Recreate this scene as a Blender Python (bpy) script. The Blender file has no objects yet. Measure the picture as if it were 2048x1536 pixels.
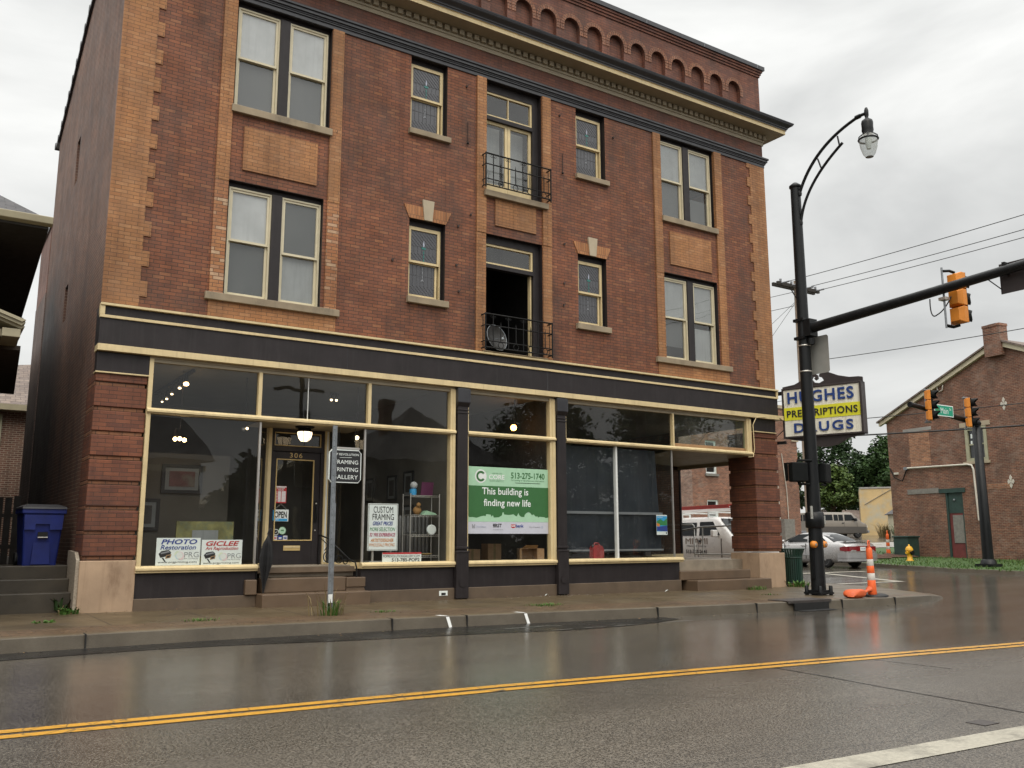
import bpy, bmesh, math, random
from mathutils import Vector, Matrix
R = math.radians
random.seed(11)
sc = bpy.context.scene
COL = sc.collection

# ------------------------------------------------------------------ camera, sky, sun, exposure
YAW, PITCH, ROLL, FPX = R(33.22715), R(9.7867), R(-0.10697), 1796.6
CAM = Vector((2.05036, -17.0, 1.27))
def cam_setup():
    fw = Vector((math.sin(YAW)*math.cos(PITCH), math.cos(YAW)*math.cos(PITCH), math.sin(PITCH)))
    rt = Vector((math.cos(YAW), -math.sin(YAW), 0)); up = rt.cross(fw)
    r2 = rt*math.cos(ROLL) + up*math.sin(ROLL); u2 = -rt*math.sin(ROLL) + up*math.cos(ROLL)
    cd = bpy.data.cameras.new('camera'); cam = bpy.data.objects.new('camera', cd); COL.objects.link(cam)
    m = Matrix((r2, u2, -fw)).transposed().to_4x4(); m.translation = CAM
    cam.matrix_world = m
    cd.sensor_fit = 'HORIZONTAL'; cd.sensor_width = 36.0; cd.lens = FPX/2048*36.0
    cd.clip_start = 0.1; cd.clip_end = 2000
    sc.camera = cam
cam_setup()
SUN_EL, SUN_AZ = 52, 215          # soft overcast light, behind and left of the camera
def world_setup():
    w = bpy.data.worlds.new('World'); sc.world = w; w.use_nodes = True
    nt = w.node_tree; nt.nodes.clear(); L = nt.links.new; N = nt.nodes.new
    out = N('ShaderNodeOutputWorld'); bg = N('ShaderNodeBackground'); L(bg.outputs[0], out.inputs[0])
    sky = N('ShaderNodeTexSky'); sky.sky_type = 'NISHITA'; sky.sun_disc = False
    sky.sun_elevation = R(SUN_EL); sky.sun_rotation = R(SUN_AZ)
    tc = N('ShaderNodeTexCoord'); sep = N('ShaderNodeSeparateXYZ'); L(tc.outputs['Generated'], sep.inputs[0])
    mp = N('ShaderNodeMapping'); mp.inputs['Scale'].default_value = (1.0, 1.0, 2.6); mp.inputs['Location'].default_value = (0.35, 1.9, 0.2)
    L(tc.outputs['Generated'], mp.inputs[0])
    no = N('ShaderNodeTexNoise'); no.inputs['Scale'].default_value = 2.1; no.inputs['Detail'].default_value = 7; no.inputs['Roughness'].default_value = .5
    no.inputs['Distortion'].default_value = .35
    L(mp.outputs[0], no.inputs['Vector'])
    rp = N('ShaderNodeValToRGB'); L(no.outputs[0], rp.inputs[0])
    e = rp.color_ramp.elements; e[0].position = .34; e[0].color = (.53, .535, .525, 1); e[1].position = .64; e[1].color = (.86, .86, .835, 1)
    el = N('ShaderNodeMapRange'); L(sep.outputs[2], el.inputs[0])
    for k, v in zip(range(1, 5), (.0, .55, .80, 1.30)): el.inputs[k].default_value = v
    el2 = N('ShaderNodeMapRange'); L(sep.outputs[2], el2.inputs[0])
    for k, v in zip(range(1, 5), (.55, 1.0, 1.0, 3.0)): el2.inputs[k].default_value = v
    ml = N('ShaderNodeMath'); ml.operation = 'MULTIPLY'; L(el.outputs[0], ml.inputs[0]); L(el2.outputs[0], ml.inputs[1])
    bk = N('ShaderNodeMapRange'); L(sep.outputs[1], bk.inputs[0])          # the cloud is thinner, so brighter, toward the hidden sun
    for k, v in zip(range(1, 5), (.0, -.7, 1.0, 1.35)): bk.inputs[k].default_value = v
    ml2 = N('ShaderNodeMath'); ml2.operation = 'MULTIPLY'; L(ml.outputs[0], ml2.inputs[0]); L(bk.outputs[0], ml2.inputs[1])
    vm = N('ShaderNodeVectorMath'); vm.operation = 'SCALE'; L(rp.outputs[0], vm.inputs[0]); L(ml2.outputs[0], vm.inputs['Scale'])
    ns = N('ShaderNodeVectorMath'); ns.operation = 'SCALE'; L(sky.outputs[0], ns.inputs[0]); ns.inputs['Scale'].default_value = .005
    ad = N('ShaderNodeVectorMath'); ad.operation = 'ADD'; L(vm.outputs[0], ad.inputs[0]); L(ns.outputs[0], ad.inputs[1])
    L(ad.outputs[0], bg.inputs[0]); bg.inputs[1].default_value = 1.0
world_setup()
sd = bpy.data.lights.new('sun', 'SUN'); sd.energy = 1.25; sd.angle = R(40); sd.color = (1, .90, .76)
so = bpy.data.objects.new('sun', sd); COL.objects.link(so)
_d = Vector((math.sin(R(SUN_AZ))*math.cos(R(SUN_EL)), math.cos(R(SUN_AZ))*math.cos(R(SUN_EL)), math.sin(R(SUN_EL))))
so.rotation_euler = _d.to_track_quat('Z', 'Y').to_euler(); so.location = (0, -30, 40)
sc.view_settings.view_transform = 'Standard'; sc.view_settings.look = 'None'; sc.view_settings.gamma = 1.0
sc.view_settings.use_curve_mapping = False
sc.view_settings.exposure = 0.14
sc.cycles.use_denoising = True
sc.cycles.max_bounces = 8; sc.cycles.transparent_max_bounces = 24
sc.cycles.sample_clamp_indirect = 3.0
sc.cycles.caustics_reflective = False; sc.cycles.caustics_refractive = False

# ------------------------------------------------------------------ materials
def srgb(r, g, b):
    f = lambda c: (c/255/12.92) if c/255 <= .04045 else ((c/255+.055)/1.055)**2.4
    return (f(r), f(g), f(b))
class NT:
    def __init__(s, name):
        s.m = bpy.data.materials.new(name); s.m.use_nodes = True
        s.t = s.m.node_tree; s.t.nodes.clear()
        s.out = s.n('ShaderNodeOutputMaterial'); s.p = s.n('ShaderNodeBsdfPrincipled'); s.l(s.p.outputs[0], s.out.inputs[0])
    def n(s, typ, **k):
        n = s.t.nodes.new(typ)
        for a, b in k.items(): setattr(n, a, b)
        return n
    def l(s, a, b): s.t.links.new(a, b)
    def pos(s, scale=None, loc=None):
        g = s.n('ShaderNodeNewGeometry').outputs['Position']
        if scale or loc:
            m = s.n('ShaderNodeMapping'); s.l(g, m.inputs[0])
            if scale: m.inputs['Scale'].default_value = scale
            if loc: m.inputs['Location'].default_value = loc
            return m.outputs[0]
        return g
    def noise(s, scale, detail=4, vec=None, rough=.55, dist=0):
        n = s.n('ShaderNodeTexNoise'); n.inputs['Scale'].default_value = scale; n.inputs['Detail'].default_value = detail
        n.inputs['Roughness'].default_value = rough; n.inputs['Distortion'].default_value = dist
        s.l(vec if vec is not None else s.pos(), n.inputs['Vector']); return n.outputs[0]
    def ramp(s, fac, stops):
        r = s.n('ShaderNodeValToRGB'); s.l(fac, r.inputs[0]); e = r.color_ramp.elements
        while len(e) < len(stops): e.new(.5)
        for i, (p, c) in enumerate(stops):
            e[i].position = p; e[i].color = (*c, 1) if isinstance(c, tuple) else (c, c, c, 1)
        return r.outputs[0]
    def mix(s, fac, a, b, mode='MIX'):
        m = s.n('ShaderNodeMix', data_type='RGBA', blend_type=mode)
        for i, v in ((0, fac), (6, a), (7, b)):
            if hasattr(v, 'default_value') or hasattr(v, 'is_output'): s.l(v, m.inputs[i])
            elif isinstance(v, tuple): m.inputs[i].default_value = (*v, 1)
            else: m.inputs[i].default_value = v
        return m.outputs[2]
    def math(s, op, a, b=0.0):
        m = s.n('ShaderNodeMath', operation=op)
        for i, v in enumerate((a, b)):
            if hasattr(v, 'is_output'): s.l(v, m.inputs[i])
            else: m.inputs[i].default_value = v
        return m.outputs[0]
    def mr(s, v, a, b, c, d):
        m = s.n('ShaderNodeMapRange'); s.l(v, m.inputs[0])
        for k, x in zip(range(1, 5), (a, b, c, d)): m.inputs[k].default_value = x
        return m.outputs[0]
    def bump(s, h, strength=.3, dist=.01):
        b = s.n('ShaderNodeBump'); b.inputs['Distance'].default_value = dist
        if hasattr(strength, 'is_output'): s.l(strength, b.inputs['Strength'])
        else: b.inputs['Strength'].default_value = strength
        s.l(h, b.inputs['Height']); s.l(b.outputs[0], s.p.inputs['Normal'])
    def base(s, c):
        if isinstance(c, tuple): s.p.inputs['Base Color'].default_value = (*c, 1)
        else: s.l(c, s.p.inputs['Base Color'])
    def set(s, **k):
        for a, v in k.items():
            i = s.p.inputs[a.replace('_', ' ')]
            if hasattr(v, 'is_output'): s.l(v, i)
            else: i.default_value = v
def pm(name, col, rough=.6, var=.12, scale=4, bump=0.0, bscale=60, metal=0.0, spec=.5, coat=0.0, col2=None, stain=None, streak=None):
    t = NT(name)
    a = tuple(c*(1-var) for c in col); b = tuple(min(1, c*(1+var)) for c in col)
    c = t.mix(t.ramp(t.noise(scale, 5), [(.3, 0.0), (.7, 1.0)]), a, b)
    if col2: c = t.mix(t.ramp(t.noise(scale*.6, 6, t.pos(loc=(5, 3, 9)), .65), [(.5, 0.0), (.62, 1.0)]), c, col2)
    if stain: c = t.mix(t.ramp(t.noise(1.7, 7, t.pos((1, 1, .45), (2, 8, 1)), .7), [(.55, 0.0), (.75, .8)]), c, stain)
    if streak: c = t.mix(t.ramp(t.noise(1, 5, t.pos((14, 14, .7)), .6), [(.52, 0.0), (.75, .55)]), c, streak)
    t.base(c); t.set(Roughness=t.mr(t.noise(scale*2.3, 3, t.pos(loc=(1, 2, 3))), .3, .7, max(.02, rough-.08), min(1, rough+.08)), Metallic=metal)
    t.p.inputs['Specular IOR Level'].default_value = spec; t.p.inputs['Coat Weight'].default_value = coat
    t.p.inputs['Coat Roughness'].default_value = .08
    if bump: t.bump(t.noise(bscale, 4), bump, .004)
    return t.m
def brick(name, c1, c2, mort, c3=None, bw=.215, bh=.0717, ms=.007, z0=0.0, rough=.75, dirt=None, white=None, bias=0.0, dark_mask=None, blotch=0, runoff=True):
    """Running bond laid in world metres: u runs along the wall whichever way it faces, v is height."""
    t = NT(name)
    g = t.n('ShaderNodeNewGeometry'); sp = t.n('ShaderNodeSeparateXYZ'); t.l(g.outputs['Position'], sp.inputs[0])
    sn = t.n('ShaderNodeSeparateXYZ'); t.l(g.outputs['True Normal'], sn.inputs[0])
    side = t.math('GREATER_THAN', t.math('ABSOLUTE', sn.outputs[0]), .7)
    u = t.mix(side, sp.outputs[0], sp.outputs[1])
    flat = t.math('GREATER_THAN', t.math('ABSOLUTE', sn.outputs[2]), .7)
    v = t.mix(flat, t.math('SUBTRACT', sp.outputs[2], z0), sp.outputs[1])
    wob = t.math('MULTIPLY', t.math('SUBTRACT', t.noise(7, 3), .5), .006)
    cb = t.n('ShaderNodeCombineXYZ'); t.l(t.math('ADD', u, wob), cb.inputs[0]); t.l(t.math('ADD', v, wob), cb.inputs[1])
    def tex(a, b, m):
        n = t.n('ShaderNodeTexBrick'); n.offset = .5; n.squash = 1
        t.l(cb.outputs[0], n.inputs['Vector'])
        for k, x in (('Color1', a), ('Color2', b), ('Mortar', m)): n.inputs[k].default_value = (*x, 1)
        for k, x in (('Scale', 1), ('Mortar Size', ms), ('Mortar Smooth', .25), ('Bias', bias), ('Brick Width', bw), ('Row Height', bh)): n.inputs[k].default_value = x
        return n
    b = tex(c1, c2, mort); c = b.outputs['Color']
    if c3:
        r = tex((0, 0, 0), (1, 1, 1), (0, 0, 0))
        c = t.mix(t.ramp(r.outputs['Color'], [(.76, 0.0), (1.0, .7)]), c, c3)
    fine = t.ramp(t.noise(55, 4), [(.25, .82), (.75, 1.15)])
    c = t.mix(1.0, c, fine, 'MULTIPLY')
    c = t.mix(1.0, c, t.ramp(t.noise(.75, 6, t.pos(loc=(3, 1, 7)), .65), [(.3, .70), (.7, 1.2)]), 'MULTIPLY')
    if blotch: c = t.mix(1.0, c, t.ramp(t.noise(3.2, 6, t.pos((1, 1, 3.2), (4, 4, 4)), .7), [(.30, (.52, .50, .50)), (.5, (1, 1, 1)), (.72, (1.45, 1.35, 1.25))]), 'MULTIPLY')
    if runoff and not blotch: c = t.mix(1.0, c, t.ramp(t.noise(1, 5, t.pos((5.5, 5.5, .30), (1, 2, 0)), .6), [(.34, (.80, .78, .77)), (.52, (1, 1, 1)), (.75, (1.1, 1.1, 1.08))]), 'MULTIPLY')      # rain run-off
    if dirt: c = t.mix(t.ramp(t.noise(1.3, 7, t.pos((1, 1, .55), (7, 2, 4)), .68), [(.50, 0.0), (.72, .75)]), c, dirt)
    if white: c = t.mix(t.ramp(t.noise(1.1, 9, t.pos((1, 1, 1.5), (1, 6, 2)), .78), [(.53, 0.0), (.70, .62)]), c, white)
    if dark_mask: c = t.mix(dark_mask(t, sp), c, (.012, .011, .011))
    t.base(c)
    t.set(Roughness=t.mr(t.noise(2.0, 4), .3, .7, rough-.12, rough+.08))
    h = t.math('ADD', t.math('MULTIPLY', b.outputs['Fac'], -1.0), t.math('MULTIPLY', t.noise(90, 3), .25))
    t.bump(h, .55, .006)
    return t.m

M = {}
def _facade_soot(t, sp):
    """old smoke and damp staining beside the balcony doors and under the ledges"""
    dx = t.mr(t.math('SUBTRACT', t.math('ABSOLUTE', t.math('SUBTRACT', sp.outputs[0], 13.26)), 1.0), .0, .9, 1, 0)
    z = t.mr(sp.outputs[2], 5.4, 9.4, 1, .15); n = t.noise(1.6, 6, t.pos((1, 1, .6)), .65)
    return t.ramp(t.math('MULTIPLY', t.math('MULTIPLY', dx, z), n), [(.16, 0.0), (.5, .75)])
M['red'] = brick('red_brick', (.232, .080, .035), (.132, .045, .024), (.065, .030, .018), c3=(.32, .13, .055), dirt=(.055, .030, .021), dark_mask=_facade_soot)
M['red_pier'] = brick('red_pier_brick', (.19, .064, .031), (.118, .040, .023), (.062, .029, .018), ms=.005, bw=.26, dirt=(.05, .025, .02))
M['pier_course'] = brick('brown_course_brick', (.24, .105, .05), (.19, .08, .04), (.05, .03, .02))
M['parapet'] = brick('parapet_brick', (.195, .070, .040), (.13, .048, .032), (.08, .04, .028), dirt=(.06, .033, .024))
M['tan'] = brick('tan_brick', (.37, .172, .066), (.285, .12, .045), (.15, .075, .035), c3=(.45, .24, .11), dirt=(.22, .11, .05), ms=.006)
M['tan_mixed'] = brick('mixed_tan_brick', (.39, .175, .070), (.30, .11, .045), (.13, .07, .04), c3=(.60, .45, .29), dirt=(.25, .12, .06))
M['arch_brick'] = brick('arch_brick', (.30, .13, .07), (.22, .09, .05), (.12, .07, .05), bw=.07, bh=.12)
def _side_dark(t, sp):  # side wall darkens toward the rear and lower down, broken by noise
    n = t.noise(.8, 5)
    y = t.mr(sp.outputs[1], 4.6, 8.0, 0, 1); z = t.mr(sp.outputs[2], 9.0, 6.0, 0, 1)
    return t.ramp(t.math('MULTIPLY', t.math('MULTIPLY', y, z), t.math('ADD', n, .35)), [(.1, 0.0), (.6, .9)])
M['side'] = brick('side_brick', (.165, .074, .047), (.11, .052, .036), (.27, .21, .15), ms=.006, dirt=(.05, .03, .027), dark_mask=_side_dark)
M['wing'] = brick('wing_brick', (.22, .105, .08), (.17, .08, .06), (.22, .17, .14), dirt=(.10, .06, .05))
M['bg_brick'] = brick('background_brick', (.16, .07, .045), (.10, .045, .03), (.30, .24, .18), ms=.012)
M['old'] = brick('weathered_brick', (.205, .082, .048), (.115, .048, .032), (.25, .18, .13), c3=(.26, .085, .04), ms=.011, white=(.29, .225, .18), dirt=(.085, .05, .036), blotch=1)
M['old_patch'] = brick('patch_brick', (.40, .185, .095), (.26, .105, .055), (.34, .26, .19), ms=.011, dirt=(.17, .08, .05), blotch=1)
M['far_brick'] = brick('far_brick', (.28, .11, .06), (.16, .062, .040), (.26, .19, .14), ms=.011, white=(.30, .22, .17), blotch=1)
M['far_brick2'] = brick('far_pale_brick', (.30, .18, .13), (.24, .13, .095), (.33, .27, .22), ms=.012, white=(.40, .34, .28), blotch=1)
M['dark'] = pm('dark_trim_paint', (.021, .017, .018), .5, .2, 3, .1, 30, spec=.3, streak=(.035, .031, .031))
M['dark2'] = pm('dark_ledge_paint', (.028, .028, .033), .4, .2, 3, .1, 30)
M['cream'] = pm('cream_paint', (.62, .495, .275), .5, .09, 4, .1, 40, stain=(.40, .31, .17), streak=(.42, .32, .18))
M['cream_pale'] = pm('pale_cream_paint', (.58, .52, .37), .5, .07, 5)
M['soffit'] = pm('soffit_paint', (.33, .28, .20), .6, .1, 2)
M['stone'] = pm('sandstone', (.27, .215, .145), .8, .18, 3, .25, 50, stain=(.10, .085, .065))
M['limestone'] = pm('limestone', (.40, .335, .24), .8, .12, 3, .2, 60, stain=(.2, .16, .12))
M['base_stone'] = pm('base_stone', (.40, .28, .185), .75, .2, 1.5, .3, 25, stain=(.15, .085, .048), streak=(.24, .155, .095))
M['rubble'] = pm('rubble_render', (.32, .27, .21), .85, .3, 25, .9, 22)
M['plinth'] = pm('brown_plinth', (.105, .074, .048), .6, .15, 3, .3, 35, stain=(.075, .055, .04))
M['step'] = pm('brown_step_stone', (.118, .078, .048), .5, .14, 2.5, .3, 40, stain=(.085, .06, .042))
M['threshold'] = pm('threshold_concrete', (.24, .20, .15), .6, .2, 3, .3, 40, stain=(.11, .09, .065))
M['silver'] = pm('silver_trim', (.50, .48, .45), .35, .05, 3, metal=.7)
M['white_paint'] = pm('white_paint', (.68, .70, .68), .5, .05)
M['iron'] = pm('black_iron', (.007, .007, .007), .55, .2, spec=.25)
M['pole_black'] = pm('black_pole_paint', (.007, .008, .009), .42, .2, 3, spec=.28, streak=(.014, .015, .016))
M['galv'] = pm('galvanised_steel', (.23, .25, .27), .5, .2, 12, .1, 60, metal=.4, stain=(.12, .10, .09))
M['steel'] = pm('brushed_steel', (.55, .53, .49), .35, .1, 6, metal=.8)
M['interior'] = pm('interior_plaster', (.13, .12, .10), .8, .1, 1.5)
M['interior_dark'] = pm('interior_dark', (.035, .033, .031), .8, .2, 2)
M['ceil'] = pm('interior_ceiling', (.22, .22, .195), .8, .08, 1)
M['floor_wood'] = pm('interior_floor', (.12, .085, .055), .5, .2, 4)
M['black'] = pm('matt_black', (.006, .006, .006), .7, .1)
M['blind'] = pm('white_blind', (.44, .455, .455), .7, .12, 2.5, streak=(.33, .34, .34))
M['blind_grey'] = pm('grey_blind', (.25, .265, .265), .7, .12, 2.5, streak=(.16, .17, .17))
M['screen'] = pm('insect_screen', (.052, .058, .058), .7, .1, 30)
def glass(name, tint=(.86, .92, .90), ior=1.65, dirt=.03, rough=.0):
    t = NT(name); t.t.nodes.remove(t.p)
    tr = t.n('ShaderNodeBsdfTransparent'); tr.inputs[0].default_value = (*tint, 1)
    gl = t.n('ShaderNodeBsdfGlossy'); gl.inputs['Roughness'].default_value = rough
    wv = t.n('ShaderNodeBump'); wv.inputs['Strength'].default_value = .035; wv.inputs['Distance'].default_value = .05
    t.l(t.noise(1.6, 1), wv.inputs['Height']); t.l(wv.outputs[0], gl.inputs['Normal'])
    fr = t.n('ShaderNodeFresnel'); t.l(t.mr(t.n('ShaderNodeNewGeometry').outputs['Backfacing'], 0, 1, ior, 1/ior), fr.inputs[0])   # a thin pane: the same from both sides
    m = t.n('ShaderNodeMixShader'); t.l(fr.outputs[0], m.inputs[0]); t.l(tr.outputs[0], m.inputs[1]); t.l(gl.outputs[0], m.inputs[2])
    df = t.n('ShaderNodeBsdfDiffuse'); df.inputs[0].default_value = (.55, .55, .5, 1)
    m2 = t.n('ShaderNodeMixShader'); t.l(t.ramp(t.noise(2.2, 6, t.pos((1, 1, .5)), .65), [(.35, dirt*.4), (.75, dirt*2.2)]), m2.inputs[0])
    t.l(m.outputs[0], m2.inputs[1]); t.l(df.outputs[0], m2.inputs[2]); t.l(m2.outputs[0], t.out.inputs[0])
    return t.m
M['glass'] = glass('shop_glass', (.97, .985, .98), 1.6, .008)
M['glass_up'] = glass('upper_glass', (.96, .97, .97), 1.8, .03)
M['glass_green'] = glass('old_green_glass', (.55, .68, .63), 1.6, .05)
M['carglass'] = pm('car_glass', (.006, .008, .009), .08, .1, spec=.22, coat=.0)
M['stained'] = pm('leaded_glass', (.045, .045, .052), .25, .25, 20, spec=.8)
M['came'] = pm('lead_came', (.10, .10, .11), .5, .1)
def emis(name, col, st, base=(.8, .8, .8)):
    t = NT(name); t.base(base); t.p.inputs['Emission Color'].default_value = (*col, 1); t.p.inputs['Emission Strength'].default_value = st
    return t.m
M['bulb'] = emis('warm_bulb', (1, .62, .28), 14)
M['bulb_orange'] = emis('orange_bulb', (1, .42, .08), 18)
M['bulb_dim'] = emis('dim_bulb', (1, .75, .45), 4)
M['lamp_glass'] = emis('lit_jar_glass', (1, .78, .5), 2.6)
def flat(name, col, rough=.5, var=.04): return pm(name, col, rough, var, 8)
M['p_white'] = flat('print_white', (.74, .79, .77)); M['p_black'] = flat('print_black', (.012, .012, .014)); M['p_blue'] = flat('print_blue', (.025, .055, .27))
M['p_red'] = flat('print_red', (.48, .03, .035)); M['p_green'] = flat('print_green', (.035, .22, .07)); M['p_orange'] = flat('print_orange', (.62, .22, .04))
M['p_pink'] = flat('print_crimson', (.40, .02, .10)); M['p_grey'] = flat('print_grey', (.22, .23, .25)); M['p_yellow'] = flat('print_yellow', (.72, .72, .03))
M['p_lgreen'] = flat('print_light_green', (.36, .58, .40)); M['p_dgreen'] = flat('print_dark_green', (.035, .135, .04)); M['p_lav'] = flat('print_lavender', (.52, .53, .60))
M['p_gold'] = flat('gold_leaf', (.55, .40, .17)); M['p_cyan'] = flat('print_cyan', (.04, .32, .62)); M['p_pale'] = flat('print_pale', (.75, .68, .62))
M['sign_green'] = flat('street_sign_green', (.0, .27, .16)); M['kraft'] = flat('cardboard', (.33, .20, .10), .7, .12)
M['plastic_red'] = flat('red_plastic', (.24, .03, .03), .4, .1)
def asphalt():
    t = NT('wet_asphalt')
    sp = t.n('ShaderNodeTexVoronoi'); sp.inputs['Scale'].default_value = 52; t.l(t.pos(), sp.inputs['Vector'])
    stone_ = t.ramp(t.math('ADD', t.math('MULTIPLY', sp.outputs['Distance'], .6), t.math('MULTIPLY', t.noise(160, 3), .8)), [(.40, .30), (.60, 1.0), (.80, 3.4)])
    big = t.ramp(t.noise(.35, 6, t.pos((.35, 1, 1), (1, 4, 2)), .6), [(.3, (.020, .0175, .0145)), (.7, (.041, .036, .0295))])
    c = t.mix(1.0, big, stone_, 'MULTIPLY')
    white = t.ramp(t.noise(105, 2, t.pos(loc=(9, 9, 0))), [(.61, 0.0), (.69, .75)])
    c = t.mix(white, c, (.27, .25, .215))
    v = t.n('ShaderNodeTexVoronoi', feature='DISTANCE_TO_EDGE'); v.inputs['Scale'].default_value = .28
    t.l(t.mix(.22, t.pos((.5, 1, 1)), t.n('ShaderNodeTexNoise').outputs['Color']), v.inputs['Vector'])
    c = t.mix(t.ramp(v.outputs['Distance'], [(.0, .35), (.002, .0)]), c, (.012, .012, .012))
    ys0 = t.n('ShaderNodeSeparateXYZ'); t.l(t.pos(), ys0.inputs[0])
    c = t.mix(t.mr(ys0.outputs[1], -12.0, -9.2, .75, .0), c, t.mix(1.0, c, (1.3, 1.3, 1.3), 'MULTIPLY'))      # colour turns paler toward the near lane
    t.base(c)
    w = t.noise(.5, 5, t.pos((.25, 1.2, 1), (4, 7, 1)), .6)
    ysep = t.n('ShaderNodeSeparateXYZ'); t.l(t.pos(), ysep.inputs[0])
    near = t.mr(ysep.outputs[1], -12.5, -8.8, .22, .0)
    t.set(Roughness=t.math('ADD', t.ramp(w, [(.35, .07), (.65, .19)]), near))
    t.p.inputs['Specular IOR Level'].default_value = .62
    hgt = t.math('ADD', t.math('MULTIPLY', sp.outputs['Distance'], 1.0), t.math('MULTIPLY', t.noise(140, 3), .9))
    t.bump(hgt, t.mr(ysep.outputs[1], -11.5, -8.8, .42, .10), .006)
    return t.m
M['asphalt'] = asphalt()
M['patch'] = pm('dark_asphalt_patch', (.013, .0125, .012), .30, .25, 1.2, .08, 90, spec=.22)
def concrete(name, a, b, joints, rough=.5, stainc=(.06, .048, .036), ms=.012, offs=0.0):
    t = NT(name)
    c = t.ramp(t.noise(1.1, 7, None, .65), [(.3, a), (.7, b)])
    c = t.mix(1.0, c, t.ramp(t.noise(70, 3), [(.25, .8), (.75, 1.2)]), 'MULTIPLY')
    c = t.mix(t.ramp(t.noise(.8, 7, t.pos(loc=(3, 9, 0)), .7), [(.52, 0.0), (.72, .7)]), c, stainc)
    if joints:
        bt = t.n('ShaderNodeTexBrick'); bt.offset = offs
        for k, x in (('Scale', 1), ('Mortar Size', ms), ('Mortar Smooth', .1), ('Brick Width', joints[0]), ('Row Height', joints[1])): bt.inputs[k].default_value = x
        t.l(t.pos(), bt.inputs['Vector'])
        c = t.mix(bt.outputs['Fac'], c, (.035, .028, .02))
        if offs:
            for k, x in (('Color1', (.8, .8, .8, 1)), ('Color2', (1.2, 1.2, 1.2, 1)), ('Mortar', (1, 1, 1, 1))): bt.inputs[k].default_value = x
            c = t.mix(1.0, c, bt.outputs['Color'], 'MULTIPLY')
    t.base(c); t.set(Roughness=t.mr(t.noise(1.2, 4), .3, .7, rough-.15, rough+.12)); t.bump(t.noise(60, 4), .25, .005)
    return t.m
M['walk'] = concrete('wet_concrete', (.078, .056, .030), (.125, .092, .052), (1.52, 6.0), .42)
M['pave'] = concrete('brick_paving', (.085, .054, .029), (.135, .086, .048), (.2, .1), .48, (.09, .06, .042), .006, .5)
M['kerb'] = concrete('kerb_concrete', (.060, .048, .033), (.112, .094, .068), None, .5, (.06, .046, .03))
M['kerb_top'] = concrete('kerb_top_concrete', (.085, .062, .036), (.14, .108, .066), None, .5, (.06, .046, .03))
M['far_walk'] = concrete('far_concrete', (.26, .25, .23), (.34, .33, .31), None, .35)
def paint_line(name, col, wear, under=(.05, .045, .04), cracks=True):
    t = NT(name)
    k = t.ramp(t.noise(2.0, 8, None, .75), [(wear, 1.0), (wear+.12, 0.0)])
    v = t.n('ShaderNodeTexVoronoi', feature='DISTANCE_TO_EDGE'); v.inputs['Scale'].default_value = 5.0; t.l(t.pos(), v.inputs['Vector'])
    crack = t.ramp(v.outputs['Distance'], [(.0, 0.0), (.035, 1.0)])
    if cracks: k = t.math('MULTIPLY', k, t.math('MAXIMUM', crack, t.ramp(t.noise(1.1, 2), [(.45, 0.0), (.6, 1.0)])))
    c = t.mix(k, under, t.mix(1.0, col, t.ramp(t.noise(30, 4), [(.3, .8), (.7, 1.1)]), 'MULTIPLY'))
    t.base(c); t.set(Roughness=.4); t.bump(t.noise(120, 3), .2, .004)
    return t.m
M['yellow_line'] = paint_line('yellow_road_paint', (.52, .265, .03), .60)
M['white_line'] = paint_line('white_road_paint', (.37, .345, .28), .50, (.20, .185, .15), False)
M['worn_white'] = pm('worn_white_paint', (.20, .195, .18), .5, .3, 20)
M['fresh_white'] = pm('fresh_white_paint', (.75, .76, .74), .5, .05)
M['lawn'] = pm('lawn_turf', (.040, .085, .018), .8, .35, 6, .6, 30, col2=(.055, .10, .022))
M['soil'] = pm('turned_soil', (.07, .035, .022), .9, .3, 6, .8, 12)
def leafm(name, a, b, rough=.55):
    t = NT(name); g = t.n('ShaderNodeNewGeometry')
    c = t.mix(g.outputs['Random Per Island'], a, b)
    c = t.mix(t.ramp(t.noise(.35, 3), [(.35, 0.0), (.65, .6)]), c, tuple(x*.7 for x in a))
    t.base(c); t.set(Roughness=rough); t.p.inputs['Specular IOR Level'].default_value = .3
    t.p.inputs['Subsurface Weight'].default_value = 0
    return t.m
M['leaf_dark'] = leafm('dark_leaves', (.020, .045, .014), (.045, .085, .026))
M['leaf_mid'] = leafm('mid_leaves', (.028, .062, .018), (.06, .11, .03))
M['leaf_light'] = leafm('light_leaves', (.05, .09, .02), (.12, .17, .04))
M['weed'] = leafm('weed_leaves', (.05, .13, .02), (.12, .22, .045))
M['straw'] = leafm('dry_grass', (.20, .15, .07), (.33, .26, .13))
M['bark'] = pm('bark', (.07, .05, .035), .9, .3, 6, .6, 20)
M['pole_wood'] = pm('weathered_pole_wood', (.26, .20, .15), .85, .2, 5, .3, 30, streak=(.12, .09, .07))
M['shingle'] = brick('asphalt_shingles', (.10, .095, .10), (.06, .06, .065), (.03, .03, .03), bw=.3, bh=.14, ms=.01)
M['shingle_br'] = brick('brown_shingles', (.22, .17, .14), (.15, .115, .10), (.08, .06, .05), bw=.3, bh=.14, ms=.01)
M['wood_dark'] = pm('dark_eave_boards', (.022, .018, .014), .8, .2, 3)
M['alley'] = pm('shaded_alley_stone', (.045, .036, .024), .5, .25, 3, .3, 40)  # wet stone; the shade of the alley is also put into this colour
M['gutter'] = pm('cream_gutter', (.34, .30, .20), .5, .1, 4, stain=(.28, .23, .15))
M['stucco'] = pm('yellow_stucco', (.52, .38, .19), .85, .15, .6, .3, 8, col2=(.42, .39, .30), stain=(.33, .29, .22))
M['siding'] = pm('cream_siding', (.62, .57, .42), .7, .06)
M['tarp'] = pm('dark_blue_tarp', (.006, .010, .016), .5, .3, 1.2, .5, 3)
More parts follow.
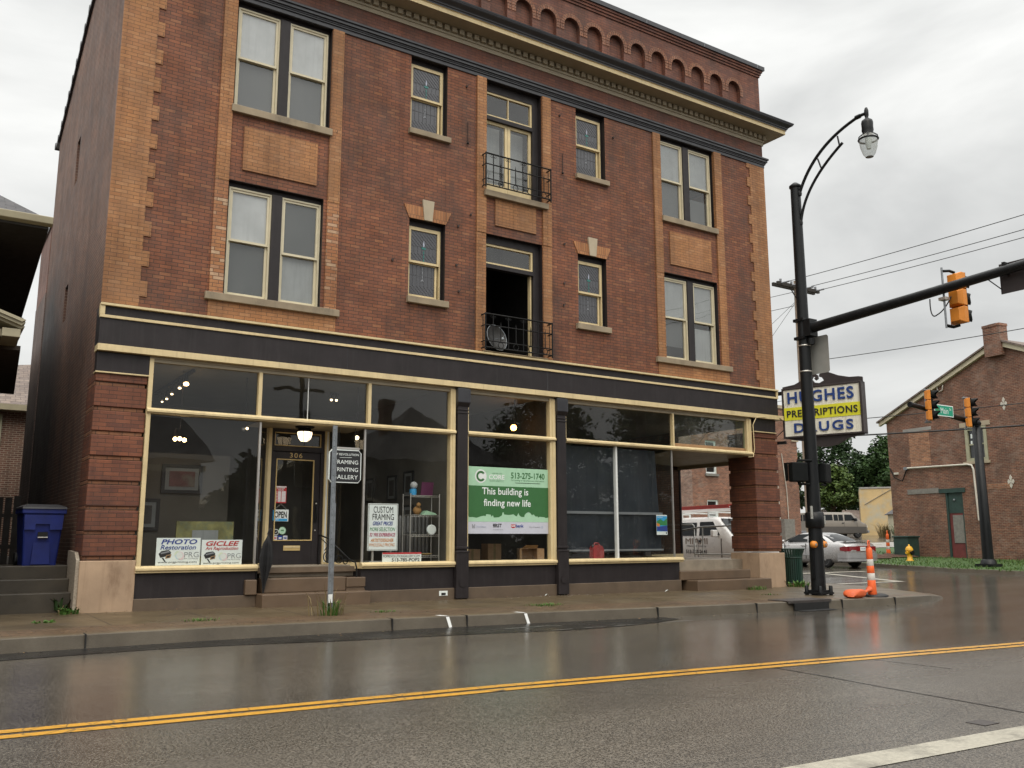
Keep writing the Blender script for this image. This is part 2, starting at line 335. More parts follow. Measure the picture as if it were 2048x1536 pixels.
M['chan_orange'] = pm('fluorescent_orange_plastic', (.85, .145, .035), .45, .08, 6)
M['bag_orange'] = pm('orange_sandbag_cloth', (.62, .11, .03), .6, .12, 5, .5, 14)
M['reflect'] = pm('white_reflective_band', (.62, .60, .55), .45, .12, 10)
M['rubber'] = pm('black_rubber', (.012, .012, .012), .6, .2)
M['bin_blue'] = pm('blue_bin_plastic', (.008, .020, .16), .48, .25, 3, stain=(.03, .04, .12))
M['bin_lid'] = pm('grey_bin_lid', (.035, .035, .04), .4, .15)
M['can_green'] = pm('green_slat_metal', (.008, .035, .024), .4, .15)
M['signal_orange'] = pm('signal_yellow_paint', (.68, .235, .025), .5, .1, 3, stain=(.42, .13, .015))
M['signal_black'] = pm('signal_visor_black', (.006, .007, .007), .65, .2, spec=.15)
M['hyd'] = pm('hydrant_yellow', (.70, .36, .02), .45, .1)
M['cast'] = pm('cast_iron', (.045, .038, .035), .5, .25, 8, .3, 40)
M['van_white'] = pm('van_white_paint', (.70, .69, .66), .3, .03, 2, coat=.6)
M['van_beige'] = pm('van_beige_paint', (.20, .175, .145), .35, .04, 2, coat=.3)
M['van_brown'] = pm('van_brown_lower', (.07, .062, .054), .45, .06, 2, coat=.1)
M['car_silver'] = pm('car_silver_paint', (.40, .39, .385), .28, .03, 2, metal=.5, coat=.6)
M['bumper_silver'] = pm('car_lower_silver', (.36, .36, .37), .35, .05, 2, metal=.3, coat=.3)
M['tyre'] = pm('tyre_rubber', (.012, .012, .013), .65, .2)
M['rim'] = pm('alloy_rim', (.42, .42, .43), .3, .1, 6, metal=.8)
M['tail'] = pm('red_tail_lens', (.20, .008, .014), .2, .1, coat=.8)
M['lens_dark'] = pm('dark_lens', (.02, .01, .01), .2, .1)
M['ladder_red'] = pm('red_ladder', (.42, .04, .03), .5, .12)
M['umb'] = pm('black_umbrella_cloth', (.008, .008, .009), .7, .2, 6)
M['sign_pan'] = pm('ribbed_sign_panel', (.80, .78, .68), .5, .05, 3, streak=(.40, .36, .28))
M['sign_pan_y'] = pm('ribbed_yellow_panel', (.72, .70, .03), .5, .04, 3)
M['sign_blue'] = flat('sign_letter_blue', (.010, .045, .21)); M['sign_brown'] = pm('sign_frame_brown', (.03, .022, .022), .5, .2)
M['alum_back'] = pm('bare_aluminium', (.40, .40, .37), .45, .06, 5, metal=.3)
M['window_black'] = pm('dark_window', (.01, .012, .013), .08, .1, spec=.8, coat=.6)
M['boarding'] = pm('grey_boarding', (.20, .19, .17), .8, .2, 8)
M['green_paint'] = pm('dark_green_paint', (.022, .05, .042), .55, .2, 4)
M['red_paint'] = pm('faded_red_paint', (.15, .032, .03), .6, .2, 4)
M['olive_paint'] = pm('olive_window_paint', (.36, .35, .24), .6, .1, 4)
M['pipe_white'] = pm('white_pipe', (.55, .52, .45), .5, .1)
M['ochre'] = flat('ochre_board', (.20, .15, .06), .7, .2)

# ------------------------------------------------------------------ mesh building helpers
OFF = {}                                   # thing name -> world offset taken off its parts' vertices
def top_of(o):
    while o.parent: o = o.parent
    return o
def bez(p0, p1, p2, n=10):
    p0, p1, p2 = Vector(p0), Vector(p1), Vector(p2)
    return [p0*(1-t)**2 + p1*2*t*(1-t) + p2*t*t for t in (i/n for i in range(n+1))]
class MB:
    def __init__(s): s.v = []; s.f = []; s.mi = []; s.sm = []; s.mats = []
    def m(s, mat):
        mat = M[mat] if isinstance(mat, str) else mat
        if mat not in s.mats: s.mats.append(mat)
        return s.mats.index(mat)
    def face(s, pts, mat, smooth=False):
        n = len(s.v); s.v += [tuple(p) for p in pts]; s.f.append(tuple(range(n, n+len(pts)))); s.mi.append(s.m(mat)); s.sm.append(smooth); return s
    def raw(s, v, f, mat, smooth=False):
        n = len(s.v); s.v += [tuple(p) for p in v]; k = s.m(mat)
        for q in f: s.f.append(tuple(i+n for i in q)); s.mi.append(k); s.sm.append(smooth)
        return s
    def box(s, x0, x1, y0, y1, z0, z1, mat):
        v = [(x, y, z) for z in (z0, z1) for y in (y0, y1) for x in (x0, x1)]
        return s.raw(v, [(0, 2, 3, 1), (4, 5, 7, 6), (0, 1, 5, 4), (2, 6, 7, 3), (0, 4, 6, 2), (1, 3, 7, 5)], mat)
    def prism(s, pts, ax, a0, a1, mat, smooth=False):
        """2-D outline swept along an axis. ax 'x': pts are (y,z); 'y': (x,z); 'z': (x,y)."""
        f = {'x': lambda p, a: (a, p[0], p[1]), 'y': lambda p, a: (p[0], a, p[1]), 'z': lambda p, a: (p[0], p[1], a)}[ax]
        n = len(pts)
        s.raw([f(p, a0) for p in pts]+[f(p, a1) for p in pts], [tuple(range(n))[::-1], tuple(range(n, 2*n))], mat)
        v = [f(p, a0) for p in pts]+[f(p, a1) for p in pts]
        return s.raw(v, [(i, (i+1) % n, n+(i+1) % n, n+i) for i in range(n)], mat, smooth)
    def beam(s, a, b, w, h, mat, up=(0, 0, 1)):
        a, b = Vector(a), Vector(b); d = (b-a).normalized(); sd_ = d.cross(Vector(up))
        if sd_.length < 1e-4: sd_ = Vector((1, 0, 0))
        sd_.normalize(); u = sd_.cross(d)
        v = [p+sd_*(i*w/2)+u*(j*h/2) for p in (a, b) for i, j in ((-1, -1), (1, -1), (1, 1), (-1, 1))]
        return s.raw(v, [(3, 2, 1, 0), (4, 5, 6, 7), (0, 1, 5, 4), (1, 2, 6, 5), (2, 3, 7, 6), (3, 0, 4, 7)], mat)
    def tube(s, path, r, mat, n=8, closed=False, cap=True):
        P = [Vector(p) for p in path]; rs = r if isinstance(r, (list, tuple)) else [r]*len(P)
        v = []; prev = None; k = len(P)
        for i, p in enumerate(P):
            d = (P[(i+1) % k]-P[i-1]) if closed else (P[min(i+1, k-1)]-P[max(i-1, 0)])
            d.normalize()
            if prev is None:
                a = d.cross(Vector((0, 0, 1)))
                if a.length < .05: a = d.cross(Vector((1, 0, 0)))
            else: a = prev - d*prev.dot(d)
            a.normalize(); prev = a; b = d.cross(a)
            v += [p+(a*math.cos(t)+b*math.sin(t))*rs[i] for t in (2*math.pi*j/n for j in range(n))]
        f = [(i*n+j, i*n+(j+1) % n, ((i+1) % k)*n+(j+1) % n, ((i+1) % k)*n+j) for i in range(k if closed else k-1) for j in range(n)]
        s.raw(v, f, mat, True)
        if cap and not closed:
            s.face(v[:n][::-1], mat); s.face(v[-n:], mat)
        return s
    def lathe(s, c, prof, mat, n=16, axis='z', smooth=True, a0=0, a1=2*math.pi):
        full = abs(a1-a0-2*math.pi) < 1e-6; k = n if full else n+1
        c = Vector(c); v = []
        for r, h in prof:
            for j in range(k):
                t = a0+(a1-a0)*j/n
                x, y = r*math.cos(t), r*math.sin(t)
                v.append(c+Vector({'z': (x, y, h), 'y': (x, h, y), 'x': (h, x, y)}[axis]))
        f = [(i*k+j, i*k+(j+1) % k, (i+1)*k+(j+1) % k, (i+1)*k+j) for i in range(len(prof)-1) for j in range(n)]
        s.raw(v, f, mat, smooth)
        if full:
            for i, o in ((0, -1), (len(prof)-1, 1)):
                if prof[i][0] > 1e-4: s.face(v[i*k:(i+1)*k][::o], mat)
        return s
    def ball(s, c, r, mat, n=10, sc_=(1, 1, 1)):
        c = Vector(c); v = []; k = n
        for i in range(n//2+1):
            a = math.pi*i/(n//2)
            for j in range(k):
                t = 2*math.pi*j/k
                v.append(c+Vector((r*sc_[0]*math.sin(a)*math.cos(t), r*sc_[1]*math.sin(a)*math.sin(t), r*sc_[2]*math.cos(a))))
        return s.raw(v, [(i*k+j, (i+1)*k+j, (i+1)*k+(j+1) % k, i*k+(j+1) % k) for i in range(n//2) for j in range(k)], mat, True)
    def loft(s, secs, mat, smooth=True, caps=True, closed=True):
        n = len(secs[0]); v = [p for q in secs for p in q]; m_ = n if closed else n-1
        s.raw(v, [(i*n+j, i*n+(j+1) % n, (i+1)*n+(j+1) % n, (i+1)*n+j) for i in range(len(secs)-1) for j in range(m_)], mat, smooth)
        if caps: s.face(secs[0][::-1], mat); s.face(secs[-1], mat)
        return s
    def text(s, txt, u0, u1, v0, v1, fn, mat, bold=0.0, shear=0.0, ext=0.0, keep=False, align='l', spacing=1.0):
        """Lettering fitted to the rectangle u0..u1, v0..v1 of a surface; fn(u,v,w) gives the point in space (w: thickness)."""
        V, F = text_mesh(txt, bold, shear, ext > 0, spacing)
        xs = [p[0] for p in V]; ys = [p[1] for p in V]; a, b, c, d = min(xs), max(xs), min(ys), max(ys)
        sx = (u1-u0)/(b-a); sy = (v1-v0)/(d-c)
        if keep: sx = sx/abs(sx)*min(abs(sx), abs(sy)); 
        sh = 0
        w = (b-a)*sx
        if keep and align == 'c': sh = ((u1-u0)-w)/2
        s.raw([fn(u0+sh+(p[0]-a)*sx, v0+(p[1]-c)*sy, (ext if p[2] > 0 else 0)+.003) for p in V], F, mat); return s
    def xf(s, k, mat4):
        for i in range(k, len(s.v)): s.v[i] = tuple(mat4 @ Vector(s.v[i]))
        return s
    def build(s, name, parent=None, loc=None, bevel=0, world=True, rotz=0):
        off = Vector((0, 0, 0))
        if parent is not None: off = OFF.get(top_of(parent).name, off)
        elif loc is not None and world: off = Vector(loc)
        me = bpy.data.meshes.new(name)
        me.from_pydata([tuple(Vector(p)-off) for p in s.v], [], s.f)
        for m_ in s.mats: me.materials.append(m_)
        me.polygons.foreach_set('material_index', s.mi); me.polygons.foreach_set('use_smooth', s.sm)
        me.update()
        o = bpy.data.objects.new(name, me); COL.objects.link(o)
        if parent is not None: o.parent = parent
        elif loc is not None: o.location = loc; o.rotation_euler = (0, 0, rotz)
        if parent is None and loc is not None and world: OFF[o.name] = Vector(loc)
        if bevel:
            b = o.modifiers.new('bevel', 'BEVEL'); b.width = bevel; b.segments = 2; b.limit_method = 'ANGLE'; b.angle_limit = R(40)
        return o
def recalc(o):
    bm = bmesh.new(); bm.from_mesh(o.data); bmesh.ops.remove_doubles(bm, verts=bm.verts, dist=1e-4)
    bmesh.ops.recalc_face_normals(bm, faces=bm.faces); bm.to_mesh(o.data); bm.free(); return o
_TXT = {}
def text_mesh(txt, bold, shear, solid, spacing=1.0):
    bold = min(bold, 0 if set(txt) & set('MW') else .022)      # heavier outlines close up the counters
    k = (txt, bold, shear, solid, spacing)
    if k in _TXT: return _TXT[k]
    cu = bpy.data.curves.new('lettering', 'FONT'); cu.body = txt; cu.size = 1; cu.offset = bold; cu.shear = shear; cu.resolution_u = 3
    cu.space_character = spacing
    if solid: cu.extrude = .5
    o = bpy.data.objects.new('lettering', cu); COL.objects.link(o)
    bpy.context.view_layer.update()
    me = bpy.data.meshes.new_from_object(o.evaluated_get(bpy.context.evaluated_depsgraph_get()))
    r = ([tuple(v.co) for v in me.vertices], [tuple(p.vertices) for p in me.polygons])
    bpy.data.objects.remove(o); bpy.data.curves.remove(cu); bpy.data.meshes.remove(me)
    _TXT[k] = r; return r
def tag(o, label=None, cat=None, group=None, kind=None):
    for k, v in (('label', label), ('category', cat), ('group', group), ('kind', kind)):
        if v: o[k] = v
    return o
def thing(name, label, cat, loc=(0, 0, 0), rotz=0, group=None, world=True):
    o = bpy.data.objects.new(name, None); COL.objects.link(o); o.empty_display_size = .2
    o.location = loc; o.rotation_euler = (0, 0, rotz)
    OFF[o.name] = Vector(loc) if world else Vector((0, 0, 0))
    return tag(o, label, cat, group)
def kids(o): return [c for c in bpy.data.objects if c.parent == o]
def dup(root, loc, rotz=0, label=None, group=None):
    r = root.copy(); COL.objects.link(r); r.location = loc; r.rotation_euler = (0, 0, rotz)
    if label: r['label'] = label
    if group: r['group'] = group
    for ch in kids(root):
        c = ch.copy(); COL.objects.link(c); c.parent = r
        for g in kids(ch):
            d = g.copy(); COL.objects.link(d); d.parent = c
    return r
def FY(y): return lambda u, v, w=0: (u, y-w, v)                 # a surface facing the street (-y)
def boolean_cut(o, cutter_mb):
    c = cutter_mb.build('cutter')
    recalc(o); recalc(c)
    b = o.modifiers.new('cut', 'BOOLEAN'); b.operation = 'DIFFERENCE'; b.object = c; b.solver = 'EXACT'
    bpy.context.view_layer.update()
    me = bpy.data.meshes.new_from_object(o.evaluated_get(bpy.context.evaluated_depsgraph_get()))
    o.modifiers.clear(); o.data = me; bpy.data.objects.remove(c); return o
def gz(x, y):
    x = min(x, 90); y = min(y, 60)
    b = -.15-.005*(x-5) if x <= 20 else -.225+.017*(x-20)
    k = min(1, max(0, (x-20)/8))
    return min(b+.012*max(y, 0)*k+.02*max(y-12, 0)*k, 2.2)
def zs(x): return max(.062-.005*(x-5), gz(x, 0)+.10) if x < 60 else .9     # pavement height
def lerp(tab, x):
    if x <= tab[0][0]: return tab[0][1]
    for (a, b), (c, d) in zip(tab, tab[1:]):
        if x <= c: return b+(d-b)*(x-a)/(c-a)
    return tab[-1][1]
def wall(mb, x0, x1, z0, z1, y, mat, holes=(), reveal=.25, rmat=None, top=None):
    """A street-facing wall skin with openings and their reveals. holes: (x0,x1,z0,z1[,reveal material])."""
    xs = sorted({x0, x1, *[h[0] for h in holes], *[h[1] for h in holes]}); zz = sorted({z0, z1, *[h[2] for h in holes], *[h[3] for h in holes]})
    for a, b in zip(xs, xs[1:]):
        for c, d in zip(zz, zz[1:]):
            cx, cz = (a+b)/2, (c+d)/2
            if any(h[0] < cx < h[1] and h[2] < cz < h[3] for h in holes): continue
            mb.face([(a, y, c), (b, y, c), (b, y, d), (a, y, d)], mat)
    for h in holes:
        a, b, c, d = h[:4]; m_ = h[4] if len(h) > 4 else (rmat or mat); r = y+reveal
        for q in (((a, c), (a, d)), ((b, d), (b, c)), ((a, d), (b, d)), ((b, c), (a, c))):
            (p0, p1) = q; mb.face([(p0[0], y, p0[1]), (p1[0], y, p1[1]), (p1[0], r, p1[1]), (p0[0], r, p0[1])], m_)
    return mb
def leaf_cloud(mb, blobs, n, size, mat, seed=1, flat=.5):
    rnd = random.Random(seed); tot = sum(b[3]*b[4]*b[5] for b in blobs)
    for (cx, cy, cz, rx, ry, rz) in blobs:
        # each blob is broken into leafy clumps near its surface
        cl = []
        for _ in range(max(5, int(16*(rx*ry*rz/tot)**.4*len(blobs)**.5))):
            u = Vector((rnd.gauss(0, 1), rnd.gauss(0, 1), rnd.gauss(0, 1))).normalized()*rnd.uniform(.55, 1.0)
            cl.append((cx+u.x*rx, cy+u.y*ry, cz+u.z*rz, rnd.uniform(.22, .45)))
        for _ in range(int(n*rx*ry*rz/tot)):
            q = rnd.choice(cl)
            if rnd.random() < .12: p = Vector((cx+rnd.uniform(-.6, .6)*rx, cy+rnd.uniform(-.6, .6)*ry, cz+rnd.uniform(-.6, .6)*rz))
            else:
                u = Vector((rnd.gauss(0, 1), rnd.gauss(0, 1), rnd.gauss(0, .8)))*.55
                p = Vector((q[0]+u.x*rx*q[3], q[1]+u.y*ry*q[3], q[2]+u.z*rz*q[3]))
            a = Vector((rnd.gauss(0, 1), rnd.gauss(0, 1), rnd.gauss(0, .6))).normalized()
            b = a.cross(Vector((rnd.gauss(0, 1), rnd.gauss(0, 1), rnd.gauss(0, 1)))).normalized()
            k = size*rnd.uniform(.6, 1.4)
            mb.face([p-a*k, p-b*k*.5, p+a*k, p+b*k*.5], mat)
    return mb

# ------------------------------------------------------------------ the setting
def strip(name, rows, mat, kind='structure', smooth=False):
    """rows: list of stations, each a list of points across; one sheet."""
    mb = MB(); n = len(rows[0]); v = [p for r in rows for p in r]
    mb.raw(v, [(i*n+j, i*n+j+1, (i+1)*n+j+1, (i+1)*n+j) for i in range(len(rows)-1) for j in range(n-1)], mat, smooth)
    return tag(mb.build(name), kind=kind)
_gx = [-600, -300, -150, -80, -40]+[-30+i*1.5 for i in range(87)]+[110, 150, 250, 400, 700]
_gy = [-600, -300, -120, -60, -40]+[-30+i*1.5 for i in range(62)]+[75, 100, 150, 250, 400, 700]
strip('road', [[(x, y, gz(x, y)) for y in _gy] for x in _gx], 'asphalt')
KERB = [(-40, -3.7), (-20, -3.7), (-5, -3.7), (0, -3.72), (3, -3.72), (5.7, -3.52), (9, -3.55), (11.2, -3.68), (14, -3.9), (16.7, -4.1), (19.2, -4.2), (21, -4.3), (22.2, -4.25), (23.2, -3.9), (24.0, -3.1), (24.6, -2.0), (25.0, -.6), (25.3, 1.2), (25.8, 5), (26.6, 12), (28, 24), (30, 40)]
def densify(pl, step=.8):
    out = []
    for a, b in zip(pl, pl[1:]):
        n = max(1, int((Vector(b)-Vector(a)).length/step))
        out += [tuple(Vector(a)+(Vector(b)-Vector(a))*i/n) for i in range(n)]
    return out+[pl[-1]]
def normals(pl):
    r = []
    for i in range(len(pl)):
        d = Vector(pl[min(i+1, len(pl)-1)])-Vector(pl[max(i-1, 0)]); d.normalize(); r.append(Vector((-d.y, d.x)))
    return r
kp = densify(KERB); kn = normals(kp)
PAVE = [(-40, .95), (4, .85), (7, 1.05), (10.7, 1.25), (14.9, 1.0), (17, .6), (19, .35), (20.5, .25)]
kr, pr_, wr = [], [], []
for i, (p, n) in enumerate(zip(kp, kn)):
    p = Vector(p); x = p.x; t = zs(x)-.03
    drop = .0
    if 22.6 < x < 24.8 and p.y < -.8: drop = .07          # dropped kerb at the corner crossing
    d = lerp(PAVE, x) if p.y < -4.0 or x < 21 else .25
    a = p+n*.17; b = p+n*(.17+d); bt = p-n*.035
    kr.append([(bt.x, bt.y, gz(x, p.y)-.03), (p.x, p.y, t-drop-.012), (p.x+n.x*.02, p.y+n.y*.02, t-drop), (a.x, a.y, t-drop*.8+.004)])
    pr_.append([(a.x, a.y, t-drop*.8), (b.x, b.y, t+.008-drop*.4)])
    q = Vector((min(x, 21.6), 4.0)) if x < 24.5 else Vector((21.8, max(4.0, p.y)))
    wr.append([(b.x, b.y, t+.008-drop*.4)]+[(*(b+(q-b)*k), (t+.008)*(1-k)+zs(min(x, 22))*k) for k in (.25, .6, 1)])
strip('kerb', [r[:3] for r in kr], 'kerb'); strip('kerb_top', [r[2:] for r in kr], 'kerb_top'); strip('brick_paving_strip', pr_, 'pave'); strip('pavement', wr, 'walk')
jm = MB()                                              # joints and chips in the kerb stones
for jx in (4.05, 8.55, 9.9, 13.9, 16.4, 18.95, 20.7):
    y = lerp(KERB[:13], jx)
    jm.box(jx-.008, jx+.008, y-.042, y+.175, gz(jx, 0)-.02, zs(jx)-.024, 'black')
tag(jm.build('kerb_joint'), kind='structure')
pw = [(-40, .8), (3, .75), (5, .65), (7.2, 1.05), (11.5, 1.4), (13.2, .9), (14.5, .25)]
strip('asphalt_patch', [[(p[0], p[1]-.04, gz(*p)+.004), (p[0], p[1]-lerp(pw, p[0]), gz(*p)+.004)] for p in kp if p[0] < 14.6], 'patch')
def band(name, pl, w, mat, dz=.005, kind='structure', step=.6):
    q = densify(pl, step); nn = normals(q)
    return strip(name, [[(p[0]+n.x*o, p[1]+n.y*o, gz(p[0], p[1])+dz) for o in (-w/2, w/2)] for p, n in zip(q, nn)], mat, kind)
YL = [(-40, -8.9), (2.7, -9.16), (7, -9.32), (11.6, -9.70), (15, -10.0), (20, -10.4)]
band('yellow_centre_line', [(x, y+.105) for x, y in YL], .125, 'yellow_line'); band('yellow_centre_line', [(x, y-.105) for x, y in YL], .125, 'yellow_line')
band('white_edge_line', [(-6, -12.75), (4, -12.98), (6.8, -13.06), (9.2, -13.17), (16, -13.5)], .275, 'white_line')
band('white_stop_line', [(26.3, 6.1), (32.2, 4.7)], .45, 'white_line'); band('white_crossing_line', [(30.0, 4.9), (28.2, .6)], .3, 'white_line'); band('white_crossing_line', [(28.3, .55), (25.6, 1.2)], .3, 'white_line')
band('road_seam', [(10.36, -9.4), (10.33, -9.9), (10.27, -10.5), (10.15, -11.3), (10.05, -12.2), (9.93, -13)], .03, 'patch', .003); band('road_seam', [(11.93, -9.6), (11.97, -10.9)], .02, 'patch', .003)
# surveyors' white paint ticks on kerb and gutter
mk = MB()
for jx, dx in ((9.55, .10), (11.05, .18)):
    y = lerp(KERB[:13], jx); zt = zs(jx)-.03
    mk.face([(jx-.13, y+.2, zt+.008), (jx-.03, y+.2, zt+.008), (jx+.03, y+.01, zt+.004), (jx-.03, y+.01, zt+.004)], 'fresh_white')
    mk.face([(jx-.03, y-.006, zt-.008), (jx+.03, y-.006, zt-.008), (jx+.07, y-.043, gz(jx, y)+.004), (jx+.01, y-.043, gz(jx, y)+.004)], 'fresh_white')
tag(mk.build('kerb_paint_mark'), kind='structure')
band('gutter_paint_mark', [(10.2, -4.35), (11.1, -4.25), (11.3, -4.4)], .03, 'worn_white', .008); 
for a, b in (((10.7, -4.95), (11.15, -4.9)), ((11.4, -4.88), (11.9, -4.84)), ((12.1, -4.85), (12.7, -4.82)), ((13.2, -4.8), (14.0, -4.75))): band('gutter_paint_mark', [a, b], .025, 'worn_white', .008)
FK = [(60, -5.2), (46, -4.6), (39, -4.1), (36, -3.1), (34.5, -1.6), (33.95, 0), (34.05, 2.5), (35.25, 6.4), (36.3, 12), (37.2, 16.6)]
fk = densify(FK); fn = [-n for n in normals(fk)]
strip('far_kerb', [[(p[0]-n.x*.03, p[1]-n.y*.03, gz(*p)-.03), (p[0], p[1], gz(*p)+.13), (p[0]+n.x*.2, p[1]+n.y*.2, gz(*p)+.135)] for p, n in zip(fk, fn)], 'kerb')
lw = []
for p, n in zip(fk, fn):
    a = Vector(p)+n*.2; q = Vector((62, max(-4.5, min(16.6, a.y)))) if a.x < 60 else Vector((62, -4.4))
    lw.append([(*(a+(q-a)*k), gz(*(a+(q-a)*k))+.135-.02*k) for k in (0, .05, .1, .2, .35, .6, 1)])
strip('lawn', lw, 'lawn')
gb = MB(); rr = random.Random(5)
for _ in range(9000):
    p, n = rr.choice(list(zip(fk[12:], fn[12:]))); d = rr.random()**1.6*9+.22
    x, y = p[0]+n.x*d+rr.uniform(-.5, .5), p[1]+n.y*d+rr.uniform(-.5, .5); z = gz(x, y)+.115; h = rr.uniform(.05, .13); w = .022
    a = rr.uniform(0, 6.3); ox, oy = rr.gauss(0, .04), rr.gauss(0, .04)
    gb.face([(x-w*math.cos(a), y-w*math.sin(a), z), (x+w*math.cos(a), y+w*math.sin(a), z), (x+ox, y+oy, z+h)], 'weed' if rr.random() < .3 else 'leaf_light')
tag(gb.build('grass'), 'short green lawn grass on the far corner', 'grass', kind='stuff')
strip('far_pavement', [[(x, 16.7+(x-36)*.02, gz(x, 16.7)+.13), (x, 22.5, gz(x, 22.5)+.06)] for x in range(36, 100, 2)], 'far_walk')
strip('soil', [[(x, 8.7+.3*math.sin(x*3), gz(x, 9)+.17), (x, 9.4, gz(x, 9)+.30+.08*math.sin(x*7)), (x, 10.2, gz(x, 9)+.16)] for x in [38.4+i*.3 for i in range(14)]], 'soil')

# ------------------------------------------------------------------ the corner building
XL, XR = 4.445, 22.114
B = thing('corner_building', 'three storey red brick corner building with tan quoins and dark shopfront', 'building', (13.28, 0, 0))
S3T, S2T, SO3, SO2, O3, O2 = 9.80, 5.91, 10.33, 6.46, 12.11, 8.24
fw_ = MB()
D = 'dark'
holes = [(6.549, 8.51, S2T, O2, D), (6.549, 8.577, S3T, O3, D), (10.496, 11.395, SO2, O2, D), (10.477, 11.415, SO3, O3, D),
         (12.464, 14.06, 5.46, 8.26, D), (12.464, 14.06, 9.29, O3, D), (15.142, 16.043, SO2, O2, D), (15.137, 16.077, SO3, O3, D),
         (17.99, 19.98, S2T, O2, D), (17.98, 20.03, S3T, O3, D)]
wall(fw_, XL, XR, 5.35, 12.2, 0, 'red', holes, .26)
# the corner entrance leaves the right side wall open at street level
for (y0, y1, z0, z1) in ((0, 9.9, 4.6, 12.2), (3.95, 9.9, 0, 4.6)): fw_.face([(XR, y0, z0), (XR, y1, z0), (XR, y1, z1), (XR, y0, z1)], 'red')
fw_.face([(XL, 9.9, 0), (XR, 9.9, 0), (XR, 9.9, 12.3), (XL, 9.9, 12.3)], 'side')
fw_.build('front_wall', B)
sw = MB()
sy = [0.0, .3, 4.67, 9.9]; stop_ = [13.9, 13.9, 13.88, 12.33]
sh = [(5.15, 5.65, 9.55, 10.65), (5.15, 5.65, 6.2, 7.05)]
ys = [0, 5.15, 5.65, 9.9]; zz_ = [0, 6.2, 7.05, 9.55, 10.65, 12.2]
for a, b in zip(ys, ys[1:]):
    for c, d in zip(zz_, zz_[1:]):
        if any(h[0] < (a+b)/2 < h[1] and h[2] < (c+d)/2 < h[3] for h in sh): continue
        sw.face([(XL, a, c), (XL, b, c), (XL, b, d), (XL, a, d)], 'side')
sw.face([(XL, 0, 12.2), (XL, 9.9, 12.2), (XL, 9.9, 12.33), (XL, 4.67, 13.88), (XL, 0, 13.9)], 'side')
for h in sh:
    a, b, c, d = h; X2 = XL+.15
    for p, q in (((a, c), (a, d)), ((b, d), (b, c)), ((a, d), (b, d)), ((b, c), (a, c))): sw.face([(XL, p[0], p[1]), (XL, q[0], q[1]), (X2, q[0], q[1]), (X2, p[0], p[1])], 'side')
sw.build('side_wall', B)
for h in sh:
    w_ = MB(); w_.face([(XL+.15, h[0], h[2]), (XL+.15, h[1], h[2]), (XL+.15, h[1], h[3]), (XL+.15, h[0], h[3])], 'window_black')
    w_.box(XL+.10, XL+.15, (h[0]+h[1])/2-.02, (h[0]+h[1])/2+.02, h[2], h[3], 'dark'); w_.build('slit_window', B)
cp = MB()
for i in range(17):
    y = .3+i*.6; z = lerp(list(zip(sy, stop_)), y); z2 = lerp(list(zip(sy, stop_)), y+.56)
    cp.prism([(y, z-.02), (y+.5, z2-.02), (y+.5, z2+.10), (y, z+.10)], 'x', XL-.06, XL+.35, 'dark2'); cp.tube([(XL-.07, y+.55, z2+.06), (XL+.36, y+.55, z2+.06)], .11, 'dark2', 8)
cp.build('side_coping', B)
def quoin(side):
    q = MB(); H = .574; z = 5.36; k = 0
    while z < 12.12:
        z1 = min(z+H/2, 12.12); w = .74 if k % 2 else .615
        if side == 'l': q.box(XL-.012, XL+w, -.022, .05, z, z1, 'tan')
        else: q.box(XR-w, XR+.012, -.022, .05, z, z1, 'tan')
        z = z1; k += 1
    return q.build('quoin', B)
quoin('l'); quoin('r')
def pil(x0, x1, z0=5.36, z1=12.11, mat='tan', y=-.035): return MB().box(x0, x1, y, .05, z0, z1, mat).build('brick_pilaster', B)
for x0, x1 in ((6.285, 6.545), (8.585, 8.845)): pil(x0, x1, 5.92, 8.2, 'tan_mixed'); pil(x0, x1, 8.2, 12.11, 'tan', -.043)
pil(6.285, 8.845, 5.36, 5.76, 'tan', -.02)
for x0, x1 in ((12.20, 12.455), (14.07, 14.325)): pil(x0, x1, 5.36, 8.25); pil(x0, x1, 8.25, 12.11, 'tan', -.048)
for x0, x1 in ((17.715, 17.98), (20.025, 20.30)): pil(x0, x1, 5.92, 8.2); pil(x0, x1, 8.2, 12.11, 'tan', -.043)
pil(17.715, 20.30, 5.36, 5.76, 'tan', -.02)
def panel(x0, x1, z0, z1): return MB().box(x0, x1, -.03, .05, z0, z1, 'tan').build('brick_panel', B)
panel(6.80, 8.335, 8.49, 9.41); panel(18.24, 19.78, 8.49, 9.41); panel(12.715, 13.875, 8.49, 9.14)
def sill(x0, x1, z0, z1, mat='stone', y=-.09): return MB().box(x0, x1, y, .26, z0, z1, mat).build('stone_sill', B, bevel=.01)
sill(6.52, 8.625, 9.645, 9.797); sill(6.21, 8.906, 5.762, 5.907); sill(17.966, 20.05, 9.645, 9.797); sill(17.63, 20.375, 5.765, 5.907)
sill(10.455, 11.469, 6.312, 6.457); sill(10.43, 11.487, 10.198, 10.327); sill(15.058, 16.117, 6.312, 6.457); sill(15.098, 16.152, 10.198, 10.327)
sill(12.385, 14.192, 9.15, 9.292, y=-.12); sill(12.36, 14.15, 5.44, 5.463, y=-.10)
def flat_arch(x0, x1):
    c = (x0+x1)/2; zb, zt = 8.243, 8.54
    a = MB()
    for sgn in (-1, 1):
        pts = [(c+sgn*.09, zb), (c+sgn*(x1-x0)/2-sgn*(-.01), zb), (c+sgn*((x1-x0)/2+.14), zt), (c+sgn*.13, zt)]
        a.prism(pts, 'y', -.02, .05, 'tan_arch')
    ar = a.build('flat_arch', B)
    k = MB().prism([(c-.10, zb), (c+.10, zb), (c+.145, 8.71), (c-.145, 8.71)], 'y', -.05, .05, 'limestone').build('keystone', ar, bevel=.008)
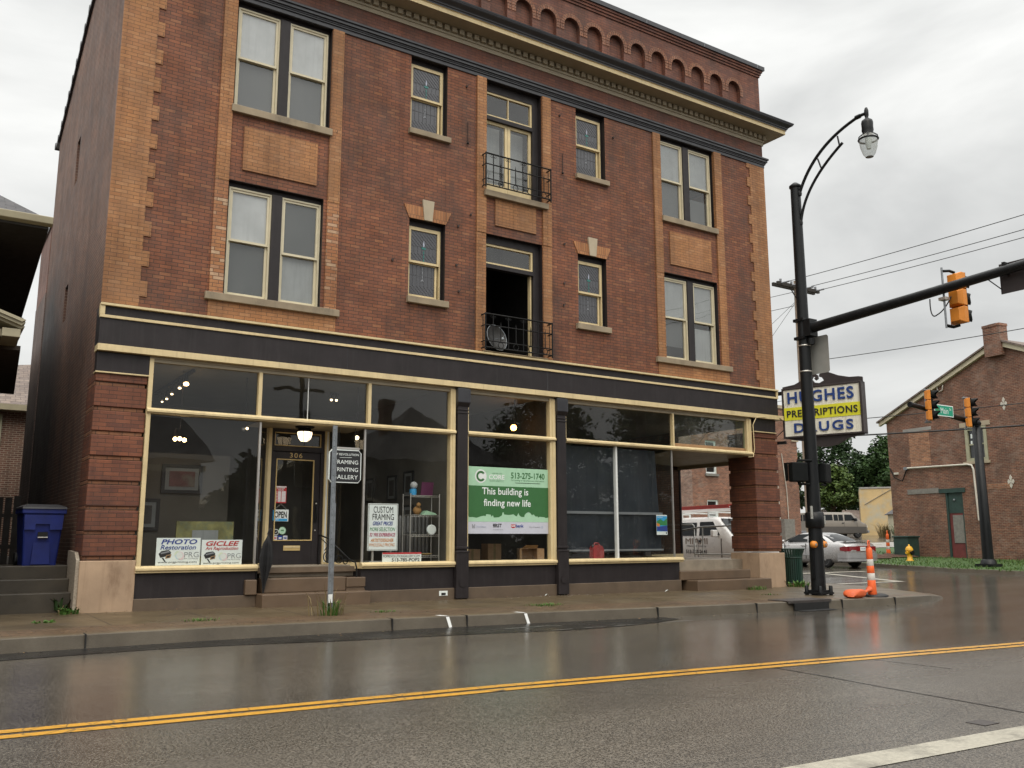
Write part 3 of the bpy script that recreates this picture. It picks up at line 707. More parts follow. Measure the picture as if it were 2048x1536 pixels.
M['tan_arch'] = brick('soldier_brick', (.44, .20, .08), (.33, .135, .05), (.20, .10, .05), bw=.072, bh=.32)
flat_arch(10.496, 11.395); flat_arch(15.142, 16.043)
# string ledge, frieze, cornice and parapet
led = MB()
for z0, z1, d in ((12.10, 12.19, .03), (12.19, 12.225, .055), (12.225, 12.26, .07), (12.26, 12.33, .10), (12.33, 12.385, .13)):
    led.box(XL-d, XR+d, -d, .02, z0, z1, 'dark2'); 
    led.box(XR-.02, XR+d-.001, -.001, 9.9, z0, z1, 'dark2')
led.build('string_ledge', B, bevel=.008)
fr_ = MB(); fr_.box(XL, XR, 0, .3, 12.19, 13.6, 'parapet'); fr_.build('frieze', B)
cor = MB()
cor.box(XL-.03, XR+.03, -.03, .01, 12.80, 12.90, 'soffit'); cor.box(XL-.055, XR+.055, -.055, .01, 12.90, 12.955, 'soffit'); cor.box(XL-.04, XR+.04, -.04, .01, 12.955, 13.09, 'soffit')
x = XL+.02
while x < XR: cor.box(x, x+.125, -.12, -.03, 12.965, 13.085, 'soffit'); x += .2
y = 0.02
while y < 1.2: cor.box(XR+.03, XR+.12, y, y+.125, 12.965, 13.085, 'soffit'); y += .2
def ring(z0, z1, d0, d1, mat):
    """mitred moulding running along the front and round both ends"""
    for (a, b) in (((XL-d0, -d0), (XR+d0, -d0)),): pass
    v = [(XL-d0, 1.4, z0), (XL-d0, -d0, z0), (XR+d0, -d0, z0), (XR+d0, 1.4, z0), (XL-d1, 1.4, z1), (XL-d1, -d1, z1), (XR+d1, -d1, z1), (XR+d1, 1.4, z1)]
    cor.raw(v, [(0, 1, 5, 4), (1, 2, 6, 5), (2, 3, 7, 6)], mat)
cor.face([(XL-.49, 1.4, 13.10), (XL-.49, -.49, 13.10), (XR+.49, -.49, 13.10), (XR+.49, 1.4, 13.10)], 'soffit')
ring(13.10, 13.205, .49, .49, 'cream'); ring(13.205, 13.21, .49, .515, 'cream'); ring(13.21, 13.245, .515, .52, 'dark2'); ring(13.245, 13.26, .52, .545, 'dark2')
for i in range(6):
    t0, t1 = i/6, (i+1)/6; f = lambda t: .545+.115*(t-.16*math.sin(t*2*math.pi)); ring(13.26+.125*t0, 13.26+.125*t1, f(t0), f(t1), 'dark2')
ring(13.385, 13.42, .67, .68, 'dark2'); ring(13.42, 13.70, .68, .02, 'dark2')
cor.build('cornice', B)
par = MB(); C0, SP, NA, AW = 21.03, .7465, 22, .25
holes_p = []
ARCH_Z0, ARCH_S, ARCH_T = 13.4, 14.575-AW, 14.575
# parapet skin pierced by round-headed recesses
xc = [C0-SP*i for i in range(NA)]; xc.sort()
edges = [XL]+[c for k in xc for c in (k-AW, k+AW)]+[XR]
for i in range(0, len(edges), 2): par.face([(edges[i], 0, ARCH_Z0), (edges[i+1], 0, ARCH_Z0), (edges[i+1], 0, ARCH_S), (edges[i], 0, ARCH_S)], 'parapet')
mids = [XL]+[(a+b)/2 for a, b in zip(xc, xc[1:])]+[XR]
for k, a, b in zip(xc, mids, mids[1:]):
    arc = [(k+AW*math.cos(t), ARCH_S+AW*math.sin(t)) for t in (math.pi*j/12 for j in range(13))]
    lo = [(b, ARCH_S)]+arc+[(a, ARCH_S)]
    top = 14.72
    par.face([(p[0], 0, p[1]) for p in lo[:1]+arc[:7]+[(k, top), (b, top)]], 'parapet'); par.face([(p[0], 0, p[1]) for p in arc[6:]+[(a, ARCH_S), (a, top), (k, top)]], 'parapet')
    jam = [(k+AW, ARCH_Z0)]+arc+[(k-AW, ARCH_Z0)]
    for p, q in zip(jam, jam[1:]): par.face([(p[0], 0, p[1]), (q[0], 0, q[1]), (q[0], .12, q[1]), (p[0], .12, p[1])], 'parapet')
par.box(XL, XR, .12, .34, 13.4, 14.72, 'parapet')
par.box(XL, XR, 0, .34, 14.72, 15.0, 'parapet')
for z0, z1, d in ((15.0, 15.07, .03), (15.07, 15.14, .06), (15.14, 15.205, .09)): par.box(XL-d, XR+d, -d, .4, z0, z1, 'parapet')
par.box(XR-.3, XR, .34, 9.5, 13.4, 14.0, 'parapet')
par.build('parapet', B)
ring_ = MB()
for k in xc:
    n = 13
    for j in range(n):
        t0, t1 = math.pi*(j+.06)/n, math.pi*(j+.94)/n
        ring_.prism([(k+r*math.cos(t), ARCH_S+r*math.sin(t)) for r, t in ((AW, t0), (AW+.115, t0), (AW+.115, t1), (AW, t1))], 'y', -.014, .02, 'arch_brick')
    for sg in (-1, 1): ring_.box(*sorted((k+sg*AW, k+sg*(AW+.115))), -.013, .02, ARCH_S-.08, ARCH_S-.012, 'arch_brick'); ring_.box(*sorted((k+sg*AW, k+sg*(AW+.115))), -.0125, .02, ARCH_S-.155, ARCH_S-.09, 'arch_brick')
ring_.build('arch_ring', B)
cpp = MB(); x = XL-.1
while x < XR+.1:
    x2 = min(x+2.2, XR+.14); cpp.box(x+.006, x2-.006, -.13, .45, 15.206, 15.33, 'dark2'); cpp.box(x2-.012, x2+.006, -.135, .45, 15.21, 15.335, 'galv'); x = x2
    if x2 >= XR+.14: break
cpp.build('coping', B)
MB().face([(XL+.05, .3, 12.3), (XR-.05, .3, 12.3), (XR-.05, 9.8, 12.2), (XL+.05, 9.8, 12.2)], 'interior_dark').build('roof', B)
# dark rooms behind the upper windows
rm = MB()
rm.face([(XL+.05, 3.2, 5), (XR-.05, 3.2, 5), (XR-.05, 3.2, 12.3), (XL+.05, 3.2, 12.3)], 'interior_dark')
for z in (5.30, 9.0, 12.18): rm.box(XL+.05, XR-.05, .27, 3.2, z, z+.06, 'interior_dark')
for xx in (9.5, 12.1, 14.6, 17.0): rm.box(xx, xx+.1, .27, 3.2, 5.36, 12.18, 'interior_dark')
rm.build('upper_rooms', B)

# ------------------------------------------------------------------ upper windows
def frame(mb, x0, x1, z0, z1, w, y0, y1, mat, wb=None):
    wb = wb or w
    mb.box(x0, x0+w, y0, y1, z0, z1, mat); mb.box(x1-w, x1, y0, y1, z0, z1, mat); mb.box(x0+w, x1-w, y0, y1, z1-w, z1, mat); mb.box(x0+w, x1-w, y0, y1, z0, z0+wb, mat)
def sash_window(W, x0, x1, z0, z1, zm, col, shade_top=None, shade_bot=None, w=.045, y=.12):
    """a double-hung pair of sashes: outer frame on the window, each sash and its glass below it"""
    f = MB(); frame(f, x0, x1, z0, z1, .035, y-.02, y+.12, col)
    u = MB(); frame(u, x0+.036, x1-.036, zm-.02, z1-.036, w, y+.0, y+.04, col); f2 = MB(); frame(f2, x0+.036, x1-.036, z0+.036, zm+.02, w, y+.045, y+.085, col, w*1.2)
    fo = f.build('window_frame', W) if W is not None else None
    us = u.build('upper_sash', W); ls = f2.build('lower_sash', W)
    g = MB(); g.face([(x0+.08, y+.02, zm), (x1-.08, y+.02, zm), (x1-.08, y+.02, z1-.08), (x0+.08, y+.02, z1-.08)], 'glass_up')
    g.face([(x0+.08, y+.065, z0+.08), (x1-.08, y+.065, z0+.08), (x1-.08, y+.065, zm), (x0+.08, y+.065, zm)], 'glass_up')
    g.build('glass', W)
    if shade_top: MB().box(x0+.05, x1-.05, y+.042, y+.047, zm+.02, z1-.05, shade_top).build('blind', W)
    if shade_bot:
        a, b, m_ = shade_bot; MB().box(x0+.05, x1-.05, y+.10, y+.105, a, b, m_).build('blind', W)
def double_window(x0, x1, z0, z1, pair, zm, shades):
    w = MB(); (a0, a1), (b0, b1) = pair
    zt = z1-.13
    w.box(x0+.002, x1-.002, .13, .27, zt+.03, z1-.002, 'dark'); w.box(a1+.001, b0-.001, .06, .27, z0+.002, zt+.03, 'dark'); w.box(x0+.002, a0, .13, .27, z0+.002, zt+.03, 'dark'); w.box(b1, x1-.002, .13, .27, z0+.002, zt+.03, 'dark')
    W = w.build('window', B, bevel=.006)
    for (p, q), s, m_ in zip(pair, shades, zm): sash_window(W, p, q, z0+.012, zt+.028, m_, 'cream_pale', *s)
double_window(6.549, 8.51, S2T, O2, ((6.60, 7.455), (7.665, 8.495)), (7.06, 6.96), (('blind', (S2T, 7.1, 'screen')), ('screen', (S2T+.05, 6.95, 'blind_grey'))))
double_window(6.549, 8.577, S3T, O3, ((6.60, 7.47), (7.68, 8.53)), (10.92, 10.92), (('blind', (S3T, 10.95, 'screen')), ('blind', (S3T, 10.95, 'screen'))))
double_window(17.99, 19.98, S2T, O2, ((18.03, 18.90), (19.12, 19.95)), (7.06, 7.06), (('blind_grey', (6.3, 7.06, 'screen')), ('blind_grey', (S2T, 6.9, 'blind_grey'))))
double_window(17.98, 20.03, S3T, O3, ((18.03, 18.90), (19.12, 19.97)), (10.92, 10.92), (('blind_grey', (S3T, 10.95, 'screen')), ('blind_grey', (S3T, 10.6, 'screen'))))
def small_window(x0, x1, z0, z1, zm):
    W = MB().box(x0+.002, x1-.002, .15, .27, z1-.14, z1-.002, 'dark').box(x1-.05, x1-.002, .15, .27, z0+.002, z1-.14, 'dark').box(x0+.002, x0+.03, .15, .27, z0+.002, z1-.14, 'dark').build('window', B)
    a, b, c, d = x0+.03, x1-.05, z0+.01, z1-.13
    f = MB(); frame(f, a, b, c, d, .03, .13, .2, 'cream'); f.build('window_frame', W)
    u = MB(); frame(u, a+.03, b-.03, zm-.02, d-.03, .05, .12, .17, 'cream'); u.build('upper_sash', W)
    l = MB(); frame(l, a+.03, b-.06, c+.03, zm+.01, .05, .175, .215, 'cream', .07); l.build('lower_sash', W)
    g = MB(); cx = (a+b)/2
    g.face([(a+.07, .15, zm), (b-.07, .15, zm), (b-.07, .15, d-.07), (a+.07, .15, d-.07)], 'stained'); g.face([(a+.07, .2, c+.08), (b-.09, .2, c+.08), (b-.09, .2, zm), (a+.07, .2, zm)], 'stained')
    g.build('leaded_glass', W)
    k = MB()
    def line(p, q, y, w=.006, m_='came'): k.beam((p[0], y, p[1]), (q[0], y, q[1]), w, .006, m_, (0, 1, 0))
    for (zl, zh, y, e) in ((d-.45, d-.09, .146, 0), (zm+.04, zm+.22, .146, 0), (c+.10, c+.32, .196, 0)):
        n = int((b-a-.16)/.09); 
        for i in range(-int((zh-zl)/.09)-1, n+1):
            for sg in (1, -1):
                xa = a+.08+i*.09; t0 = max(0, (a+.08-xa)); t1 = min(zh-zl, b-.09-xa)
                if t1-t0 > .03:
                    if sg > 0: line((xa+t0, zl+t0), (xa+t1, zl+t1), y)
                    else: line((xa+t0, zh-t0), (xa+t1, zh-t1), y)
    for i in range(1, 7):
        xx = a+.08+i*(b-a-.16)/7; line((xx, zm+.22), (xx, d-.45), .146); line((xx, c+.32), (xx, zm-.03), .196)
    line((a+.08, zm+.38), (b-.09, zm+.38), .146); line((a+.08, c+.55), (b-.09, c+.55), .196)
    k.build('lead_lines', W)
    t = MB()
    t.prism([(cx, d-.28), (cx+.02, d-.38), (cx+.008, d-.43), (cx-.012, d-.43), (cx-.02, d-.37)], 'y', .14, .145, 'p_lav2')
    t.prism([(cx-.06, d-.44), (cx+.06, d-.44), (cx+.04, d-.49), (cx-.04, d-.49)], 'y', .14, .145, 'teal')
    for z in (d-.53, d-.62, d-.71): t.box(cx-.011, cx+.011, .14, .145, z-.07, z, 'teal')
    for z in (zm-.08, zm-.17, zm-.26): t.box(cx-.009, cx+.009, .19, .195, z-.07, z, 'p_grey')
    t.prism([(cx-.05, zm-.42), (cx, zm-.34), (cx+.05, zm-.42), (cx, zm-.39)], 'y', .19, .195, 'p_grey')
    t.build('torch_motif', W)
M['p_lav2'] = flat('print_faint_blue', (.40, .43, .52))
M['teal'] = flat('teal_glass', (.02, .16, .14), .2)
small_window(10.496, 11.395, SO2, O2, 7.30); small_window(15.142, 16.043, SO2, O2, 7.30)
small_window(10.477, 11.415, SO3, O3, 11.18); small_window(15.137, 16.077, SO3, O3, 11.18)
# balcony doors
def balcony_door(z0, z1, zt0, zt1, open_):
    d = MB(); x0, x1 = 12.464, 14.06
    d.box(x0+.002, x0+.05, .14, .28, z0, z1-.002, 'dark'); d.box(x1-.17, x1-.002, .14, .28, z0, z1-.002, 'dark'); d.box(x0+.05, x1-.17, .14, .28, zt1+.10, z1-.002, 'dark'); d.box(x0+.05, x1-.17, .12, .28, zt0-.13, zt0-.035, 'dark')
    W = d.build('balcony_door', B)
    a, b = x0+.05, x1-.17
    t = MB(); frame(t, a, b, zt0-.035, zt1+.10, .05, .16, .24, 'cream')
    if not open_: t.box((a+b)/2-.012, (a+b)/2+.012, .17, .22, zt0, zt1+.06, 'cream')
    t.build('transom_frame', W)
    MB().face([(a+.05, .2, zt0), (b-.05, .2, zt0), (b-.05, .2, zt1+.06), (a+.05, .2, zt1+.06)], 'glass_up').build('transom_glass', W)
    ztop = zt0-.13
    if not open_:
        for p, q in ((a, (a+b)/2), ((a+b)/2, b)):
            l = MB(); frame(l, p+.004, q-.004, z0+.02, ztop, .075, .2, .25, 'cream', .28); lo = l.build('door_leaf', W)
            MB().face([(p+.07, .225, z0+.28), (q-.07, .225, z0+.28), (q-.07, .225, ztop-.07), (p+.07, .225, ztop-.07)], 'glass_up').build('door_glass', W)
            MB().box(p+.05, q-.05, .5, .505, z0+.3, ztop, 'blind_grey').build('curtain', W)
    else:
        l = MB(); l.box(b-.05, b-.015, .20, .30, z0+.02, ztop, 'cream'); l.build('door_leaf', W)
balcony_door(9.292, O3, 11.31, 11.80, False); balcony_door(5.463, 8.26, 7.62, 7.98, True)
def rail_set(z, nm):
    k = MB(); x0, x1, yf = 12.337, 14.185, -.215; zb, zb2, zm, zt = z, z+.15, z+.51, z+.77
    for zz2, r in ((zt, .019), (zm, .014), (zb2, .013), (zb, .016)):
        k.tube([(x0, 0, zz2), (x0, yf, zz2), (x1, yf, zz2), (x1, 0, zz2)], r, 'iron', 6)
    for xx in (x0, x1): k.tube([(xx, yf, zb-.06), (xx, yf, zt+.02)], .018, 'iron', 6); k.tube([(xx, -.02, zb-.03), (xx, -.02, zt)], .014, 'iron', 6)
    n = 9
    for i in range(1, n):
        xx = x0+(x1-x0)*i/n
        if i % 2: k.tube([(xx, yf, zb), (xx, yf, zt)], .012, 'iron', 5)
        else: k.tube([(xx, yf, zb2), (xx, yf, zt-.22)], [.012, .012], 'iron', 5); k.tube([(xx, yf, zt-.24), (xx, yf, zt-.15)], [.012, .001], 'iron', 5)
        if i % 2 == 0: k.tube([(xx+.07*math.cos(t), yf, (zb+zb2)/2+.066*math.sin(t)) for t in (2*math.pi*j/14 for j in range(14))], .008, 'iron', 5, True)
        if i % 2:
            for sg in (-1, 1): k.tube([(xx+sg*(.045+.035*(1-t/9)*math.cos(t)), yf, zt-.07+.035*(1-t/9)*math.sin(t)) for t in (j*.55 for j in range(12))], .006, 'iron', 5)
    for yy in (-.11,):
        for xx in (x0, x1): k.tube([(xx, yy, zb), (xx, yy, zt)], .009, 'iron', 5)
    return k.build(nm, B)
rail_set(9.36, 'balcony_railing'); rail_set(5.515, 'balcony_railing')
# iron anchors and hooks left on the brickwork
for x, z in ((11.92, 11.75), (12.05, 8.62), (11.72, 8.28), (11.75, 6.75), (10.10, 7.2), (11.68, 7.35), (14.62, 11.75), (14.72, 8.4), (14.7, 7.4), (14.68, 6.85), (8.72, 9.75), (16.35, 11.6)):
    MB().box(x-.016, x+.016, -.04, .01, z-.022, z+.022, 'cast').tube([(x, -.04, z), (x+.02, -.07, z+.015), (x+.015, -.07, z+.05)], .006, 'cast', 5).build('wall_anchor', B)
for x, z in ((11.95, 10.35), (14.68, 10.25)): MB().tube([(x, -.03, z+.5), (x, -.03, z)], .008, 'iron', 5).ball((x, -.04, z-.02), .03, 'iron', 8).build('wall_hook', B)

# ------------------------------------------------------------------ street-level shopfront
FL = .74                                                  # shop floor
GR = [4.03, 3.585, 3.155, 2.72, 2.285, 1.845, 1.42, .99]
def pier(x0, x1, y1, side):
    p = MB(); top = 4.175
    z = top
    for g in GR:
        p.box(x0, x1, 0, y1, g, z, 'red_pier'); p.box(x0+(.03 if side == 'r' else .0), x1-.03, .03, y1-.03, g-.075, g, 'pier_course'); z = g-.075
    o = p.build('rusticated_pier', B, bevel=.012)
    return o
pier(XL-.004, 5.305, .9, 'l'); pier(21.16, XR, .98, 'r')
MB().box(XL-.03, 5.312, -.035, .55, -.05, .915, 'base_stone').build('base_stone', B, bevel=.012)
MB().box(21.13, XR+.03, -.035, 1.0, -.2, .885, 'base_stone').build('base_stone', B, bevel=.012)
MB().prism([(0.0, -.1), (0.0, .93), (.25, 1.06), (1.05, 1.08), (1.05, -.1)], 'x', XL-.085, XL-.03, 'rubble').build('side_footing', B, bevel=.01)
sb = MB()
sb.box(XL-.02, XR-.02, -.10, .3, 4.675, 5.15, 'dark'); sb.box(XL-.02, XR-.02, -.085, .3, 5.15, 5.37, 'dark')
for x0, x1 in ((XL-.01, 5.315), (21.16, 22.03)): sb.box(x0, x1, -.035, .2, 4.20, 4.552, 'dark')
sb.box(14.1, 14.115, -.104, .0, 4.69, 5.14, 'dark2'); sb.box(9.1, 9.108, -.104, .0, 4.69, 5.14, 'dark2')
sbo = sb.build('signboard', B, bevel=.004)
cm = MB()
cm.box(XL-.03, XR+.16, -.14, .2, 4.556, 4.674, 'cream'); cm.box(XL-.03, XR-.01, -.13, -.05, 5.15, 5.202, 'cream'); cm.box(XL-.03, XR, -.15, .0, 5.371, 5.415, 'cream')
cm.box(XL-.032, XL+.05, -.128, .0, 5.202, 5.371, 'cream'); cm.box(XR-.07, XR-.012, -.128, .0, 5.202, 5.371, 'cream')
for x0, x1 in ((XL-.02, 5.317), (21.165, 22.04)): cm.box(x0, x1, -.045, .2, 4.172, 4.199, 'cream')
cm.build('cream_moulding', B, bevel=.005)
MB().tube([(XR-.02, -.15, 4.60), (XR+.12, -.15, 4.52), (XR+.2, -.1, 4.3), (XR+.1, .1, 4.1)], .012, 'iron', 6).tube([(21.5, -.15, 4.60), (21.15, -.13, 4.56), (21.02, -.12, 4.35), (21.04, -.12, 3.7), (21.0, -.1, 3.47), (20.85, -.06, 3.46)], .012, 'cream', 6).build('loose_cable', B)
def frame_bay(nm, x0, x1, z0, z1, lw=.075, rw=.12, head=.04):
    f = MB()
    f.box(x0, x0+lw, -.045, .10, z0, z1-head, 'cream'); f.box(x1-rw, x1, -.045, .10, z0, z1-head, 'cream'); f.box(x0, x1, -.03, .10, z1-head, z1, 'soffit'); f.box(x0+lw, x1-rw, -.01, .10, z1-head-.06, z1-head, 'soffit')
    if rw > .06: f.box(x1-rw*.55, x1-.002, -.06, -.044, z0, z1-head-.02, 'cream')
    return f
def tbar(f, x0, x1):
    f.prism([(-.10, 3.535), (-.10, 3.575), (-.055, 3.612), (.10, 3.612), (.10, 3.51), (-.06, 3.51), (-.06, 3.53)], 'x', x0, x1, 'cream')
def sillp(f, x0, x1, z=.0): f.prism([(-.10, .735+z), (-.10, .775+z), (-.05, .81+z), (.14, .812+z), (.14, .69+z), (-.065, .69+z), (-.065, .725+z)], 'x', x0, x1, 'cream')
def bulk(x0, x1, nm='bulkhead'):
    o = MB().box(x0, x1, .0, .12, .25, .69, 'dark').build(nm, B); 
    MB().box(x0-.01, x1+.01, -.05, .15, -.08, .252, 'plinth').build('plinth', B, bevel=.012); return o
# bay 1: gallery window, recessed door 306, second window
f = frame_bay('a', 5.315, 11.68, .81, 4.553); tbar(f, 5.316, 11.679); sillp(f, 5.30, 7.45); sillp(f, 9.545, 11.69)
for mx in (7.365, 9.655): f.box(mx-.035, mx+.035, -.03, .08, 3.612, 4.46, 'cream')
DW = f.build('display_window', B, bevel=.004)
g = MB()
for a, b in ((5.39, 7.33), (7.40, 8.345), (8.355, 9.62), (9.69, 11.56)): g.face([(a, .05, 3.612), (b, .05, 3.612), (b, .05, 4.455), (a, .05, 4.455)], 'glass')
g.build('transom_glass', DW)
for a, b in (((5.39, .05), (7.41, .05)), ((9.60, .05), (11.56, .05)), ((7.42, .05), (7.86, .86)), ((9.585, .05), (9.16, .86))): MB().face([(*a, .81), (*b, .81), (*b, 3.51), (*a, 3.51)], 'glass').build('plate_glass', DW)
MB().box(7.395, 7.435, .02, .07, .81, 3.51, 'silver').build('corner_post', DW); MB().box(9.575, 9.615, .02, .07, .81, 3.51, 'silver').build('corner_post', DW)
MB().box(8.345, 8.357, .035, .06, 3.612, 4.455, 'white_paint').build('glazing_joint', DW)
bulk(5.315, 7.44); bulk(9.56, 11.685)
for (ax, ay, bx, by) in ((7.44, .1, 7.86, .88), (9.56, .1, 9.16, .88)):
    MB().face([(ax, ay, -.05), (bx, by, -.05), (bx, by, .69), (ax, ay, .69)], 'dark').build('recess_side', B); MB().beam((ax, ay, .75), (bx, by, .75), .12, .12, 'cream').build('recess_sill', B)
MB().face([(7.40, .08, 3.512), (9.61, .08, 3.512), (9.61, 1.0, 3.512), (7.40, 1.0, 3.512)], 'soffit').build('recess_soffit', B)
d = MB()                                                  # door surround
yd = .9
d.box(7.86, 7.93, yd-.04, yd+.1, .76, 3.512, 'cream'); d.box(9.07, 9.16, yd-.04, yd+.1, .76, 3.512, 'cream'); d.box(9.105, 9.135, yd-.05, yd-.04, .8, 3.5, 'white_paint')
d.box(7.93, 8.0, yd, yd+.1, .76, 3.512, 'dark'); d.box(9.0, 9.07, yd, yd+.1, .76, 3.512, 'dark'); d.box(8.0, 9.0, yd, yd+.1, 3.06, 3.16, 'dark'); d.box(8.0, 9.0, yd, yd+.1, 3.44, 3.512, 'dark')
d.box(7.98, 9.02, yd-.02, yd+.05, 3.05, 3.075, 'dark')
frame(d, 8.0, 9.0, 3.16, 3.44, .02, yd+.02, yd+.05, 'p_gold')
ED = d.build('entrance_door', B, bevel=.005)
MB().face([(8.0, yd+.06, 3.16), (9.0, yd+.06, 3.16), (9.0, yd+.06, 3.44), (8.0, yd+.06, 3.44)], 'glass').build('door_transom_glass', ED)
l = MB(); l.box(8.002, 8.06, yd+.03, yd+.08, .77, 3.05, 'dark'); l.box(8.86, 8.998, yd+.03, yd+.08, .77, 3.05, 'dark'); l.box(8.06, 8.86, yd+.03, yd+.08, .77, 1.245, 'dark'); l.box(8.06, 8.86, yd+.03, yd+.08, 2.89, 3.05, 'dark')
frame(l, 8.055, 8.865, 1.24, 2.895, .022, yd+.015, yd+.05, 'p_gold')
l.build('door_leaf', ED, bevel=.004)
MB().face([(8.06, yd+.055, 1.245), (8.86, yd+.055, 1.245), (8.86, yd+.055, 2.89), (8.06, yd+.055, 2.89)], 'glass').build('door_glass', ED)
MB().text('306', 8.335, 8.60, 2.925, 3.025, FY(yd+.0275), 'p_gold', spacing=1.25).build('house_number', ED)
MB().box(8.27, 8.62, yd+.01, yd+.03, 1.045, 1.145, 'p_gold').box(8.285, 8.605, yd+.0, yd+.012, 1.10, 1.135, 'cream').build('mail_slot', ED, bevel=.004)
MB().box(8.905, 8.945, yd-.0, yd+.03, 1.62, 2.05, 'iron').tube([(8.925, yd, 1.66), (8.925, yd-.06, 1.72), (8.925, yd-.06, 1.88), (8.925, yd, 1.94)], .012, 'iron', 6).ball((8.925, yd, 2.0), .02, 'steel', 8).ball((8.925, yd+.02, 1.45), .018, 'steel', 8).build('door_handle', ED)
# steps up to 306
st = MB()
st.box(7.45, 9.60, -.42, .3, -.05, .275, 'step'); st.box(7.56, 9.22, -.08, .5, .275, .545, 'step'); st.build('entrance_step', B, bevel=.018)
MB().box(7.58, 9.50, .22, 1.0, .545, .768, 'threshold').build('threshold', B, bevel=.012)
MB().box(7.23, 7.445, -.10, .12, .255, .53, 'step').build('step_cheek', B, bevel=.015)
MB().box(9.225, 9.63, -.10, .2, .34, .53, 'step').prism([(9.23, .34), (9.6, .34), (9.63, .275), (9.23, .275)], 'y', -.08, .2, 'step').build('step_cheek', B, bevel=.015)
hr = MB()                                                 # wrought rail on the right of the steps
p = [(8.86, .5, 1.36), (8.93, .2, 1.29), (9.18, -.0, .99), (9.30, -.05, .87), (9.42, -.05, .815), (9.45, -.05, .70), (9.45, -.05, .5)]
hr.tube(p, .016, 'iron', 6); hr.tube([(8.86, .5, 1.36), (8.86, .5, .77)], .014, 'iron', 6)
for cx, cz, r in ((8.93, .93, .115), (9.14, .88, .075), (9.28, .83, .045)): hr.tube([(cx+r*math.cos(t), .12, cz+r*math.sin(t)) for t in (2*math.pi*j/16 for j in range(16))], .011, 'iron', 5, True)
hr.tube([(8.93+.1*(1-j/16)*math.cos(j*.6), .12, .93+.1*(1-j/16)*math.sin(j*.6)) for j in range(16)], .009, 'iron', 5); hr.tube([(8.87, .45, 1.3), (8.98, .3, 1.15), (8.9, .3, 1.05)], .01, 'iron', 5)
hr.build('step_handrail', B)
MB().tube([(7.47, .05, .53), (7.47, .05, 1.22), (7.50, .5, 1.55)], .015, 'iron', 6).build('step_handrail', B)
# entry ceiling light in the recess
E_ = MB().lathe((8.42, .35, 0), [(.19, 3.51), (.19, 3.485), (.12, 3.47)], 'iron').lathe((8.42, .35, 0), [(.12, 3.47), (.145, 3.41), (.15, 3.40)], 'iron').build('entry_light', B)
MB().lathe((8.42, .35, 0), [(.145, 3.405), (.15, 3.36), (.125, 3.27), (.075, 3.215), (.0, 3.205)], 'lamp_glass').build('lit_globe', E_)
cg = MB()
for j in range(6): t = j*math.pi/3; cg.tube([(8.42+r*math.cos(t), .35+r*math.sin(t), z) for r, z in ((.152, 3.41), (.158, 3.36), (.13, 3.265), (.08, 3.205))], .006, 'iron', 5)
cg.build('wire_guard', E_)
# cast iron columns
for x0, x1 in ((11.69, 11.99), (14.365, 14.66)):
    c = MB(); c.box(x0+.02, x1-.02, -.10, .12, .05, 4.55, 'dark'); c.box(x0, x1, -.13, .12, .03, .98, 'dark'); c.box(x0, x1, -.125, .12, 1.06, 1.11, 'dark'); c.box(x0-.012, x1+.012, -.14, .12, .98, 1.02, 'dark')
    c.lathe(((x0+x1)/2, -.13, .36), [(.09, -.015), (.08, 0)], 'dark', 14, 'y')
    c.box(x0-.01, x1+.01, -.16, .12, 4.22, 4.53, 'dark2'); c.prism([(-.10, 4.13), (-.16, 4.22), (.1, 4.22), (.1, 4.13)], 'x', x0, x1, 'dark'); c.box(x0+.005, x1-.005, -.115, .1, 4.05, 4.08, 'dark'); c.box(x0+.005, x1-.005, -.115, .1, 3.98, 4.01, 'dark')
    c.build('shopfront_column', B, bevel=.008)
# bay 2
f = frame_bay('b', 11.985, 14.365, .81, 4.553, .035, .15); tbar(f, 11.99, 14.36); sillp(f, 11.985, 14.37); W2 = f.build('display_window', B, bevel=.004)
MB().face([(12.02, .05, 3.612), (14.21, .05, 3.612), (14.21, .05, 4.455), (12.02, .05, 4.455)], 'glass').build('transom_glass', W2)
MB().face([(12.02, .05, .81), (14.21, .05, .81), (14.21, .05, 3.51), (12.02, .05, 3.51)], 'glass').build('plate_glass', W2)
bulk(11.99, 14.36)
# bay 3 and the open corner entrance
M['boarding_tan'] = pm('bare_plank', (.33, .19, .09), .7, .15, 5)
M['soffit_wood'] = pm('recess_soffit_boards', (.27, .235, .17), .6, .12, 2, stain=(.17, .13, .09))
f = frame_bay('c', 14.66, 21.02, 3.50, 4.553, .03, .17); tbar(f, 14.665, 21.015); sillp(f, 14.66, 18.30); f.box(18.12, 18.17, -.03, .08, 3.612, 4.46, 'cream'); f.box(18.2, 20.84, .02, .12, 3.612, 3.70, 'boarding_tan')
W3 = f.build('display_window', B, bevel=.004)
g = MB(); g.face([(14.69, .05, 3.612), (18.12, .05, 3.612), (18.12, .05, 4.455), (14.69, .05, 4.455)], 'glass'); g.face([(18.17, .05, 3.612), (20.85, .05, 3.612), (20.85, .05, 4.455), (18.17, .05, 4.455)], 'glass_green'); g.build('transom_glass', W3)
for a, b in (((14.69, .05), (16.21, .05)), ((16.27, .05), (18.10, .05)), ((18.12, .06), (18.75, 1.9)), ((20.2, 3.3), (22.06, 3.9))): MB().face([(*a, .81), (*b, .81), (*b, 3.51), (*a, 3.51)], 'glass').build('plate_glass', W3)
MB().box(18.09, 18.125, .03, .07, .81, 3.51, 'silver').build('corner_post', W3); MB().box(16.215, 16.265, .0, .10, .81, 3.51, 'white_paint').build('mullion', W3)
MB().box(22.03, 22.08, 3.87, 3.93, .72, 3.51, 'dark').build('corner_post', W3)
bulk(14.66, 18.22)
rc = MB()
soff = [(18.1, .1), (21.17, .1), (22.08, .98), (22.08, 3.92), (20.2, 3.3), (18.75, 1.9)]
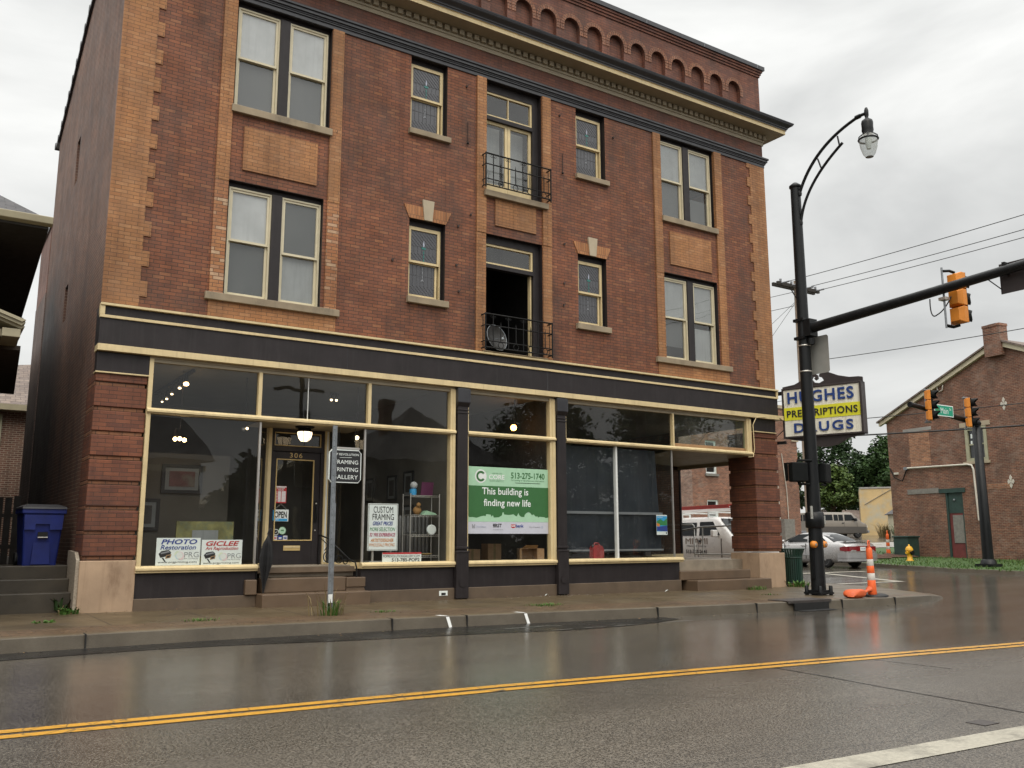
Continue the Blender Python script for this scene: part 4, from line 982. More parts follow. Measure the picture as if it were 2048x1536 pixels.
rc.face([(x, y, 3.505) for x, y in soff], 'soffit_wood'); rc.face([(x, y, 3.60) for x, y in soff], 'boarding_tan')
rc.box(22.0, 22.09, .98, 3.92, 3.40, 3.62, 'soffit'); rc.box(22.0, 22.09, .98, 3.92, 4.46, 4.62, 'soffit')
for (ax, ay, bx, by) in ((18.13, .1, 18.75, 1.9), (20.2, 3.3, 22.06, 3.92)):
    MB().face([(ax, ay, .5), (bx, by, .5), (bx, by, .69), (ax, ay, .69)], 'dark').build('recess_side', B); MB().beam((ax, ay, .75), (bx, by, .75), .12, .12, 'cream').build('recess_sill', B)
rc.build('recess_soffit', B)
cd_ = MB()                                                # door at the back of the corner recess
cd_.beam((18.78, 1.93, 2.1), (18.9, 2.05, 2.1), .06, 2.8, 'dark'); cd_.beam((20.05, 3.17, 2.1), (20.18, 3.28, 2.1), .06, 2.8, 'dark')
cd_.beam((18.9, 2.05, 3.4), (20.05, 3.17, 3.4), .06, .2, 'dark'); cd_.beam((18.9, 2.05, .95), (20.05, 3.17, .95), .06, .4, 'dark')
CD = cd_.build('corner_door', B); MB().face([(18.9, 2.05, 1.1), (20.05, 3.17, 1.1), (20.05, 3.17, 3.3), (18.9, 2.05, 3.3)], 'glass').build('door_glass', CD)
sp_ = MB()
sp_.box(18.42, 21.125, -.42, .5, -.2, .235, 'step'); sp_.build('corner_step', B, bevel=.018)
MB().box(18.20, 20.74, -.05, .6, .235, .462, 'step').build('corner_step', B, bevel=.018)
MB().prism([(18.24, .28), (20.42, .28), (21.17, .6), (22.07, .99), (22.07, 3.9), (20.2, 3.3), (18.75, 1.9)], 'z', .2, .715, 'threshold').build('corner_platform', B, bevel=.012)
r = MB()                                                  # tubular rail closing the side of the recess
r.tube([(22.05, 3.86, 1.69), (22.05, 3.40, 1.70), (22.05, 3.34, 1.66), (22.05, 3.33, .72)], .024, 'steel', 8)
r.tube([(22.05, 3.86, 1.52), (22.05, 3.0, 1.62), (22.05, 1.0, 1.66)], .024, 'steel', 8); r.tube([(22.05, 2.98, 1.62), (22.05, 2.98, .72)], .022, 'steel', 8); r.tube([(22.05, 3.33, .80), (22.05, 1.0, .815)], .02, 'steel', 8)
r.build('recess_handrail', B)
MB().box(11.32, 11.52, -.058, -.04, .10, .20, 'p_white').box(11.37, 11.47, -.066, -.058, .115, .16, 'p_black').build('outlet_cover', B)
# shop interiors
ri = MB()
ri.box(XL+.3, 18.12, .12, 9.8, FL-.1, FL, 'floor_wood'); ri.box(18.12, XR-.2, 3.95, 9.8, FL-.1, FL, 'floor_wood')
ri.box(XL+.3, 18.3, .3, 9.8, 4.62, 4.70, 'ceil'); ri.box(18.3, XR-.02, .3, 9.8, 4.62, 4.70, 'ceil')
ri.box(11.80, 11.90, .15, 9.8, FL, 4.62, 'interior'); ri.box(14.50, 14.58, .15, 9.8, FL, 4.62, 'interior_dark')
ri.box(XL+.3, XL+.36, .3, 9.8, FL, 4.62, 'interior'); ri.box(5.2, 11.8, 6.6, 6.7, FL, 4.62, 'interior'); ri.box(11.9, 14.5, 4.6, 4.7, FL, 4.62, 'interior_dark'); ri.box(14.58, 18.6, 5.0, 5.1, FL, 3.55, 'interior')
ri.box(14.58, 18.6, 5.0, 5.1, 3.55, 4.62, 'interior')
ri.box(5.37, 7.45, .85, .9, FL, .8, 'interior'); ri.box(11.92, 14.4, .13, 1.2, .74, .80, 'interior_dark'); ri.box(14.66, 18.2, .13, .9, .74, .79, 'interior'); ri.box(5.35, 7.5, .13, .85, .74, .795, 'interior'); ri.box(9.5, 11.7, .13, .85, .74, .795, 'interior')
ri.box(9.16, 9.22, .9, 2.4, FL, 3.6, 'interior_dark')
ri.build('shop_interior', B)

# ------------------------------------------------------------------ things in and on the shopfront
def card(name, label, x0, x1, z0, z1, y, art, base_='p_white', th=.012, rotz=0, group=None, lean=0):
    o = MB(); o.box(x0, x1, y, y+th, z0, z1, base_); art(o, FY(y-.002)); t = o.build(name, loc=((x0+x1)/2, y, z0)); tag(t, label, 'sign', group)
    if lean: t.rotation_euler = (lean, 0, 0)
    return t
def poly(o, fn, pts, m): o.face([fn(*p) for p in pts], m)
def rect(o, fn, a, b, c, d, m): poly(o, fn, [(a, c), (b, c), (b, d), (a, d)], m)
def disc(o, fn, cx, cz, r, m, n=20, r0=0, a0=0, a1=2*math.pi):
    P = [(cx+r*math.cos(a0+(a1-a0)*j/n), cz+r*math.sin(a0+(a1-a0)*j/n)) for j in range(n+1)]
    if r0:
        Q = [(cx+r0*math.cos(a0+(a1-a0)*j/n), cz+r0*math.sin(a0+(a1-a0)*j/n)) for j in range(n+1)]
        for j in range(n): poly(o, fn, [P[j], P[j+1], Q[j+1], Q[j]], m)
    else: poly(o, fn, P[:-1], m)
def printer_art(head, sub, colr):
    def art(o, fn):
        x0, x1, z0, z1 = art.r; W, H = x1-x0, z1-z0; X = lambda u: x0+u*W; Z = lambda v: z0+v*H
        o.text(head, X(.10), X(.92), Z(.77), Z(.95), fn, colr, .03, .25); o.text(sub, X(.09), X(.90), Z(.575), Z(.74), fn, colr, .01, .25)
        g = lambda u, v, w=0: fn(u, v, .001)
        poly(o, fn, [(X(.06), Z(.42)), (X(.12), Z(.52)), (X(.28), Z(.56)), (X(.34), Z(.47)), (X(.32), Z(.36)), (X(.1), Z(.28))], 'p_black'); poly(o, g, [(X(.10), Z(.46)), (X(.28), Z(.53)), (X(.31), Z(.48)), (X(.11), Z(.41))], 'p_grey')
        poly(o, fn, [(X(.13), Z(.28)), (X(.17), Z(.28)), (X(.23), Z(.13)), (X(.20), Z(.13))], 'p_black'); poly(o, g, [(X(.21), Z(.24)), (X(.33), Z(.28)), (X(.35), Z(.41)), (X(.23), Z(.37))], 'kraft'); poly(o, lambda u, v, w=0: fn(u, v, .002), [(X(.24), Z(.27)), (X(.31), Z(.295)), (X(.32), Z(.37)), (X(.25), Z(.345))], 'p_black')
        for k, (cx, cz, m) in enumerate(((.49, .40, 'tint_y'), (.55, .38, 'tint_p'), (.51, .33, 'tint_c'), (.565, .31, 'tint_p'), (.53, .36, 'tint_w'))): disc(o, lambda u, v, w=0, kk=k: fn(u, v, .0006*kk), X(cx), Z(cz), .075*W, m)
        o.text('PRG', X(.64), X(.97), Z(.29), Z(.48), fn, 'p_grey', -.012); o.text('Fine Art Printing', X(.64), X(.96), Z(.21), Z(.265), fn, 'p_grey', 0, .2); o.text('www.prgprinting.com', X(.05), X(.93), Z(.065), Z(.15), fn, 'p_black')
    return art
for k, c in (('tint_y', (.66, .72, .55)), ('tint_p', (.72, .58, .60)), ('tint_c', (.52, .66, .72)), ('tint_w', (.70, .73, .71))): M[k] = flat(k, c)
a1 = printer_art('PHOTO', 'Restoration', 'p_blue'); a1.r = (5.655, 6.42, .815, 1.30)
card('window_sign', 'white card reading PHOTO Restoration in blue, standing in the gallery window', 5.655, 6.42, .815, 1.30, .072, a1)
a2 = printer_art('GICLEE', 'Art Reproduction', 'p_red'); a2.r = (6.445, 7.185, .79, 1.265)
card('window_sign', 'white card reading GICLEE Art Reproduction in red, standing in the gallery window', 6.445, 7.185, .79, 1.265, .066, a2)
def art(o, fn):
    frame_ = lambda a, b, c, d, w, m: (rect(o, fn, a, b, c, c+w, m), rect(o, fn, a, b, d-w, d, m), rect(o, fn, a, a+w, c, d, m), rect(o, fn, b-w, b, c, d, m))
    frame_(9.745, 10.395, 1.05, 1.985, .012, 'silver')
    for t, z0, z1, a, b, m, bo, sh in (('CUSTOM', 1.805, 1.935, 9.85, 10.29, 'p_black', .03, 0), ('FRAMING', 1.66, 1.785, 9.83, 10.31, 'p_black', .03, 0), ('GREAT PRICES', 1.55, 1.63, 9.84, 10.29, 'p_blue', .02, .25), ('MORE SELECTION', 1.435, 1.51, 9.775, 10.345, 'p_green', .02, .25),
                                 ('32 YRS EXPERIENCE', 1.325, 1.395, 9.77, 10.35, 'p_pink', .02, .25), ('ARTIST/DESIGNER', 1.215, 1.285, 9.80, 10.31, 'p_orange', .015, .25), ('WHOLESALE PRICING', 1.125, 1.19, 9.77, 10.34, 'p_orange', .015, .25)): o.text(t, a, b, z0, z1, fn, m, bo, sh)
fs = card('framing_sign', 'white framed placard reading CUSTOM FRAMING GREAT PRICES on a stand in the right gallery window', 9.735, 10.405, 1.04, 1.995, .09, art, th=.03)
MB().box(9.80, 10.34, .13, .4, .80, .83, 'p_grey').box(9.85, 9.89, .13, .17, .83, 1.04, 'silver').box(10.25, 10.29, .13, .17, .83, 1.04, 'silver').build('sign_stand', fs)
def art(o, fn): rect(o, fn, 10.06, 10.95, .965, 1.0, 'p_red'); o.text('POPREVOLUTIONGALLERY.COM', 10.075, 10.91, .90, .95, fn, 'p_black'); o.text('513-785-POP2', 10.27, 10.91, .815, .885, fn, 'p_black', .015)
card('phone_banner', 'low white strip sign with red top edge and phone number 513-785-POP2', 10.06, 10.95, .805, 1.0, .068, art)
def art(o, fn):
    x0, x1 = 12.025, 14.205; W = x1-x0; X = lambda u: x0+u*W
    rect(o, fn, x0, x1, 2.43, 2.85, 'p_lgreen'); rect(o, fn, x0, x1, 1.645, 1.86, 'p_lgreen'); up = lambda u, v, w=0: fn(u, v, .0015+w)
    sky_ = [(0, 1.84), (.012, 1.80), (.03, 1.74), (.07, 1.745), (.12, 1.73), (.165, 1.76), (.2, 1.775), (.225, 1.77), (.23, 1.81), (.285, 1.80), (.29, 1.755), (.31, 1.79), (.32, 1.74), (.38, 1.745), (.42, 1.79), (.425, 1.85), (.44, 1.86), (.445, 1.81), (.5, 1.80), (.56, 1.815), (.585, 1.78), (.6, 1.77), (.615, 1.82), (.622, 1.85), (.63, 1.80), (.65, 1.77), (.66, 1.76), (.695, 1.76), (.70, 1.81), (.73, 1.86), (.75, 1.87), (.77, 1.85), (.79, 1.80), (.81, 1.82), (.84, 1.77), (.86, 1.78), (.87, 1.75), (.89, 1.77), (.95, 1.76), (.97, 1.74), (1, 1.76)]
    for (a, b), (c, d) in zip(sky_, sky_[1:]): poly(o, up, [(X(a), b), (X(c), d), (X(c), 2.431), (X(a), 2.431)], 'p_dgreen')
    disc(o, up, X(.165), 2.64, .15, 'tint_w', 28); disc(o, lambda u, v, w=0: fn(u, v, .003), X(.165), 2.64, .118, 'p_dgreen', 28, .068, .65, 5.63)
    o.text('HAMILTON, OHIO', X(.30), X(.42), 2.70, 2.725, fn, 'p_dgreen'); o.text('CORE', X(.26), X(.45), 2.58, 2.685, fn, 'tint_w', .04)
    for z in (2.55, 2.525): o.text('Consortium for Ongoing Reinvestment', X(.27), X(.44), z, z+.018, fn, 'p_dgreen')
    o.text('513-275-1740', X(.53), X(.955), 2.615, 2.755, fn, 'p_dgreen', .02); o.text('For leasing or development information', X(.53), X(.95), 2.555, 2.595, fn, 'p_dgreen'); rect(o, fn, X(.58), X(.90), 2.512, 2.525, 'p_grey')
    o.text('This building is', X(.18), X(.745), 2.195, 2.395, up, 'p_white', .012); o.text('finding new life', X(.20), X(.775), 1.94, 2.145, up, 'p_white', .012)
    for k, h in enumerate((.09, .06, .09)): rect(o, fn, X(.065+.013*k), X(.074+.013*k), 1.50, 1.50+h, 'p_grey')
    o.text('Hamilton', X(.115), X(.23), 1.515, 1.565, fn, 'p_lav2'); o.text('fIRST', X(.31), X(.415), 1.525, 1.605, fn, 'p_black', .03); o.text('Financial Bank', X(.315), X(.43), 1.465, 1.485, fn, 'p_grey')
    poly(o, fn, [(X(.53), 1.59), (X(.585), 1.59), (X(.585), 1.53), (X(.56), 1.505), (X(.53), 1.53)], 'p_red'); o.text('us', X(.535), X(.58), 1.54, 1.575, up, 'p_white', .03); o.text('bank', X(.588), X(.685), 1.525, 1.595, fn, 'p_blue', .03); o.text('City of Hamilton', X(.755), X(.895), 1.51, 1.55, fn, 'p_grey'); disc(o, fn, X(.92), 1.53, .03, 'p_lav2', 12)
M['p_lav2'] = flat('print_faint_blue', (.40, .43, .52))
card('green_banner', 'large green window banner reading This building is finding new life', 12.025, 14.205, 1.385, 2.85, .043, art, 'p_lav', .004)
def art(o, fn):
    rect(o, fn, 17.55, 17.90, 1.45, 1.83, 'p_cyan'); up = lambda u, v, w=0: fn(u, v, .001)
    poly(o, up, [(17.55, 1.70), (17.68, 1.76), (17.78, 1.70), (17.90, 1.78), (17.90, 1.60), (17.55, 1.60)], 'p_green'); poly(o, lambda u, v, w=0: fn(u, v, .002), [(17.55, 1.66), (17.66, 1.63), (17.64, 1.57), (17.55, 1.58)], 'p_orange'); poly(o, lambda u, v, w=0: fn(u, v, .003), [(17.55, 1.56), (17.9, 1.6), (17.9, 1.45), (17.55, 1.47)], 'p_blue'); o.text('Hamilton', 17.57, 17.76, 1.79, 1.82, up, 'p_white'); rect(o, fn, 17.85, 17.885, 1.39, 1.43, 'p_black')
card('event_poster', 'small blue and green poster taped on the dark tarp window', 17.545, 17.905, 1.365, 1.86, .062, art, 'p_white', .003)
tp = MB()
rows_ = []
for i in range(33):
    x = 14.72+3.10*i/32; rows_.append([(x-(0 if i < 30 else (.0-(z-.85)/2.6*-.12)), .22+.02*math.sin(i*.9+z*1.3)+.015*math.sin(i*2.3), z) for z in (.95, 1.4, 1.9, 2.4, 2.9, 3.48)])
v = [p for r_ in rows_ for p in r_]; tp.raw(v, [(i*6+j, i*6+j+1, (i+1)*6+j+1, (i+1)*6+j) for i in range(32) for j in range(5)], 'tarp', True)
tag(tp.build('dark_tarp', loc=(16.2, .22, .95)), 'dark navy tarp hung inside the wide right shop window', 'tarp')
M['p_grey2'] = flat('faded_rail_grey', (.16, .17, .18))
bd = MB().box(14.7, 17.85, .16, .19, 1.86, 1.92, 'p_grey2').box(14.7, 17.85, .16, .2, .98, 1.02, 'p_grey2'); 
tag(bd.build('window_rail', loc=(16.2, .17, .98)), 'pair of pale horizontal rails across the dark tarp window', 'rail')
# red petrol can
G = thing('gas_can', 'red plastic petrol can on the sill of the dark tarp window', 'gas can', (15.68, .13, .80), rotz=R(8), world=False)
b = MB(); b.prism([(-.17, 0), (.17, 0), (.18, .04), (.18, .22), (.12, .30), (.0, .33), (-.12, .31), (-.18, .24), (-.18, .03)], 'y', -.07, .07, 'plastic_red'); b.build('can_body', G, bevel=.02)
MB().tube([(-.10, 0, .31), (-.07, 0, .37), (.06, 0, .365), (.12, 0, .29)], .018, 'plastic_red', 8).build('handle', G); MB().lathe((-.14, 0, .27), [(.035, 0), (.035, .06), (.02, .07)], 'p_black', 10).build('spout_cap', G)
# open cardboard box
K = thing('cardboard_box', 'open brown cardboard box lying on its side under the green banner', 'box', (13.86, .30, .80), rotz=R(-12), world=False)
MB().box(-.2, .2, .28, .30, 0, .26, 'kraft').box(-.2, -.19, 0, .3, 0, .26, 'kraft').box(.19, .2, 0, .3, 0, .26, 'kraft').box(-.19, .19, 0, .28, 0, .01, 'kraft').box(-.19, .19, 0, .28, .25, .26, 'kraft').build('carton', K)
for a, b in (((-.2, 0, 0), (-.29, -.11, 0)), ((.2, 0, 0), (.33, -.07, 0))): MB().face([a, b, (b[0], b[1], .25), (a[0], a[1], .26)], 'kraft').build('flap', K)
MB().face([(-.19, 0, .0), (.19, 0, 0), (.2, -.15, -.0), (-.2, -.15, .0)], 'kraft').build('flap', K); MB().face([(-.19, 0, .26), (.19, 0, .26), (.16, -.13, .33), (-.15, -.13, .33)], 'kraft').build('flap', K)
for lab, x, y, z, w, h in (('plain brown carton at the back of the green banner window', 13.35, 1.0, .80, .36, .36), ('low brown carton beside the tall one in the banner window', 12.75, 1.0, .80, .42, .24)):
    tag(MB().box(x-w/2, x+w/2, y, y+.3, z, z+h, 'kraft').box(x-.03, x+.03, y-.002, y, z, z+h, 'ochre').build('closed_carton', loc=(x, y, z), bevel=.006), lab, 'box')
# gallery things
def picture(lab, x0, x1, z0, z1, y, mat_in, group=None, ax='y'):
    P_ = thing('framed_picture', lab, 'picture', ((x0+x1)/2, y, z0) if ax == 'y' else (y, (x0+x1)/2, z0), group=group)
    f = MB(); m_ = MB(); c = MB()
    if ax == 'y': frame(f, x0, x1, z0, z1, .07, y, y+.04, 'p_black'); m_.box(x0+.07, x1-.07, y+.015, y+.03, z0+.07, z1-.07, 'blind_grey'); c.box(x0+.15, x1-.15, y+.005, y+.014, z0+.14, z1-.14, mat_in)
    else:
        for bx in ((x0, x1, z0, z0+.05), (x0, x1, z1-.05, z1), (x0, x0+.05, z0, z1), (x1-.05, x1, z0, z1)): f.box(y-.04, y, *bx, 'p_black')
        m_.box(y-.03, y-.015, x0+.05, x1-.05, z0+.05, z1-.05, 'blind_grey'); c.box(y-.034, y-.031, x0+.12, x1-.12, z0+.12, z1-.12, mat_in)
    f.build('frame', P_); m_.build('mount', P_); c.build('print', P_); return P_
M['art_red'] = pm('abstract_red_print', (.13, .05, .045), .5, .6, 3, col2=(.20, .17, .14)); M['art_dark'] = pm('abstract_dark_print', (.06, .055, .05), .5, .5, 6); M['art_green'] = pm('abstract_green_print', (.20, .19, .07), .6, .5, 4, col2=(.13, .16, .10))
tag(MB().box(5.4, 7.6, 2.62, 2.68, FL, 3.05, 'interior').build('room_divider', loc=(6.5, 2.65, FL)), 'tall grey free-standing display wall inside the gallery window', 'panel')
picture('black framed print with wide mount high on the grey display wall', 6.20, 7.02, 2.22, 2.82, 2.56, 'art_red'); picture('black framed print low at the left end of the display wall', 5.55, 6.20, 1.45, 2.10, 2.56, 'art_dark')
for i, (y, z) in enumerate(((2.1, 2.25), (3.0, 2.2), (2.1, 1.45), (3.0, 1.4), (4.3, 2.2))):
    picture(['first black framed print on the right gallery wall, upper row', 'second black framed print on the right gallery wall, upper row', 'first black framed print on the right gallery wall, lower row', 'second black framed print on the right gallery wall, lower row', 'farthest black framed print on the right gallery wall'][i], y, y+.5, z, z+.62, 11.79, 'art_dark', 'pictures on the gallery wall', 'x')
tag(MB().box(6.25, 7.35, 1.25, 1.30, .82, 1.62, 'art_green').box(6.55, 7.05, 1.243, 1.25, .95, 1.45, 'blind_grey').build('leaning_canvas', loc=(6.8, 1.27, .8)), 'mottled green canvas leaning behind the two white cards', 'canvas')
RK = thing('wire_shelf', 'chrome wire shelf rack with four shelves in the right gallery window', 'shelf', (11.2, .6, .80))
for (x, y) in ((10.86, .42), (11.56, .42), (10.86, .78), (11.56, .78)): MB().tube([(x, y, .80), (x, y, 2.24)], .014, 'steel', 6).build('post', RK)
SH = (.92, 1.36, 1.78, 2.20)
for z in SH:
    s = MB(); [s.tube([(10.86, y, z), (11.56, y, z)], .006, 'steel', 5) for y in (.42, .48, .54, .60, .66, .72, .78)]
    for x in (10.86, 11.2, 11.56): s.tube([(x, .42, z), (x, .78, z)], .008, 'steel', 5)
    s.tube([(10.86, .42, z-.035), (11.56, .42, z-.035)], .006, 'steel', 5); s.tube([(10.86+.7*j/12, .42, z-.035*(j % 2)) for j in range(13)], .004, 'steel', 4); s.build('shelf', RK)
tag(MB().lathe((10.98, .55, 2.21), [(.07, 0), (.08, .06), (.075, .13)], 'p_cyan', 12).ball((11.0, .56, 2.42), .085, 'blind', 10).build('snow_globe', loc=(10.98, .55, 2.21)), 'small white globe on a blue base on the top wire shelf', 'ornament')
M['plum'] = flat('plum_cover', (.10, .015, .06))
tag(MB().beam((11.33, .60, 2.36), (11.33, .61, 2.37), .26, .02, 'plum').prism([(11.18, 2.21), (11.47, 2.21), (11.50, 2.50), (11.21, 2.50)], 'y', .58, .60, 'plum').build('display_book', loc=(11.33, .6, 2.21)), 'dark plum book propped upright on the top wire shelf', 'book')
tag(MB().prism([(11.2, 1.79), (11.55, 1.79), (11.5, 1.83), (11.3, 1.88)], 'y', .5, .7, 'p_lgreen').build('folded_cloth', loc=(11.38, .6, 1.79)), 'pale green folded cloth on the second wire shelf', 'cloth')
b = MB(); b.lathe((11.42, .52, 1.47), [(.09, -.03), (.11, -.03), (.11, .03), (.09, .03)], 'p_white', 18, 'y')
for j in range(5): t = j*1.257; b.beam((11.42, .52, 1.47), (11.42+.1*math.cos(t), .52, 1.47+.1*math.sin(t)), .03, .04, 'p_white', (0, 1, 0))
tag(b.build('white_wheel_ornament', loc=(11.42, .52, 1.37)), 'white openwork wheel ornament on the third wire shelf', 'ornament')
tag(MB().lathe((10.98, .6, 1.37), [(.06, 0), (.12, .04), (.13, .06)], 'p_grey', 14).build('shallow_bowl', loc=(10.98, .6, 1.37)), 'shallow grey bowl on the third wire shelf', 'bowl')
tag(MB().lathe((11.28, .55, .93), [(.04, 0), (.16, .02), (.17, .04)], 'p_gold', 14).build('gilt_dish', loc=(11.28, .55, .93)), 'gilt dish on the bottom wire shelf', 'dish')
M['radiator'] = pm('silver_radiator', (.20, .20, .20), .45, .1, 5, metal=.3)
M['ochre_toy'] = flat('ginger_plush', (.30, .16, .05), .8)
rd = MB()
for i in range(11): rd.lathe((10.62+.095*i, 1.0, 0), [(.0, .84), (.04, .86), (.042, 1.72), (.03, 1.77), (0, 1.79)], 'radiator', 8)
tag(rd.build('radiator', loc=(11.1, 1.0, .74)), 'silver column radiator behind the wire shelf rack', 'radiator')
tag(MB().ball((11.1, .58, 1.88), .10, 'ochre_toy', 12, (1, .8, 1)).ball((11.1, .52, 2.0), .055, 'ochre_toy', 10).build('soft_toy', loc=(11.1, .58, 1.79)), 'round ginger soft toy on the second wire shelf', 'toy')
# lights inside
TR_ = thing('track_light', 'long ceiling track with small lit spot lamps in the left gallery window', 'light', (6.3, 2.7, 4.6))
MB().box(6.36, 6.42, 1.2, 4.6, 4.56, 4.62, 'p_black').build('track', TR_)
for x, y, r, m_ in ((6.32, 1.47, .055, 'bulb'), (6.33, 2.05, .035, 'bulb_dim'), (6.38, 2.95, .03, 'bulb_dim'), (6.44, 3.7, .03, 'bulb_dim'), (6.45, 4.2, .025, 'bulb_dim')):
    s = MB().lathe((x, y, 4.36), [(.03, .2), (.035, .12), (.06, .03)], 'p_black', 10).build('spot_lamp', TR_); MB().ball((x, y, 4.35), r, m_, 10, (1, 1, .7)).build('bulb', s)
SP = thing('twin_spot_light', 'pair of small lit ceiling spots above the entrance transom', 'light', (9.9, 2.5, 4.6))
MB().box(9.80, 9.98, 2.47, 2.53, 4.57, 4.62, 'p_black').build('ceiling_plate', SP)
for x in (9.82, 9.945): s = MB().lathe((x, 2.5, 4.46), [(.02, .11), (.03, .05), (.05, .01)], 'p_black', 10).build('spot_lamp', SP); MB().ball((x, 2.5, 4.455), .032, 'bulb_dim', 8).build('bulb', s)
CH = thing('chandelier', 'small brass ceiling lamp with three lit bulbs in the left gallery window', 'light', (6.3, 1.55, 4.6))
MB().tube([(6.28, 1.55, 4.62), (6.28, 1.55, 3.45), (6.18, 1.55, 3.45), (6.18, 1.55, 3.3), (6.28, 1.55, 3.3)], .007, 'cast', 6).build('stem', CH)
for dx, dz in ((-.09, 0), (.0, .01), (.09, -.01)): MB().ball((6.28+dx, 1.55-.03*abs(dx), 3.24+dz), .042, 'bulb', 10).build('bulb', CH)
PD = thing('pendant_light', 'small lit clear pendant lamp behind the hanging gallery sign', 'light', (10.05, 1.5, 4.6))
MB().tube([(10.05, 1.5, 4.62), (10.05, 1.5, 3.6)], .008, 'p_black', 5).build('cord', PD); MB().ball((10.05, 1.5, 3.49), .05, 'bulb_dim', 10).build('bulb', PD); MB().lathe((10.05, 1.5, 3.49), [(.03, .1), (.11, .05), (.12, -.05), (.06, -.1)], 'glass', 12).build('lamp_shade', PD)
tag(MB().ball((7.55, 1.6, 3.53), .045, 'steel', 8).ball((7.63, 1.6, 3.55), .03, 'bulb_dim', 8).tube([(7.58, 1.6, 4.62), (7.58, 1.6, 3.55)], .01, 'p_black', 5).build('spot_light', loc=(7.58, 1.6, 4.6)), 'single chrome spot lamp hanging near the left window corner post', 'light')
OB = thing('bare_bulb', 'bare glowing orange bulb hanging behind the transom over the green banner', 'light', (13.95, 1.1, 4.6))
MB().tube([(13.99, 1.1, 4.62), (13.99, 1.1, 3.98)], .012, 'p_black', 6).build('cord', OB); MB().ball((13.95, 1.1, 3.93), .075, 'bulb_orange', 12).build('bulb', OB)
tag(MB().ball((12.1, .7, 3.33), .045, 'bulb_dim', 8).tube([(12.1, .7, 4.6), (12.1, .7, 3.36)], .006, 'p_black', 5).build('small_bulb', loc=(12.1, .7, 4.6)), 'tiny lit bulb at the left edge of the green banner window', 'light')
# door notices
def art(o, fn):
    up = lambda u, v, w=0: fn(u, v, .001); rect(o, fn, 8.06, 8.295, 2.315, 2.335, 'p_white'); o.text('BUSINESS', 8.10, 8.26, 2.285, 2.32, up, 'p_white', .02); o.text('HOURS', 8.12, 8.24, 2.245, 2.275, up, 'p_white', .02)
    for c0, c1 in ((8.125, 8.185), (8.20, 8.285)):
        rect(o, fn, c0, c1, 2.02, 2.235, 'p_white')
        for j in range(7): rect(o, up, c0+.006, c1-.006, 2.028+j*.03, 2.046+j*.03, 'tint_p')
    for j in range(7): rect(o, fn, 8.07, 8.115, 2.03+j*.03, 2.044+j*.03, 'p_pale')
card('hours_notice', 'red and white business hours card in the glass of door 306', 8.055, 8.30, 1.995, 2.34, .945, art, 'p_red', .004)
def art(o, fn): o.text('OPEN', 8.065, 8.32, 1.70, 1.83, fn, 'p_black', .03); rect(o, fn, 8.05, 8.335, 1.635, 1.685, 'p_cyan'); o.text('COME IN', 8.06, 8.15, 1.645, 1.675, lambda u, v, w=0: fn(u, v, .001), 'p_white'); rect(o, fn, 8.03, 8.045, 1.65, 1.85, 'p_cyan')
op = card('open_sign', 'white OPEN plate with blue foot hung in the glass of door 306', 8.02, 8.355, 1.63, 1.865, .93, art, 'p_white', .006)
MB().tube([(8.06, .935, 1.865), (8.19, .935, 1.98), (8.32, .935, 1.865)], .003, 'steel', 4).build('hanging_wire', op)
for lab, x, z, m_ in (('round green decal low in the glass of door 306', 8.245, 1.445, 'p_lgreen'), ('round dark decal with pale rim low in the glass of door 306', 8.115, 1.415, 'p_grey')):
    o = MB(); f = FY(.945); disc(o, f, x, z, .075 if m_ == 'p_lgreen' else .06, m_ if m_ == 'p_lgreen' else 'p_white', 24); disc(o, FY(.943), x, z, .055 if m_ == 'p_lgreen' else .048, 'p_white' if m_ == 'p_lgreen' else 'p_black', 24); disc(o, FY(.941), x, z, .048, m_ if m_ == 'p_lgreen' else 'p_black', 24)
    if m_ != 'p_lgreen': o.beam((x-.02, .938, z), (x-.005, .938, z-.015), .006, .004, 'p_white', (0, 1, 0)).beam((x-.005, .938, z-.015), (x+.025, .938, z+.02), .006, .004, 'p_white', (0, 1, 0))
    else: rect(o, FY(.939), x-.03, x+.03, z-.004, z+.012, 'p_dgreen')
    tag(o.build('door_decal', loc=(x, .945, z)), lab, 'decal')
o = MB()
for i, (bg_, fg) in enumerate((('p_lav', 'p_red'), ('p_blue', 'p_white'), ('p_lav', 'p_blue'))):
    rect(o, FY(.945), 8.055+.105*i, 8.145+.105*i, 1.255, 1.345, bg_); rect(o, FY(.943), 8.07+.105*i, 8.13+.105*i, 1.285, 1.31, fg)
tag(o.build('payment_decals', loc=(8.2, .945, 1.25)), 'row of small card payment decals along the bottom of door 306 glass', 'decal')
# hanging gallery sign
HS = thing('hanging_sign', 'black hanging shop sign with white lettering FRAMING PRINTING GALLERY beside the door', 'sign', (9.1, -.02, 2.4))
x0, x1, z0, z1, c = 8.80, 9.49, 2.385, 3.05, .06
o = MB(); oc = lambda e: [(x0+c, z0+e), (x1-c, z0+e), (x1-e-.01, z0+c), (x1-e, z0+c), (x1-e, z1-c), (x1-e-.01, z1-c), (x1-c, z1-e), (x0+c, z1-e), (x0+e+.01, z1-c), (x0+e, z1-c), (x0+e, z0+c), (x0+e+.01, z0+c)]
o.prism(oc(0), 'y', -.045, .0, 'p_white'); o.prism(oc(.018), 'y', -.049, -.0451, 'p_black'); f = FY(-.0505)
o.text('POP REVOLUTION', x0+.06, x1-.06, 2.93, 2.975, f, 'p_white'); o.beam((9.02, -.05, 2.885), (9.28, -.05, 2.895), .006, .003, 'p_white', (0, 1, 0))
for t, z in (('FRAMING', 2.76), ('PRINTING', 2.61), ('GALLERY', 2.46)): o.text(t[0], x0+.07, x0+.16, z, z+.095, f, 'p_white', .0); o.text(t[1:], x0+.175, x1-.07, z, z+.08, f, 'p_white')
